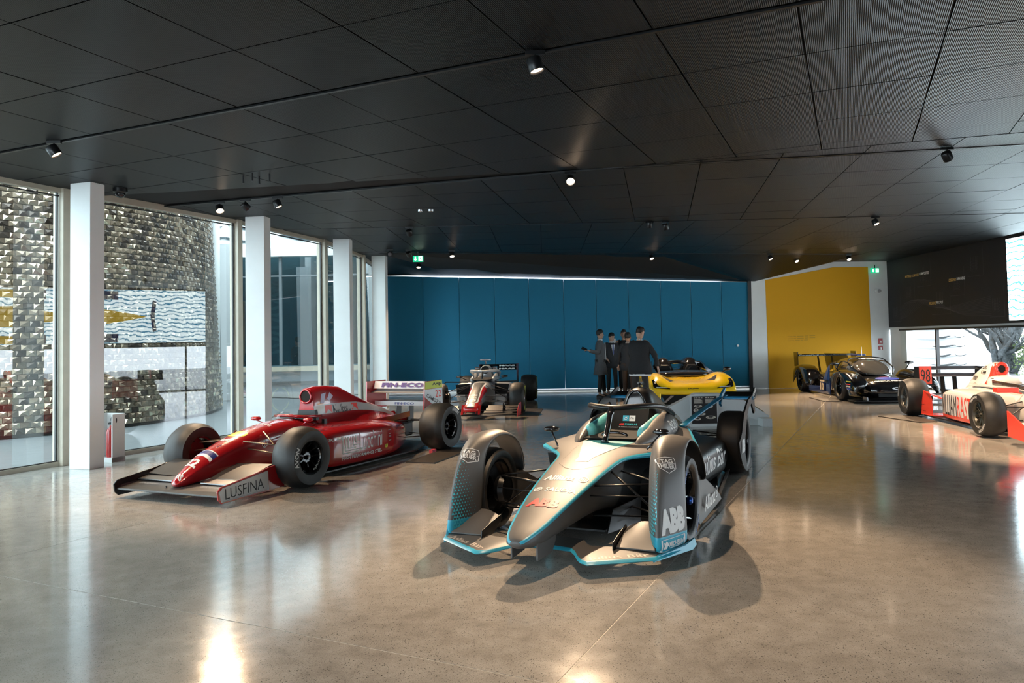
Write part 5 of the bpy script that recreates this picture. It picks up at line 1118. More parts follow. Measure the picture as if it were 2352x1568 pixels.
# headrest fairing with its shoulders, cockpit opening, windscreen
B().loft([sect(1.05, .735, .10, .62), sect(1.12, .80, .20, .6), sect(1.3, .83, .25, .6), sect(1.5, .82, .26, .58)]).build('headrest_fairing', M_IW, IC, smooth=True, sub=1)
plate(IC, 'fairing_slot', [(1.14, -.245, .77), (1.22, -.252, .77), (1.22, -.252, .785), (1.14, -.245, .785)], (0, -.01, 0), M_HOLE)
plate(IC, 'cockpit_opening', [(.35, .15, .665), (.35, -.15, .665), (.55, -.22, .675), (1.06, -.24, .675), (1.06, .24, .675), (.55, .22, .675)], (0, 0, .01), M_HOLE)
both(lambda s: B().loft([[P(u, s * a, .66), P(u, s * (a + .005), z), P(u, s * (a - .02), z), P(u, s * (a - .02), .66)] for u, a, z in ((.30, .14, .70), (.5, .23, .73), (.8, .27, .74), (1.12, .28, .76))]).build('cockpit_side', mat('smoked_screen', (.035, .025, .02), .1, coat=.5), IC, smooth=True))
both(lambda s: plate(IC, 'cockpit_shoulder', [(.15, .20 * s, .62), (.5, .27 * s, .66), (1.3, .33 * s, .66), (1.9, .34 * s, .62), (1.9, .20 * s, .60), (.3, .1 * s, .6)], (0, 0, .02), M_IW))
both(lambda s: B().box(P(.16, .52 * s, .665), (.14, .30, .07)).tube([P(.22, .40 * s, .63), P(.30, .24 * s, .60)], .014, 6).build('mirror', M_IR, IC, bevel=.02))
iw = lambda txt, u0, u1, z, h, m, tg=ipt, bold=0, nm='side_lettering': word(txt, P(u0, -.9, z), P(u1, -.9, z), (0, 0, 1), h, m, IC, tg, bold, reach=.9, off=.003, name=nm)
iw('WILLIAM', 2.02, 1.32, .15, .34, M_INK, bold=.0); iw('RAST', 1.29, .80, .15, .34, M_IR, bold=.0)
iw('HONDA', 2.28, 2.0, .70, .075, M_INK, ict, .03, 'cover_lettering'); iw('IZOD', 1.88, 1.66, .90, .055, M_INK, ict, .03, 'cover_lettering'); 
lay('badge', [line2d([(0, 0), (1, 0), (1, 1), (0, 1), (0, 0)], .07), poly2d([(.3, .2), (.95, .15), (.95, .85), (.4, .8)])], P(1.90, -.9, .82), P(1.66, -.9, .82), (0, 0, 1), .055, M_INK, IC, ict, reach=.9, off=.003)
iw('Geronimo', 1.95, 1.45, .625, .05, M_INK, ict, .02, 'cover_lettering')
ibt = bvh_of([ib]); word('Firestone', P(-.05, -.9, .40), P(-.65, -.9, .37), (0, 0, 1), .07, M_INK, IC, ibt, .02, reach=.9, off=.003)
# red guards ahead of the rear wheels
both(lambda s: (plate(IC, 'rear_guard', [(2.30, .78 * s, .07), (2.62, .84 * s, .09), (2.58, .84 * s, .30), (2.54, .82 * s, .50), (2.36, .80 * s, .48), (2.30, .78 * s, .36)], (0, -.02 * s, 0), M_IR), plate(IC, 'guard_ramp', [(2.28, .42 * s, .30), (2.5, .42 * s, .34), (2.56, .82 * s, .50), (2.32, .80 * s, .46)], (0, 0, -.02), M_IR), plate(IC, 'guard_foot', [(2.22, .40 * s, .06), (2.6, .40 * s, .06), (2.62, .84 * s, .07), (2.2, .78 * s, .07)], (0, 0, .02), M_IR)))
word('– – –', P(2.60, -.842, .14), P(2.40, -.842, .14), (0, 0, 1), .012, M_INK, IC, None, name='guard_lettering'); word('– – –', P(2.60, -.842, .25), P(2.38, -.842, .25), (0, 0, 1), .010, M_INK, IC, None, name='guard_lettering')
for s in (1, -1):
    wheel(IC, 'front_wheel', 0, .85 * s, .327, .29, .19, 12, 'mesh', rimm=mat('olive_black_rim', (.035, .034, .026), .35, .4), words=[('FIREHAWK', PI * .62, .035), ('FIRESTONE', -PI * .30, .035)], seg=56, sq=.085)
    wheel(IC, 'rear_wheel', 3.05, .815 * s, .345, .37, .19, 10, 'mesh', rimm=mat('grey_worn_rim', (.10, .095, .085), .35, .6), words=[('FIREHAWK', PI * .85, .035), ('FIRESTONE', -PI * .12, .035)], seg=56, sq=.085)
    for (a, b_, r) in (((-.25, .18, .46), (-.03, .70, .42), .015), ((.30, .24, .48), (.03, .70, .42), .015), ((-.25, .18, .22), (-.03, .70, .19), .015), ((.32, .24, .20), (.03, .70, .19), .015), ((.0, .2, .52), (.02, .68, .22), .012), ((2.6, .2, .42), (3.0, .64, .42), .014), ((2.6, .2, .2), (3.0, .64, .2), .014), ((3.3, .14, .36), (3.08, .64, .4), .014), ((3.2, .14, .2), (3.08, .64, .2), .014)):
        arm(IC, (a[0], a[1] * s, a[2]), (b_[0], b_[1] * s, b_[2]), r)
    B().prism([P(-.86, .98 * s, .12), P(-.86, .98 * s, .46), P(-1.30, .98 * s, .30), P(-1.42, .98 * s, .20), P(-1.42, .98 * s, .10)], P(0, -.02 * s, 0)).build('wing_end_plate', M_IR, IC)
    B().loft([[P(-1.35, v * s, .15), P(-1.1, v * s, .18), P(-.95, v * s, .22), P(-.95, v * s, .21), P(-1.1, v * s, .16)] for v in (.05, .97)]).build('front_wing', M_WINGG, IC)
    B().loft([[P(-1.0, v * s, .25), P(-.86, v * s, .30), P(-.86, v * s, .29), P(-1.0, v * s, .235)] for v in (.18, .97)]).build('wing_flap', M_IW, IC)
    B().prism([P(u, .56 * s, z) for u, z in ((3.36, .58), (3.36, .88), (3.70, .88), (3.72, .58))], P(0, -.02 * s, 0)).build('wing_end_plate', M_CARB, IC)
    plate(IC, 'wing_pillar', [(3.42, .10 * s, .30), (3.60, .10 * s, .30), (3.64, .10 * s, .69), (3.48, .10 * s, .70)], (0, .02 * s, 0), M_CARB)
plate(IC, 'floor', [(.5, .70, .045), (2.6, .80, .045), (3.2, .5, .06), (3.2, -.5, .06), (2.6, -.80, .045), (.5, -.70, .045)], (0, 0, .02), M_CARB)
B().box(P(2.95, 0, .25), (.7, .26, .22)).build('gearbox', M_CARB, IC, bevel=.03)
for z, u0 in ((.70, 3.36), (.83, 3.46)): B().loft([[P(u0, v, z), P(u0 + .12, v, z + .012), P(u0 + .24, v, z + .05), P(u0 + .24, v, z + .04), P(u0 + .12, v, z - .012)] for v in (-.55, .55)]).build('wing_element', mat('dusky_wing_grey', (.20, .17, .18), .3, .3), IC)
# the number also stands on a board facing forward on the right end plate
B().prism([P(3.33, -.60, .56), P(3.33, -.38, .56), P(3.33, -.38, .90), P(3.33, -.60, .90)], P(.012, 0, 0)).build('number_board', M_IR, IC)
word('98', P(3.329, -.575, .60), P(3.329, -.405, .60), (0, 0, 1), .24, M_INK, IC, None, .0, name='race_number')

# ================================================================== the grey, red and black grand prix car with the head ring
HA = thing('racing_car', 'silver, black and red grand prix car seen head-on in front of the blue wall', 'racing car', (-1.42, 15.8, 0), 0); HA.rotation_euler.z = PI / 2 - .06
M_SILV = mat('silver_grey_paint', (.30, .31, .32), .3, .2, coat=.5); M_HRED = mat('bright_red_nose_paint', (.55, .012, .012), .25, coat=.6); M_LIME = mat('lime_yellow_band', (.55, .60, .05), .5); M_GUN = mat('dark_grey_nose_panel', (.05, .05, .052), .35)
T = [(-1.12, .24, .155, .15), (-1.08, .27, .16, .14), (-.9, .33, .15, .17), (-.6, .44, .15, .22), (-.3, .55, .17, .26), (0, .63, .19, .26), (.35, .68, .24, .18), (.7, .70, .29, .1), (1.2, .66, .33, .06), (1.8, .62, .36, .06), (2.4, .55, .32, .06), (3.0, .44, .22, .08), (3.5, .36, .14, .12)]
hb_ = B().loft([sect(*t, sh=.4) for t in T], mats=lambda i, j: (0 if i > 4 else (1 if j in (1, 2, 11, 12) else (3 if j in (0, 13) else 2 if i < 3 else 0)))).build('bodywork', [M_SILV, M_HRED, M_HRED, M_GUN], HA, smooth=True, sub=1)
ht = bvh_of([hb_])
def hatop(nm, pts, m, z=.95):
    vs = [(v, u) for v, u in pts]; x0, x1 = min(q[0] for q in vs), max(q[0] for q in vs); y0, y1 = min(q[1] for q in vs), max(q[1] for q in vs)
    lay(nm, [poly2d(vs)], P(y0, x0, z), P(y0, x1, z), (1, 0, 0), y1 - y0, m, HA, ht, off=.003, reach=1, step=.04)
hatop('nose_panel', [(-.09, -.93), (.09, -.93), (.12, -.85), (.115, -.2), (.15, .25), (-.15, .25), (-.115, -.2), (-.12, -.85)], M_TXT); 
vs_ = [(-.065, -.92), (.065, -.92), (.095, -.84), (.09, -.2), (.12, .22), (-.12, .22), (-.09, -.2), (-.095, -.84)]
x = lay('nose_panel', [poly2d([(v, u) for v, u in vs_])], P(-.92, -.12, .95), P(-.92, .12, .95), (1, 0, 0), 1.14, M_GUN, HA, ht, off=.006, reach=1, step=.04)
for txt, u, w, du in (('PIRELLI', -.62, .07, .07), ('– – –', -.72, .07, .02), ('HAAS', -.84, .07, .09)): word(txt, P(u, -w, .95), P(u, w, .95), (1, 0, 0), du, M_TXT, HA, ht, .03, reach=1, off=.009, step=.04, name='nose_lettering')
both(lambda s: plate(HA, 'nose_prong', [(-1.14, .15 * s, .10), (-1.14, .19 * s, .10), (-.98, .19 * s, .28), (-.98, .13 * s, .28)], (.10, 0, 0), M_HRED))
both(lambda s: plate(HA, 'wing_pylon', [(-1.10, .10 * s, .12), (-.85, .10 * s, .12), (-.85, .10 * s, .24), (-1.10, .10 * s, .24)], (0, .012 * s, 0), M_HRED))
T = [(.62, .50, .64, .30), (.75, .62, .66, .14), (1.1, .68, .65, .08), (1.6, .68, .60, .07), (2.1, .58, .52, .07), (2.6, .42, .44, .07), (3.1, .26, .38, .09)]
B().loft([sect(u, zt, w, zb, .15, .04) for u, w, zt, zb in T]).build('side_pods', M_SILV, HA, smooth=True, sub=1)
both(lambda s: plate(HA, 'pod_intake', [(.60, .28 * s, .38), (.60, .56 * s, .38), (.60, .60 * s, .60), (.60, .28 * s, .62)], (.01, 0, 0), M_HOLE))
both(lambda s: B().tube([P(.45, .30 * s, .66), P(.45, .78 * s, .67), P(.47, .84 * s, .62), P(.55, .84 * s, .20)], .014, 6).build('turning_vane', M_CARB, HA))
both(lambda s: plate(HA, 'barge_board', [(.25, .30 * s, .08), (.5, .5 * s, .08), (.5, .5 * s, .34), (.28, .34 * s, .40)], (0, .01 * s, 0), M_SILV))
T = [(1.12, .13, .99, .66, .26), (1.25, .135, 1.02, .64, .28), (1.5, .12, 1.0, .62, .3), (2.0, .08, .88, .56, .26), (2.6, .04, .70, .48, .18), (3.1, .02, .52, .42, .1)]
B().loft([half([(u, 0, zt), (u, w * .7, zt - .02), (u, w, zt - .1), (u, w * 1.05, zt - .2), (u, wb * .8, zb + .06), (u, wb, zb), (u, 0, zb - .1)]) for u, w, zt, zb, wb in T]).build('engine_cover', M_SILV, HA, smooth=True, sub=1)
el = [(1.105, .095 * math.cos(a), .90 + .09 * math.sin(a)) for a in [k * PI / 10 for k in range(20)]]
B().prism([P(*q) for q in el], P(-.01, 0, 0)).build('air_intake', M_HOLE, HA)
B().box(P(1.2, 0, 1.13), (.05, .25, .035)).box(P(1.2, 0, 1.08), (.03, .03, .10)).build('camera_bar', M_GLOSSK, HA, bevel=.006)
both(lambda s: B().box(P(1.3, .20 * s, .93), (.16, .12, .08)).build('camera_pod', M_GLOSSK, HA, bevel=.02))
plate(HA, 'cockpit_opening', [(.45, .16, .70), (.45, -.16, .70), (.6, -.24, .715), (1.15, -.24, .72), (1.15, .24, .72), (.6, .24, .715)], (0, 0, .012), M_HOLE)
both(lambda s: B().loft([[P(u, s * .27, .66), P(u, s * .27, z), P(u, s * .22, z + .01), P(u, s * .20, .66)] for u, z in ((.6, .72), (.9, .78), (1.3, .83), (1.6, .82))]).build('headrest_pad', M_SILV, HA, smooth=True))
hoop = [(1.35, .28, .78), (1.2, .32, .84), (.95, .30, .885), (.78, .18, .89), (.72, 0, .88)]; hoop += [(u, -v, z) for u, v, z in hoop[-2::-1]]
B().tube(catmull([P(*q) for q in hoop], 5), .030, 10).build('halo_hoop', M_SILV, HA, smooth=True); B().tube([P(.72, 0, .88), P(.62, 0, .79), P(.52, 0, .69)], .022, 8).build('halo_pillar', M_GLOSSK, HA, smooth=True)
both(lambda s: mirror(HA, .55, .50 * s, .775, M_GLOSSK, s, (.62, .28 * s, .68), w=.17, h=.055))
for s in (1, -1):
    wheel(HA, 'front_wheel', 0, .845 * s, .335, .31, .175, 10, 'thin', rimm=mat('silver_rim', (.30, .31, .33), .3, .8) if s > 0 else None, band=M_LIME, seg=48, sq=.07)
    wheel(HA, 'rear_wheel', 3.6, .80 * s, .335, .40, .175, 10, 'thin', band=M_LIME, seg=40, sq=.08)
    for (a, b_, r) in (((-.25, .17, .58), (-.03, .70, .48), .013), ((.35, .24, .60), (.03, .70, .48), .013), ((-.25, .17, .30), (-.03, .70, .24), .013), ((.40, .25, .28), (.03, .70, .24), .013), ((-.1, .18, .62), (0, .68, .28), .011), ((-.2, .17, .40), (-.1, .70, .38), .012)):
        arm(HA, (a[0], a[1] * s, a[2]), (b_[0], b_[1] * s, b_[2]), r)
    B().lathe([(0, -.05), (.12, -.05), (.14, .05), (0, .05)], P(0, .67 * s, .335), 'y', 16).build('brake_duct', M_CARB, HA)
    for k in range(4): B().loft([[P(-1.12 + k * .11, v * s, .09 + k * .035 + (.02 if v > .5 else 0)), P(-1.03 + k * .11, v * s, .11 + k * .045), P(-1.03 + k * .11, v * s, .10 + k * .045)] for v in (.22 + .03 * k, .5, .93)]).build('wing_flap', M_CARB, HA)
    plate(HA, 'wing_end_plate', [(-1.2, .95 * s, .05), (-.62, .97 * s, .05), (-.60, .97 * s, .30), (-.9, .96 * s, .30), (-1.2, .95 * s, .16)], (0, -.012 * s, 0), M_HRED)
    plate(HA, 'wing_fence', [(-1.0, .62 * s, .12), (-.7, .62 * s, .12), (-.68, .62 * s, .31), (-.85, .62 * s, .29)], (0, .01 * s, 0), M_CARB)
    plate(HA, 'wing_end_plate', [(3.5, .50 * s, .42), (3.86, .50 * s, .42), (3.9, .50 * s, .96), (3.5, .50 * s, .96)], (0, -.015 * s, 0), mat('maroon_end_plate', (.12, .02, .03), .4))
plate(HA, 'front_wing', [(-1.15, .95, .075), (-.95, .95, .085), (-.95, -.95, .085), (-1.15, -.95, .075)], (0, 0, .012), M_CARB)
for z, t in ((.80, 0), (.88, .06)): B().prism([P(3.55 + t, .49, z), P(3.55 + t, -.49, z), P(3.60 + t, -.49, z + .075), P(3.60 + t, .49, z + .075)], P(.01, 0, 0)).build('wing_element', M_GLOSSK, HA)
word('HAAS', P(3.553, .02, .815), P(3.553, .44, .815), (.05, 0, .075), .045, M_TXT, HA, None, .09, name='wing_lettering'); word('HAAS', P(3.613, .02, .895), P(3.613, .44, .895), (.05, 0, .075), .045, M_TXT, HA, None, .09, name='wing_lettering')
plate(HA, 'floor', [(.3, .2, .04), (.8, .70, .04), (3.2, .65, .04), (3.2, -.65, .04), (.8, -.70, .04), (.3, -.2, .04)], (0, 0, .02), M_CARB)
# ---- floor mats under the wheels
wheel_mat('brown floor mat behind the red car, under its rear tyre', [(-1.80, 9.52), (-1.42, 9.40), (-1.02, 10.68), (-1.42, 10.78)])
wheel_mat('brown floor mat under the silver and red car front tyre', [(-.62, 15.20), (-.14, 15.25), (-.05, 16.60), (-.55, 16.65)])
wheel_mat('brown floor mat behind the rear tyre of the car numbered 98', [(6.15, 13.68), (6.36, 12.62), (6.70, 12.66), (6.75, 13.72)])
wheel_mat('brown floor mat beside the black prototype front wheel', [(6.50, 18.2), (6.42, 17.1), (6.80, 16.9), (6.90, 18.2)])
# ================================================================== black closed-cockpit prototype, number 10
M_LK = mat('gloss_black_livery', (.006, .006, .007), .12, coat=.8); M_LB = mat('deep_blue_livery', (.008, .02, .10), .2, coat=.6); M_OV = mat('royal_blue_print', (.02, .05, .42), .35); M_GOLD = mat('cream_number_panel', (.55, .45, .30), .5)
LM = thing('racing_car', 'black closed-cockpit racing prototype number 10 in front of the mustard wall', 'racing car', (7.83, 17.3, 0), 0); LM.rotation_euler.z = PI / 2 - .05
def lm_body():
    T = [(-1.02, .30, .30, .22), (-.98, .38, .50, .16), (-.85, .46, .62, .12), (-.5, .52, .64, .10), (0, .56, .60, .10), (.4, .60, .55, .10), (.9, .60, .62, .10), (1.4, .60, .70, .10), (2.0, .60, .72, .10), (2.6, .58, .66, .10), (3.2, .52, .60, .12), (3.75, .46, .5, .2)]
    return B().loft([sect(u, zt, w, zb, .3, .08) for u, zt, w, zb in T]).build('bodywork', M_LK, LM, smooth=True, sub=1)
lb_ = lm_body(); lt_ = bvh_of([lb_])
def lm_fender(s, front):
    if front: T = [(-1.0, .42, .62, .93), (-.9, .52, .60, .95), (-.6, .63, .58, .955), (-.3, .69, .58, .955), (0, .715, .58, .955), (.3, .70, .58, .955), (.5, .64, .60, .94), (.66, .52, .62, .90), (.74, .38, .64, .86)]
    else: T = [(2.25, .40, .60, .90), (2.35, .55, .58, .95), (2.6, .69, .56, .965), (3.0, .76, .55, .97), (3.35, .74, .55, .97), (3.6, .66, .56, .96), (3.8, .52, .58, .94)]
    uc = 0 if front else 3.0; rings = []
    for u, zt, a, b_ in T:
        d = abs(u - uc); cut = .18 if d > .39 else .335 + math.sqrt(max(0, .39 ** 2 - d * d)) * .98
        cut = min(cut, zt - .03)
        rings.append([P(u, s * a, min(.45, zt - .04)), P(u, s * a, zt - .04), P(u, s * (a + .06), zt), P(u, s * (b_ - .08), zt), P(u, s * (b_ - .015), zt - .05), P(u, s * b_, max(zt - .14, cut + .0)), P(u, s * b_, cut), P(u, s * (b_ - .03), cut), P(u, s * (b_ - .05), max(zt - .16, cut)), P(u, s * (b_ - .1), zt - .07), P(u, s * (a + .07), zt - .07), P(u, s * (a + .03), min(.45, zt - .05))])
    return B().loft(rings).build('fender', M_LK, LM, smooth=True, sub=1)
LF = {}
for s in (1, -1):
    for f_t in (True, False): LF[(s, f_t)] = lm_fender(s, f_t)
    wheel(LM, 'front_wheel', 0, .80 * s, .335, .30, .235, 7, 'y', tyre=M_TYRE2, lip=mat('bronze_lip', (.30, .22, .12), .3, .9), seg=40)
    wheel(LM, 'rear_wheel', 3.0, .79 * s, .345, .33, .235, 7, 'y', tyre=M_TYRE2, lip=MATS['bronze_lip'], seg=40)
    plate(LM, 'side_sill', [(.72, .90 * s, .08), (2.3, .92 * s, .08), (2.3, .92 * s, .22), (1.2, .92 * s, .26), (.74, .90 * s, .42)], (0, -.03 * s, 0), M_LB)
    plate(LM, 'dive_plane', [(-1.05, .80 * s, .14), (-.75, .97 * s, .16), (-.70, .97 * s, .30), (-.95, .93 * s, .24)], (0, -.012 * s, 0), M_LK)
    plate(LM, 'splitter_fence', [(-1.12, .70 * s, .05), (-.9, .72 * s, .05), (-.9, .72 * s, .15), (-1.1, .70 * s, .15)], (0, .012, 0), M_STEEL)
    hl = B().loft([[P(-.965 + k * .05, s * (.86 - k * .02), .40 + k * .045), P(-.96 + k * .05, s * (.90 - k * .012), .385 + k * .045), P(-.93 + k * .055, s * (.925 - k * .01), .36 + k * .045), P(-.93 + k * .05, s * (.86 - k * .02), .38 + k * .045)] for k in range(6)]).build('headlamp', mat('headlamp_glass', (.25, .27, .30), .05, .6), LM, smooth=True)
    mirror(LM, .35, .88 * s, .84, M_LK, s, (.42, .80 * s, .68), w=.22, h=.075, r=.014)
plate(LM, 'splitter', [(-1.15, .60, .045), (-1.05, .93, .045), (-.6, .95, .045), (-.6, -.95, .045), (-1.05, -.93, .045), (-1.15, -.60, .045)], (0, 0, .02), M_CARB)
plate(LM, 'nose_intake', [(-1.02, .42, .14), (-1.02, -.42, .14), (-1.0, -.42, .21), (-1.0, .42, .21)], (.01, 0, 0), M_HOLE)
plate(LM, 'floor', [(-.6, .6, .05), (3.7, .7, .05), (3.7, -.7, .05), (-.6, -.6, .05)], (0, 0, .02), M_CARB)
# canopy: glass with dark roof and pillars
CT = [(-.12, .575, .10, .56), (.10, .70, .36, .56), (.35, .83, .44, .56), (.6, .92, .46, .56), (.9, .965, .45, .56), (1.3, .985, .43, .56), (1.8, .96, .38, .55), (2.4, .88, .24, .54), (2.9, .78, .12, .52)]
def csec(u, zt, w, zb, e=0): return [P(u, 0, zt + e), P(u, w * .45, zt - (zt - zb) * .04 + e), P(u, w * .78 + e, zt - (zt - zb) * .20 + e), P(u, w * .95 + e, zt - (zt - zb) * .5), P(u, w + e, zb)]
def fullc(u, zt, w, zb, e=0): return csec(u, zt, w, zb, e) + [Vector((q.x, -q.y, q.z)) for q in csec(u, zt, w, zb, e)[:0:-1]]
B().loft([fullc(*t) for t in CT], mats=lambda i, j: 1 if (i < 3) or (i < 5 and j in (2, 3, 5, 6)) else 0).build('canopy', [M_LK, mat('tinted_canopy_glass', (.10, .095, .085), .04, .3, coat=1)], LM, smooth=True, sub=1)
for tr, nm in (([(-.05, .30, .60), (.3, .46, .72), (.62, .475, .82), (.75, .40, .93), (.8, .2, .97), (.8, 0, .98)], 'windscreen_frame'),):
    pts = tr + [(u, -v, z) for u, v, z in tr[-2::-1]]; B().tube(catmull([P(*q) for q in pts], 4), .013, 6).build(nm, M_LK, LM, smooth=True)
both(lambda s: B().tube(catmull([P(.3, .455 * s, .74), P(.75, .47 * s, .86), P(1.2, .455 * s, .85), P(1.5, .44 * s, .70), P(1.4, .45 * s, .60)], 4), .016, 6).build('door_frame', M_LK, LM, smooth=True))
B().box(P(1.25, 0, 1.02), (.46, .22, .05)).build('roof_scoop', M_LB, LM, bevel=.02); B().tube([P(1.0, 0, 1.0), P(1.02, 0, 1.22)], .006, 5).build('antenna', M_STEEL, LM)
plate(LM, 'shark_fin', [(1.9, .0, .90), (3.6, .0, .50), (3.85, .0, 1.02), (2.1, .0, 1.04)], (0, .012, 0), M_LK)
B().tube(catmull([P(.2, .02, .62), P(.18, .02, .72)], 2), .006, 5).build('wiper', M_INK, LM)
# rear wing
B().loft([[P(3.70, v, .95), P(3.80, v, .975), P(3.98, v, 1.0), P(3.98, v, .985), P(3.80, v, .945)] for v in (-.80, .80)]).build('wing_element', M_LK, LM)
B().prism([P(3.69, -.79, .945), P(3.69, .79, .945), P(3.70, .79, 1.0), P(3.70, -.79, 1.0)], P(.01, 0, 0)).build('wing_face', M_LK, LM)
both(lambda s: B().prism([P(u, .80 * s, z) for u, z in ((3.6, .66), (3.95, .66), (4.0, 1.07), (3.6, 1.07))], P(0, .014 * s, 0)).build('wing_end_plate', M_LK, LM))
both(lambda s: plate(LM, 'wing_pillar', [(3.55, .2 * s, .5), (3.7, .2 * s, .5), (3.86, .2 * s, .96), (3.74, .2 * s, .96)], (0, .015, 0), M_CARB))
word('CountOnKonica', P(3.688, -.76, .955), P(3.688, .10, .955), (0, 0, 1), .035, M_TXT, LM, None, .04, name='wing_lettering')
lf = lambda nm, sh, a, b_, up, h, m, tg=lt_: lay(nm, sh, P(*a), P(*b_), up, h, m, LM, tg, off=.004, reach=.6, step=.04)
lf('blue_oval', [ring2d(0, 0, .001, 1, 32, sy=.5)], (-.72, -.26, .8), (-.72, .26, .8), (1, 0, .3), .34, M_OV)
word('KONICA MINOLTA', P(-.93, -.46, .8), P(-.93, .46, .8), (1, 0, .5), .075, M_TXT, LM, lt_, .04, reach=.8, off=.004, name='nose_lettering')
lf('red_mark', [poly2d([(0, 0), (1, 0), (.9, 1), (.1, 1)])], (-.28, -.10, .9), (-.28, .12, .9), (1, 0, 0), .05, M_HRED)
word('CADILLAC', P(.62, -.20, 1.2), P(.62, .24, 1.2), (1, 0, .2), .06, M_TXT, LM, bvh_of([o for o in LM.children if o.name.startswith('canopy')]), .05, reach=.6, off=.02, name='roof_lettering')
lf('crest', [ring2d(0, 0, .6, 1, 16, sy=.4)], (-1.01, -.12, .30), (-1.01, .12, .30), (0, 0, 1), .05, M_STEEL, None)
B().prism([P(1.0, -.935, .14), P(1.34, -.935, .14), P(1.34, -.935, .40), P(1.0, -.935, .40)], P(0, .01, 0)).build('number_panel', M_LB, LM); word('10', P(1.31, -.937, .16), P(1.04, -.937, .16), (0, 0, 1), .19, M_GOLD, LM, None, .06, name='race_number')
B().prism([P(1.0, -.936, .37), P(1.34, -.936, .37), P(1.34, -.936, .41), P(1.0, -.936, .41)], P(0, .01, 0)).build('number_strip', M_GOLD, LM)
plate(LM, 'striped_blade', [(.66, -.93, .42), (.80, -.935, .44), (1.1, -.935, .42), (1.0, -.88, .66), (.85, -.86, .80)], (0, .02, 0), M_LB)
for k, (z, m) in enumerate(((.46, M_YELL), (.40, M_FLUO), (.35, M_TXT), (.30, M_OV))): lay('sponsor_patch', [poly2d([(0, 0), (1, 0), (1, 1), (0, 1)])], P(-.55, -1.0, z), P(-.80, -1.0, z), (0, 0, 1), .022, m, LM, bvh_of([LF[(-1, True)]]), off=.003, reach=.5)
for (u, v) in ((-.75, -.78), (-.75, .70)): lf('white_patch', [line2d([(0, 0), (1, 0), (1, 1), (0, 1), (0, 0)], .12), line2d([(0, .5), (1, .5)], .12)], (u, v - .05, .9), (u, v + .05, .9), (1, 0, .2), .10, M_TXT, bvh_of([LF[(-1 if v < 0 else 1, True)]]))
# ================================================================== yellow open two-seater
M_SY = mat('gloss_yellow_paint', (.86, .56, .008), .22, coat=.7); ST = thing('sports_car', 'bright yellow open-top sports car with twin black head fairings facing the camera', 'sports car', (3.25, 16.98, 0), 0); ST.rotation_euler.z = PI / 2 - .03
def st_body():
    # half section by station: (v, z) list
    S = [(-1.02, [(0, .40), (.25, .40), (.5, .395), (.72, .39), (.86, .40), (.905, .38), (.90, .33), (.6, .315), (0, .31)]),
         (-.98, [(0, .47), (.25, .47), (.5, .46), (.70, .50), (.86, .52), (.93, .46), (.925, .34), (.6, .30), (0, .30)]),
         (-.85, [(0, .53), (.25, .53), (.48, .53), (.66, .62), (.84, .64), (.945, .54), (.94, .30), (.6, .28), (0, .28)]),
         (-.6, [(0, .565), (.25, .56), (.46, .57), (.64, .71), (.83, .72), (.955, .60), (.955, .42), (.6, .28), (0, .26)]),
         (-.3, [(0, .59), (.25, .585), (.45, .60), (.62, .75), (.82, .755), (.96, .64), (.96, .50), (.62, .30), (0, .2)]),
         (0, [(0, .61), (.25, .605), (.45, .62), (.62, .755), (.82, .76), (.96, .66), (.96, .56), (.62, .30), (0, .15)]),
         (.35, [(0, .63), (.3, .63), (.5, .64), (.66, .72), (.82, .72), (.95, .62), (.95, .45), (.8, .15), (0, .12)]),
         (.8, [(0, .62), (.4, .62), (.6, .64), (.70, .68), (.82, .66), (.92, .58), (.92, .35), (.88, .13), (0, .12)]),
         (1.5, [(0, .60), (.4, .60), (.62, .66), (.74, .72), (.86, .70), (.93, .60), (.92, .35), (.9, .13), (0, .12)]),
         (2.1, [(0, .74), (.3, .76), (.6, .76), (.76, .78), (.88, .76), (.96, .64), (.96, .45), (.9, .15), (0, .14)]),
         (2.6, [(0, .76), (.3, .78), (.6, .78), (.76, .80), (.90, .78), (.97, .68), (.97, .55), (.8, .2), (0, .16)]),
         (3.1, [(0, .74), (.3, .76), (.6, .76), (.76, .76), (.88, .74), (.95, .64), (.94, .45), (.8, .3), (0, .3)])]
    return B().loft([half([(u,) + q for q in p]) for u, p in S]).build('bodywork', M_SY, ST, smooth=True, sub=2)
sb = st_body(); stt = bvh_of([sb])
both(lambda s: plate(ST, 'front_strake', [(-1.02, .70 * s, .36), (-1.0, .93 * s, .38), (-.96, .93 * s, .12), (-1.05, .82 * s, .10), (-1.02, .72 * s, .16)], (.12, 0, 0), M_SY, bevel=.02))
plate(ST, 'front_opening', [(-.99, .70, .30), (-.99, -.70, .30), (-.97, -.60, .14), (-.97, .60, .14)], (.02, 0, 0), M_HOLE)
both(lambda s: plate(ST, 'duct_blade', [(-.99, .42 * s, .29), (-.99, .50 * s, .29), (-.985, .66 * s, .14), (-.985, .60 * s, .14)], (-.01, 0, 0), M_STEEL))
plate(ST, 'splitter', [(-1.06, .60, .10), (-1.02, .92, .10), (-.7, .95, .10), (-.7, -.95, .10), (-1.02, -.92, .10), (-1.06, -.60, .10)], (0, 0, .025), M_CARB)
fl = lambda nm, sh, a, b_, up, h, m, off=.004: lay(nm, sh, P(*a), P(*b_), up, h, m, ST, stt, off=off, reach=.5, step=.04)
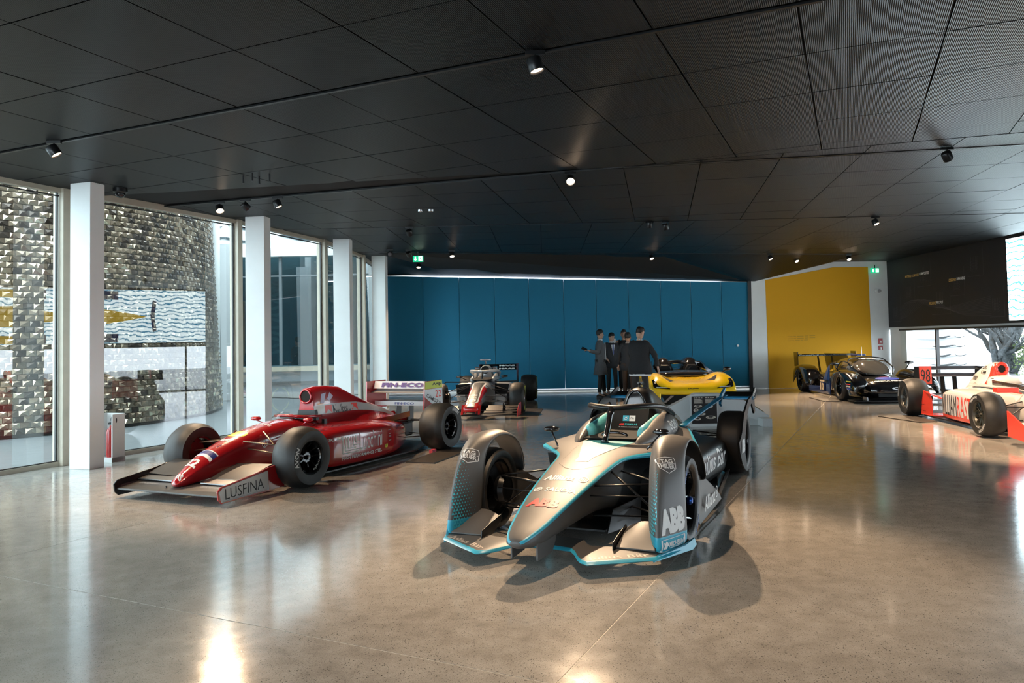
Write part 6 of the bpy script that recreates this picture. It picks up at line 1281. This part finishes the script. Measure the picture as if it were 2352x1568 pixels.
for s in (1, -1):
    pts = [(.86, 1.0), (1.0, .9), (.98, .25), (.90, .12), (.02, .0), (.0, .08), (.55, .26), (.72, .42)]
    sh = [([(s * a, b) for a, b in pts], [tuple(range(len(pts)))], 0)]
    a0, a1 = (.50, .87) if s > 0 else (-.87, -.50)
    fl('headlamp', sh, (-1.1, a0, .44), (-1.1, a1, .44), (.10, 0, 1), .235, M_GLOSSK, .006)
    hl = bvh_of([sb])
    for q, (x, z) in enumerate(((.80, .60), (.815, .55))): lay('lamp_lens', [ring2d(0, 0, .001, 1, 14)], P(-1.1, s * x - .02, z), P(-1.1, s * x + .02, z), (0, 0, 1), .035, M_STEEL, ST, stt, off=.012, reach=.5)
    lay('daytime_lamp', [poly2d([(0, 0), (1, .25), (1, .6), (0, .3)] if s > 0 else [(0, .25), (1, 0), (1, .3), (0, .6)])], P(-1.1, .56 if s > 0 else -.80, .455), P(-1.1, .80 if s > 0 else -.56, .455), (0, 0, 1), .03, M_TXT, ST, stt, off=.012, reach=.5)
    fl('bonnet_vent', [poly2d([(0, .9), (1, 1), (.8, .3), (.6, 0)])], (-.70, .36 * s if s > 0 else -.62, .9), (-.70, .62 * s if s > 0 else -.36, .9), (1, 0, 0), .28, M_HOLE)
    wheel(ST, 'front_wheel', 0, .83 * s, .32, .24, .24, 5, 'y', tyre=M_TYRE2, seg=36); wheel(ST, 'rear_wheel', 2.475, .83 * s, .33, .28, .24, 5, 'y', tyre=M_TYRE2, seg=36)
    # black fairings: hump with headrest behind each seat
    rg = []
    for u, w, z in ((1.12, .12, .74), (1.22, .19, .96), (1.36, .22, 1.06), (1.6, .235, 1.085), (2.0, .22, 1.03), (2.4, .17, .92), (2.8, .08, .80)):
        rg.append([P(u, s * .33 - w * 1.5, .66)] + [P(u, s * .33 - w * math.cos(a), .74 + (z - .74) * math.sin(a) ** .8) for a in [PI * (k + .5) / 9 for k in range(9)]] + [P(u, s * .33 + w * 1.5, .66)])
    B().loft(rg).build('head_fairing', M_LK, ST, smooth=True, sub=1)
    B().loft([[P(1.10, s * .33 - w, z) for w, z in ((-.16, .62), (-.15, .78), (-.09, .87), (.09, .87), (.15, .78), (.16, .62))], [P(1.25, s * .33 - w, z) for w, z in ((-.17, .60), (-.16, .80), (-.09, .90), (.09, .90), (.16, .80), (.17, .60))]]).build('seat', M_BODYK, ST, bevel=.01)
    mirror(ST, .30, 1.02 * s, .80, M_LK, s, (.34, .86 * s, .70), w=.20, h=.09, r=.016)
plate(ST, 'cockpit_well', [(.30, .50, .655), (.30, -.50, .655), (.5, -.66, .68), (1.3, -.66, .70), (1.3, .66, .70), (.5, .66, .68)], (0, 0, .012), M_LK)
B().loft([[P(.22, v, .64), P(.50, v * .93, .76 + .02 * math.cos(v * 3)), P(.52, v * .93, .75), P(.26, v, .64)] for v in (-.62, -.4, -.2, 0, .2, .4, .62)]).build('wind_deflector', mat('smoked_screen2', (.02, .018, .018), .06, coat=1), ST, smooth=True)
both(lambda s: plate(ST, 'cockpit_side', [(.28, .58 * s, .66), (1.25, .62 * s, .88), (1.6, .58 * s, .96), (2.2, .56 * s, .84), (1.6, .70 * s, .70), (.3, .74 * s, .70)], (0, .05 * s, 0), M_LK))
B().tube([P(1.3, -.55, .92), P(1.32, 0, .95), P(1.3, .55, .92)], .045, 8).build('cross_bar', M_LK, ST, smooth=True)
B().tube([P(.72 + .03 * math.sin(a), .33 + .17 * math.cos(a), .74 + .12 * math.sin(a)) for a in [k * PI / 10 for k in range(20)]], .014, 6, closed=True).build('steering_wheel', M_GLOSSK, ST, smooth=True)
word('DALLARA', P(-1.1, -.115, .425), P(-1.1, .115, .425), (0, 0, 1), .028, M_INK, ST, stt, .03, reach=.5, off=.005, name='nose_lettering')
# ---- information stand in front of it
M_STAND = mat('pale_grey_stand', (.50, .51, .51), .45); IS = thing('info_stand', 'pale grey angular information stand with a black panel in front of the yellow car', 'stand', (0, 0, 0))
B().prism([(1.98, 12.9, 0), (3.84, 12.75, 0), (3.86, 12.75, .16), (3.30, 12.8, .53), (3.02, 12.8, .55), (2.60, 12.8, .56), (1.98, 12.9, .24)], (.03, .30, 0)).build('plinth', M_STAND, IS, bevel=.004)
B().prism([(2.50, 12.74, .0), (2.98, 12.74, .0), (2.98, 12.74, .545), (2.50, 12.74, .545)], (0, .045, 0)).build('panel_carrier', M_STAND, IS)
B().box((3.74, 12.62, .07), (.16, .30, .14)).build('toe_block', M_STAND, IS, bevel=.004)
B().prism([(3.36, 12.80, .50), (3.78, 12.78, .222), (3.79, 13.0, .222), (3.37, 13.02, .50)], (0, 0, .008)).build('label_strip', mat('olive_label', (.12, .10, .03), .4), IS)
B().prism([(2.525, 12.733, .05), (2.955, 12.733, .05), (2.955, 12.733, .52), (2.525, 12.733, .52)], (0, .006, 0)).build('graphic_panel', mat('black_graphic', (.012, .008, .008), .35), IS)
M_WARM = mat('cream_print', (.70, .60, .52), .5)
for x in (2.56, 2.76):
    vs, fs = text2d('– – – –', 0); lay('panel_heading', [(vs, fs, 0)], (x, 12.732, .49), (x + .15, 12.732, .49), (0, 0, 1), .008, M_WARM, IS)
    rr = random.Random(int(x * 10)); sh = [line2d([(0, k), (rr.uniform(.75, 1) if k else 1, k)], .42) for k in range(9)]; lay('panel_text', sh, (x, 12.732, .40), (x + .155, 12.732, .40), (0, 0, 1), .075, M_WARM, IS)
def blob(x, z, w, h, k): lay('panel_drawing', [ring2d(0, 0, .75, 1, 22, sy=.4), line2d([(-.9, 0), (-.3, .3), (.3, .3), (.9, .02)], .1), line2d([(-.6, -.1), (.6, -.15)], .1), ring2d(-.5, -.12, .08, .2, 10), ring2d(.5, -.14, .08, .2, 10)], (x, 12.732, z), (x + w, 12.732, z), (0, 0, 1), h, M_WARM, IS)
for k, q in enumerate(((2.56, .33, .14, .045), (2.76, .32, .13, .04), (2.55, .25, .09, .06), (2.60, .19, .16, .05), (2.76, .13, .17, .055), (2.56, .11, .12, .05))): blob(*q, k)
# ================================================================== the five visitors
M_SKIN = mat('skin', (.46, .27, .19), .55); M_HAIR = mat('black_hair', (.010, .009, .009), .6, bump=.4, nscale=90)
M_COAT = mat('grey_wool_coat', (.085, .088, .095), .9, noise=.35, nscale=160, bump=.3); M_BLKC = mat('black_cloth', (.012, .012, .014), .85, noise=.3, nscale=60, bump=.2); M_SUIT = mat('dark_suit_cloth', (.022, .022, .026), .8); M_SHIRT = mat('white_shirt_cloth', (.62, .62, .64), .8); M_TROU = mat('dark_trouser_cloth', (.020, .018, .018), .85); M_SHOE = mat('black_shoe_leather', (.012, .011, .010), .35); M_BRWN = mat('brown_trouser_cloth', (.05, .028, .02), .85)
def skin(vs, es, sub=1):
    me = bpy.data.meshes.new('s'); me.from_pydata([tuple(v[0]) for v in vs], es, []); o = bpy.data.objects.new('s', me); COL.objects.link(o)
    md = o.modifiers.new('skin', 'SKIN'); md.use_smooth_shade = True
    for i, v in enumerate(vs):
        r = v[1] if isinstance(v[1], tuple) else (v[1], v[1]); me.skin_vertices[0].data[i].radius = r
    me.skin_vertices[0].data[0].use_root = True
    o.modifiers.new('sub', 'SUBSURF').levels = sub; bpy.context.view_layer.update()
    m2 = bpy.data.meshes.new_from_object(o.evaluated_get(bpy.context.evaluated_depsgraph_get()))
    out = ([q.co.copy() for q in m2.vertices], [tuple(p.vertices) for p in m2.polygons]); bpy.data.objects.remove(o); return out
def person(lb, x, y, ang, h=1.76, armL=None, armR=None, legs=(.04, -.04), top='jacket', mt=None, mtr=None, headturn=0, nod=0, hair='short', shirt=True, tie=False, sleeve=1.0, spread=.10, belly=1.0):
    k = h / 1.76; root = thing('person', lb, 'person', (x, y, 0), ang)
    V = lambda a, b, c: Vector((a, b, c)) * k
    armL = armL or [(.02, .24, 1.17), (.05, .26, .92)]; armR = armR or [(.02, -.24, 1.17), (.05, -.26, .92)]
    sh = {1: V(0, .185, 1.42), -1: V(0, -.185, 1.42)}
    vs = [(V(0, 0, .97), .11 * k), (V(.0, 0, 1.15), .105 * k), (V(0, 0, 1.33), .115 * k), (V(0, 0, 1.46), .07 * k), (V(.01, 0, 1.53), .055 * k), (V(.015, 0, 1.58), .055 * k)]; es = [(0, 1), (1, 2), (2, 3), (3, 4), (4, 5)]
    limb = {}
    for s, a in ((1, armL), (-1, armR)):
        n = len(vs); el, wr = V(*a[0]), V(*a[1]); d = (wr - el).normalized(); side = Vector((0, 0, 1)).cross(d); side = side.normalized() if side.length > .1 else Vector((1, 0, 0)); 
        palm = wr + d * .05 * k; vs += [(sh[s], .05 * k), (el, .038 * k), (wr, .024 * k), (palm, (.030 * k, .018 * k))]; es += [(2, n), (n, n + 1), (n + 1, n + 2), (n + 2, n + 3)]
        for q in range(4):
            m = len(vs); off = side * (q - 1.5) * .018 * k; ln_ = (.062, .072, .066, .05)[q] * k; curl = Vector((0, 0, -.012 if abs(d.z) < .5 else 0)) + side.cross(d) * .012
            vs += [(palm + d * .03 * k + off, .0085 * k), (palm + d * (.03 * k + ln_ * .5) + off * 1.15 + curl * .4, .0078 * k), (palm + d * (.03 * k + ln_ * .95) + off * 1.1 + curl * 1.5, .0065 * k)]; es += [(n + 3, m), (m, m + 1), (m + 1, m + 2)]
        m = len(vs); vs += [(wr + d * .035 * k + side * .032 * k * s, .010 * k), (wr + d * .075 * k + side * .050 * k * s, .008 * k)]; es += [(n + 3, m), (m, m + 1)]
        limb[s] = (el, wr, d)
    lg = {}
    for s, f in ((1, legs[0]), (-1, legs[1])):
        n = len(vs); hip, kn, ank, toe = V(0, .09 * s, .92), V(f * .5 + .02, spread * s * 1.0, .50), V(f, spread * s * 1.05, .09), V(f + .15, spread * s * 1.25, .035)
        vs += [(hip, .085 * k), (kn, .055 * k), (ank, .036 * k), (toe, .03 * k)]; es += [(0, n), (n, n + 1), (n + 1, n + 2), (n + 2, n + 3)]; lg[s] = (hip, kn, ank, toe)
    bv, bf = skin(vs, es)
    b = B(); b.add(bv, bf)
    # head: face, nose, ears, lips; turned and tilted on the neck
    Mh = Matrix.Translation(V(.015, 0, 1.60)) @ Matrix.Rotation(headturn, 4, 'Z') @ Matrix.Rotation(nod, 4, 'Y')
    HS = [(-.05, .035, .03, .035), (-.035, .075, .05, .05), (-.01, .088, .062, .062), (.03, .088, .080, .070), (.065, .086, .092, .074), (.10, .082, .096, .074), (.14, .066, .085, .062), (.165, .035, .055, .038), (.172, .01, .02, .01)]
    rings = []
    for z, f, bk, w in HS:
        rg = []
        for j in range(16):
            a = 2 * PI * j / 16; c, s_ = math.cos(a), math.sin(a); xx = (f if c > 0 else bk) * (abs(c) ** .85) * (1 if c > 0 else -1); rg.append(Mh @ (Vector((xx, w * s_, z)) * k))
        rings.append(rg)
    b.loft(rings)
    T = lambda a, b_, c: Mh @ (Vector((a, b_, c)) * k)
    b.add([T(.085, 0, .075), T(.086, .016, .028), T(.086, -.016, .028), T(.112, 0, .034), T(.088, 0, .022)], [(0, 1, 3), (0, 3, 2), (1, 4, 3), (3, 4, 2)])
    for s in (1, -1): b.loft([[T(-.005 + .022 * math.cos(a), s * (.072), .05 + .032 * math.sin(a)) for a in [q * PI / 4 for q in range(8)]], [T(-.012 + .020 * math.cos(a), s * .088, .052 + .030 * math.sin(a)) for a in [q * PI / 4 for q in range(8)]]])
    b.build('body', M_SKIN, root, smooth=True)
    e = B()
    for s in (1, -1):
        e.box(T(.084, s * .030, .064), (.008 * k, .024 * k, .009 * k), headturn); e.box(T(.086, s * .030, .083), (.006 * k, .032 * k, .006 * k), headturn)
    e.box(T(.0865, 0, .0), (.004 * k, .040 * k, .006 * k), headturn); e.build('face_features', mat('dark_features', (.05, .025, .02), .6), root)
    # hair cap
    rings = []; HH = [(.035, -.02, .086, .074), (.06, .03, .104, .080), (.10, .066, .110, .084), (.135, .094, .108, .080), (.165, .080, .090, .066), (.19, .05, .055, .04), (.196, .01, .01, .01)]
    if hair == 'fade': HH = [(.04, -.03, .098, .074), (.10, .04, .106, .080), (.125, .088, .105, .080), (.155, .088, .098, .072), (.185, .06, .07, .05), (.195, .01, .01, .01)]
    for z, f, bk, w in HH:
        rings.append([Mh @ (Vector(((f if math.cos(a) > 0 else bk) * math.cos(a), w * math.sin(a), z + .006 * math.sin(5 * a))) * k) for a in [2 * PI * j / 18 for j in range(18)]])
    B().loft(rings).build('hair', M_HAIR, root, smooth=True)
    # trousers, shoes
    vt = [(V(-.005, 0, .98), (.135 * k, .105 * k))]; et = []
    for s in (1, -1):
        hip, kn, ank, toe = lg[s]; n = len(vt); vt += [(hip, .098 * k), (kn + Vector((0, 0, .02)), .070 * k), (ank + Vector((0, 0, .03)), .058 * k)]; et += [(0, n), (n, n + 1), (n + 1, n + 2)]
    tv, tf_ = skin(vt, et); B().add(tv, tf_).build('trousers', mtr or M_TROU, root, smooth=True)
    for s in (1, -1):
        hip, kn, ank, toe = lg[s]; d = (toe - ank); d.z = 0; d.normalize(); sd = Vector((-d.y, d.x, 0)); heel = Vector((ank.x, ank.y, 0)) - d * .075 * k; rg = []
        for t, w, z in ((0, .025, .05), (.03, .036, .085), (.10, .038, .09), (.17, .044, .055), (.24, .042, .035), (.27, .02, .025)):
            c = heel + d * t * k; rg.append([c - sd * w * k + Vector((0, 0, .004)), c + sd * w * k + Vector((0, 0, .004)), c + sd * w * .8 * k + Vector((0, 0, z * .7 * k)), c + Vector((0, 0, z * k)), c - sd * w * .8 * k + Vector((0, 0, z * .7 * k))])
        B().loft(rg).build('shoe', M_SHOE, root, smooth=True)
    # top: torso with hem, sleeves as one garment
    hem = {'coat': .60, 'jacket': .80, 'suit': .78, 'tee': .90}[top]; fl_ = {'coat': .06, 'jacket': .035, 'suit': .02, 'tee': .0}[top]
    rg = []
    for t in range(9):
        z = 1.50 + (hem - 1.50) * t / 8; w = lerp([(hem, .19 + fl_), (1.0, .175 + fl_ * .6), (1.15, .175), (1.35, .205), (1.42, .20), (1.46, .13), (1.50, .075)], z) * belly; dp = lerp([(hem, .13 + fl_), (1.0, .125), (1.2, .125), (1.38, .125), (1.45, .09), (1.50, .07)], z) * belly
        rg.append([V(dp * math.cos(a) * (1 + .04 * math.cos(3 * a + t)), w * math.sin(a) * (1 + .02 * math.sin(5 * a + t * 2)), z + (.012 * math.sin(4 * a) if t == 8 else 0)) for a in [2 * PI * j / 20 for j in range(20)]])
    g = B(); g.loft(rg)
    for s in (1, -1):
        el, wr, d = limb[s]; st = sh[s] + Vector((0, -.03 * s, .0)) * k; end = el.lerp(wr, .9) if sleeve >= 1 else el.lerp(wr, .12)
        g.tube(catmull([st + Vector((0, -.05 * s, .02)) * k, st, st.lerp(el, .5) + Vector((0, .012 * s, 0)), el, end] if sleeve >= 1 else [st + Vector((0, -.05 * s, .02)) * k, st, st.lerp(el, .6), end], 3), [.078 * k] * 4 + [.072 * k] * 3 + [.062 * k] * 3 + [.05 * k] * 3 if sleeve >= 1 else [.078 * k] * 4 + [.070 * k] * 3 + [.062 * k] * 3, 10)
    g.build({'coat': 'coat', 'jacket': 'jacket', 'suit': 'suit_jacket', 'tee': 'black_top'}[top], mt or M_BLKC, root, smooth=True)
    if shirt: B().loft([[V(.045 + .06 * math.cos(a) - .03, .062 * math.sin(a), z) for a in [2 * PI * j / 12 for j in range(12)]] for z in (1.46, 1.535)]).build('shirt_collar', M_SHIRT, root, smooth=True)
    if top in ('coat', 'suit'):
        B().prism([V(.118, .055, 1.44), V(.105, .0, 1.12), V(.118, -.055, 1.44)] if top == 'suit' else [V(.125, .05, 1.44), V(.142, .035, .98), V(.142, -.02, .98), V(.125, -.05, 1.44)], (.02, 0, 0)).build('shirt_front', M_SHIRT, root)
        if tie: B().prism([V(.145, .012, 1.45), V(.14, .02, 1.2), V(.14, 0, 1.15), V(.14, -.02, 1.2), V(.145, -.012, 1.45)], (.006, 0, 0)).build('tie', mat('blue_tie', (.03, .05, .2), .5), root)
    return root
D2 = PI / 180
p1 = person('man in grey knee-length coat and white shirt holding out a phone, leftmost of the group', 1.50, 19.75, 0 * D2, 1.78, armL=[(.06, .26, 1.16), (.18, .22, 1.02)], armR=[(-.10, -.27, 1.19), (-.30, -.36, 1.24)], top='coat', mt=M_COAT, headturn=8 * D2, legs=(.10, -.05))
ph = B().box((0, 0, 0), (.15, .012, .075), M=Matrix.Rotation(.5, 3, 'Y')).build('phone', M_GLOSSK, bevel=.004); ph.location = (1.50 - .44, 19.75 - .40, 1.30); tag(ph, 'dark phone held out by the man in the grey coat', 'phone')
person('man in dark suit, white shirt and tie, second from left of the group', 1.88, 20.62, -70 * D2, 1.70, top='suit', mt=M_SUIT, tie=True, headturn=20 * D2, nod=.25)
person('man facing the camera in a short-sleeved black top, holding a phone by his face', 2.27, 20.9, -95 * D2, 1.78, armR=[(.12, -.28, 1.18), (.22, -.22, 1.38)], armL=[(.0, .25, 1.15), (.10, .27, .90)], top='tee', sleeve=0, shirt=False)
ph = B().box((0, 0, 0), (.07, .012, .13)).build('phone', mat('pale_phone', (.5, .5, .5), .3), bevel=.004); ph.location = (1.98, 20.62, 1.50); tag(ph, 'pale phone held up beside the face of the man facing the camera', 'phone')
person('man seen from behind with black hair and white collar, between the other visitors', 2.12, 18.6, 80 * D2, 1.68, top='jacket', mt=M_SUIT, mtr=M_BRWN, headturn=-10 * D2)
person('large man in black jacket seen from behind, nearest of the group', 2.02, 15.6, 62 * D2, 1.76, armR=[(.06, -.32, 1.17), (.10, -.36, .93)], armL=[(.14, .24, 1.18), (.24, .12, 1.06)], top='jacket', headturn=-30 * D2, nod=.35, hair='fade', legs=(.06, -.06), belly=1.22, spread=.13)
p5 = [o for o in bpy.data.objects if o.get('label', '').startswith('large man')][0]
B().loft([[Vector((.20 * math.cos(a), .235 * math.sin(a), z)) for a in [2 * PI * j / 20 for j in range(20)]] for z in (.755, .80)]).build('shirt_hem', M_SHIRT, p5, smooth=True)
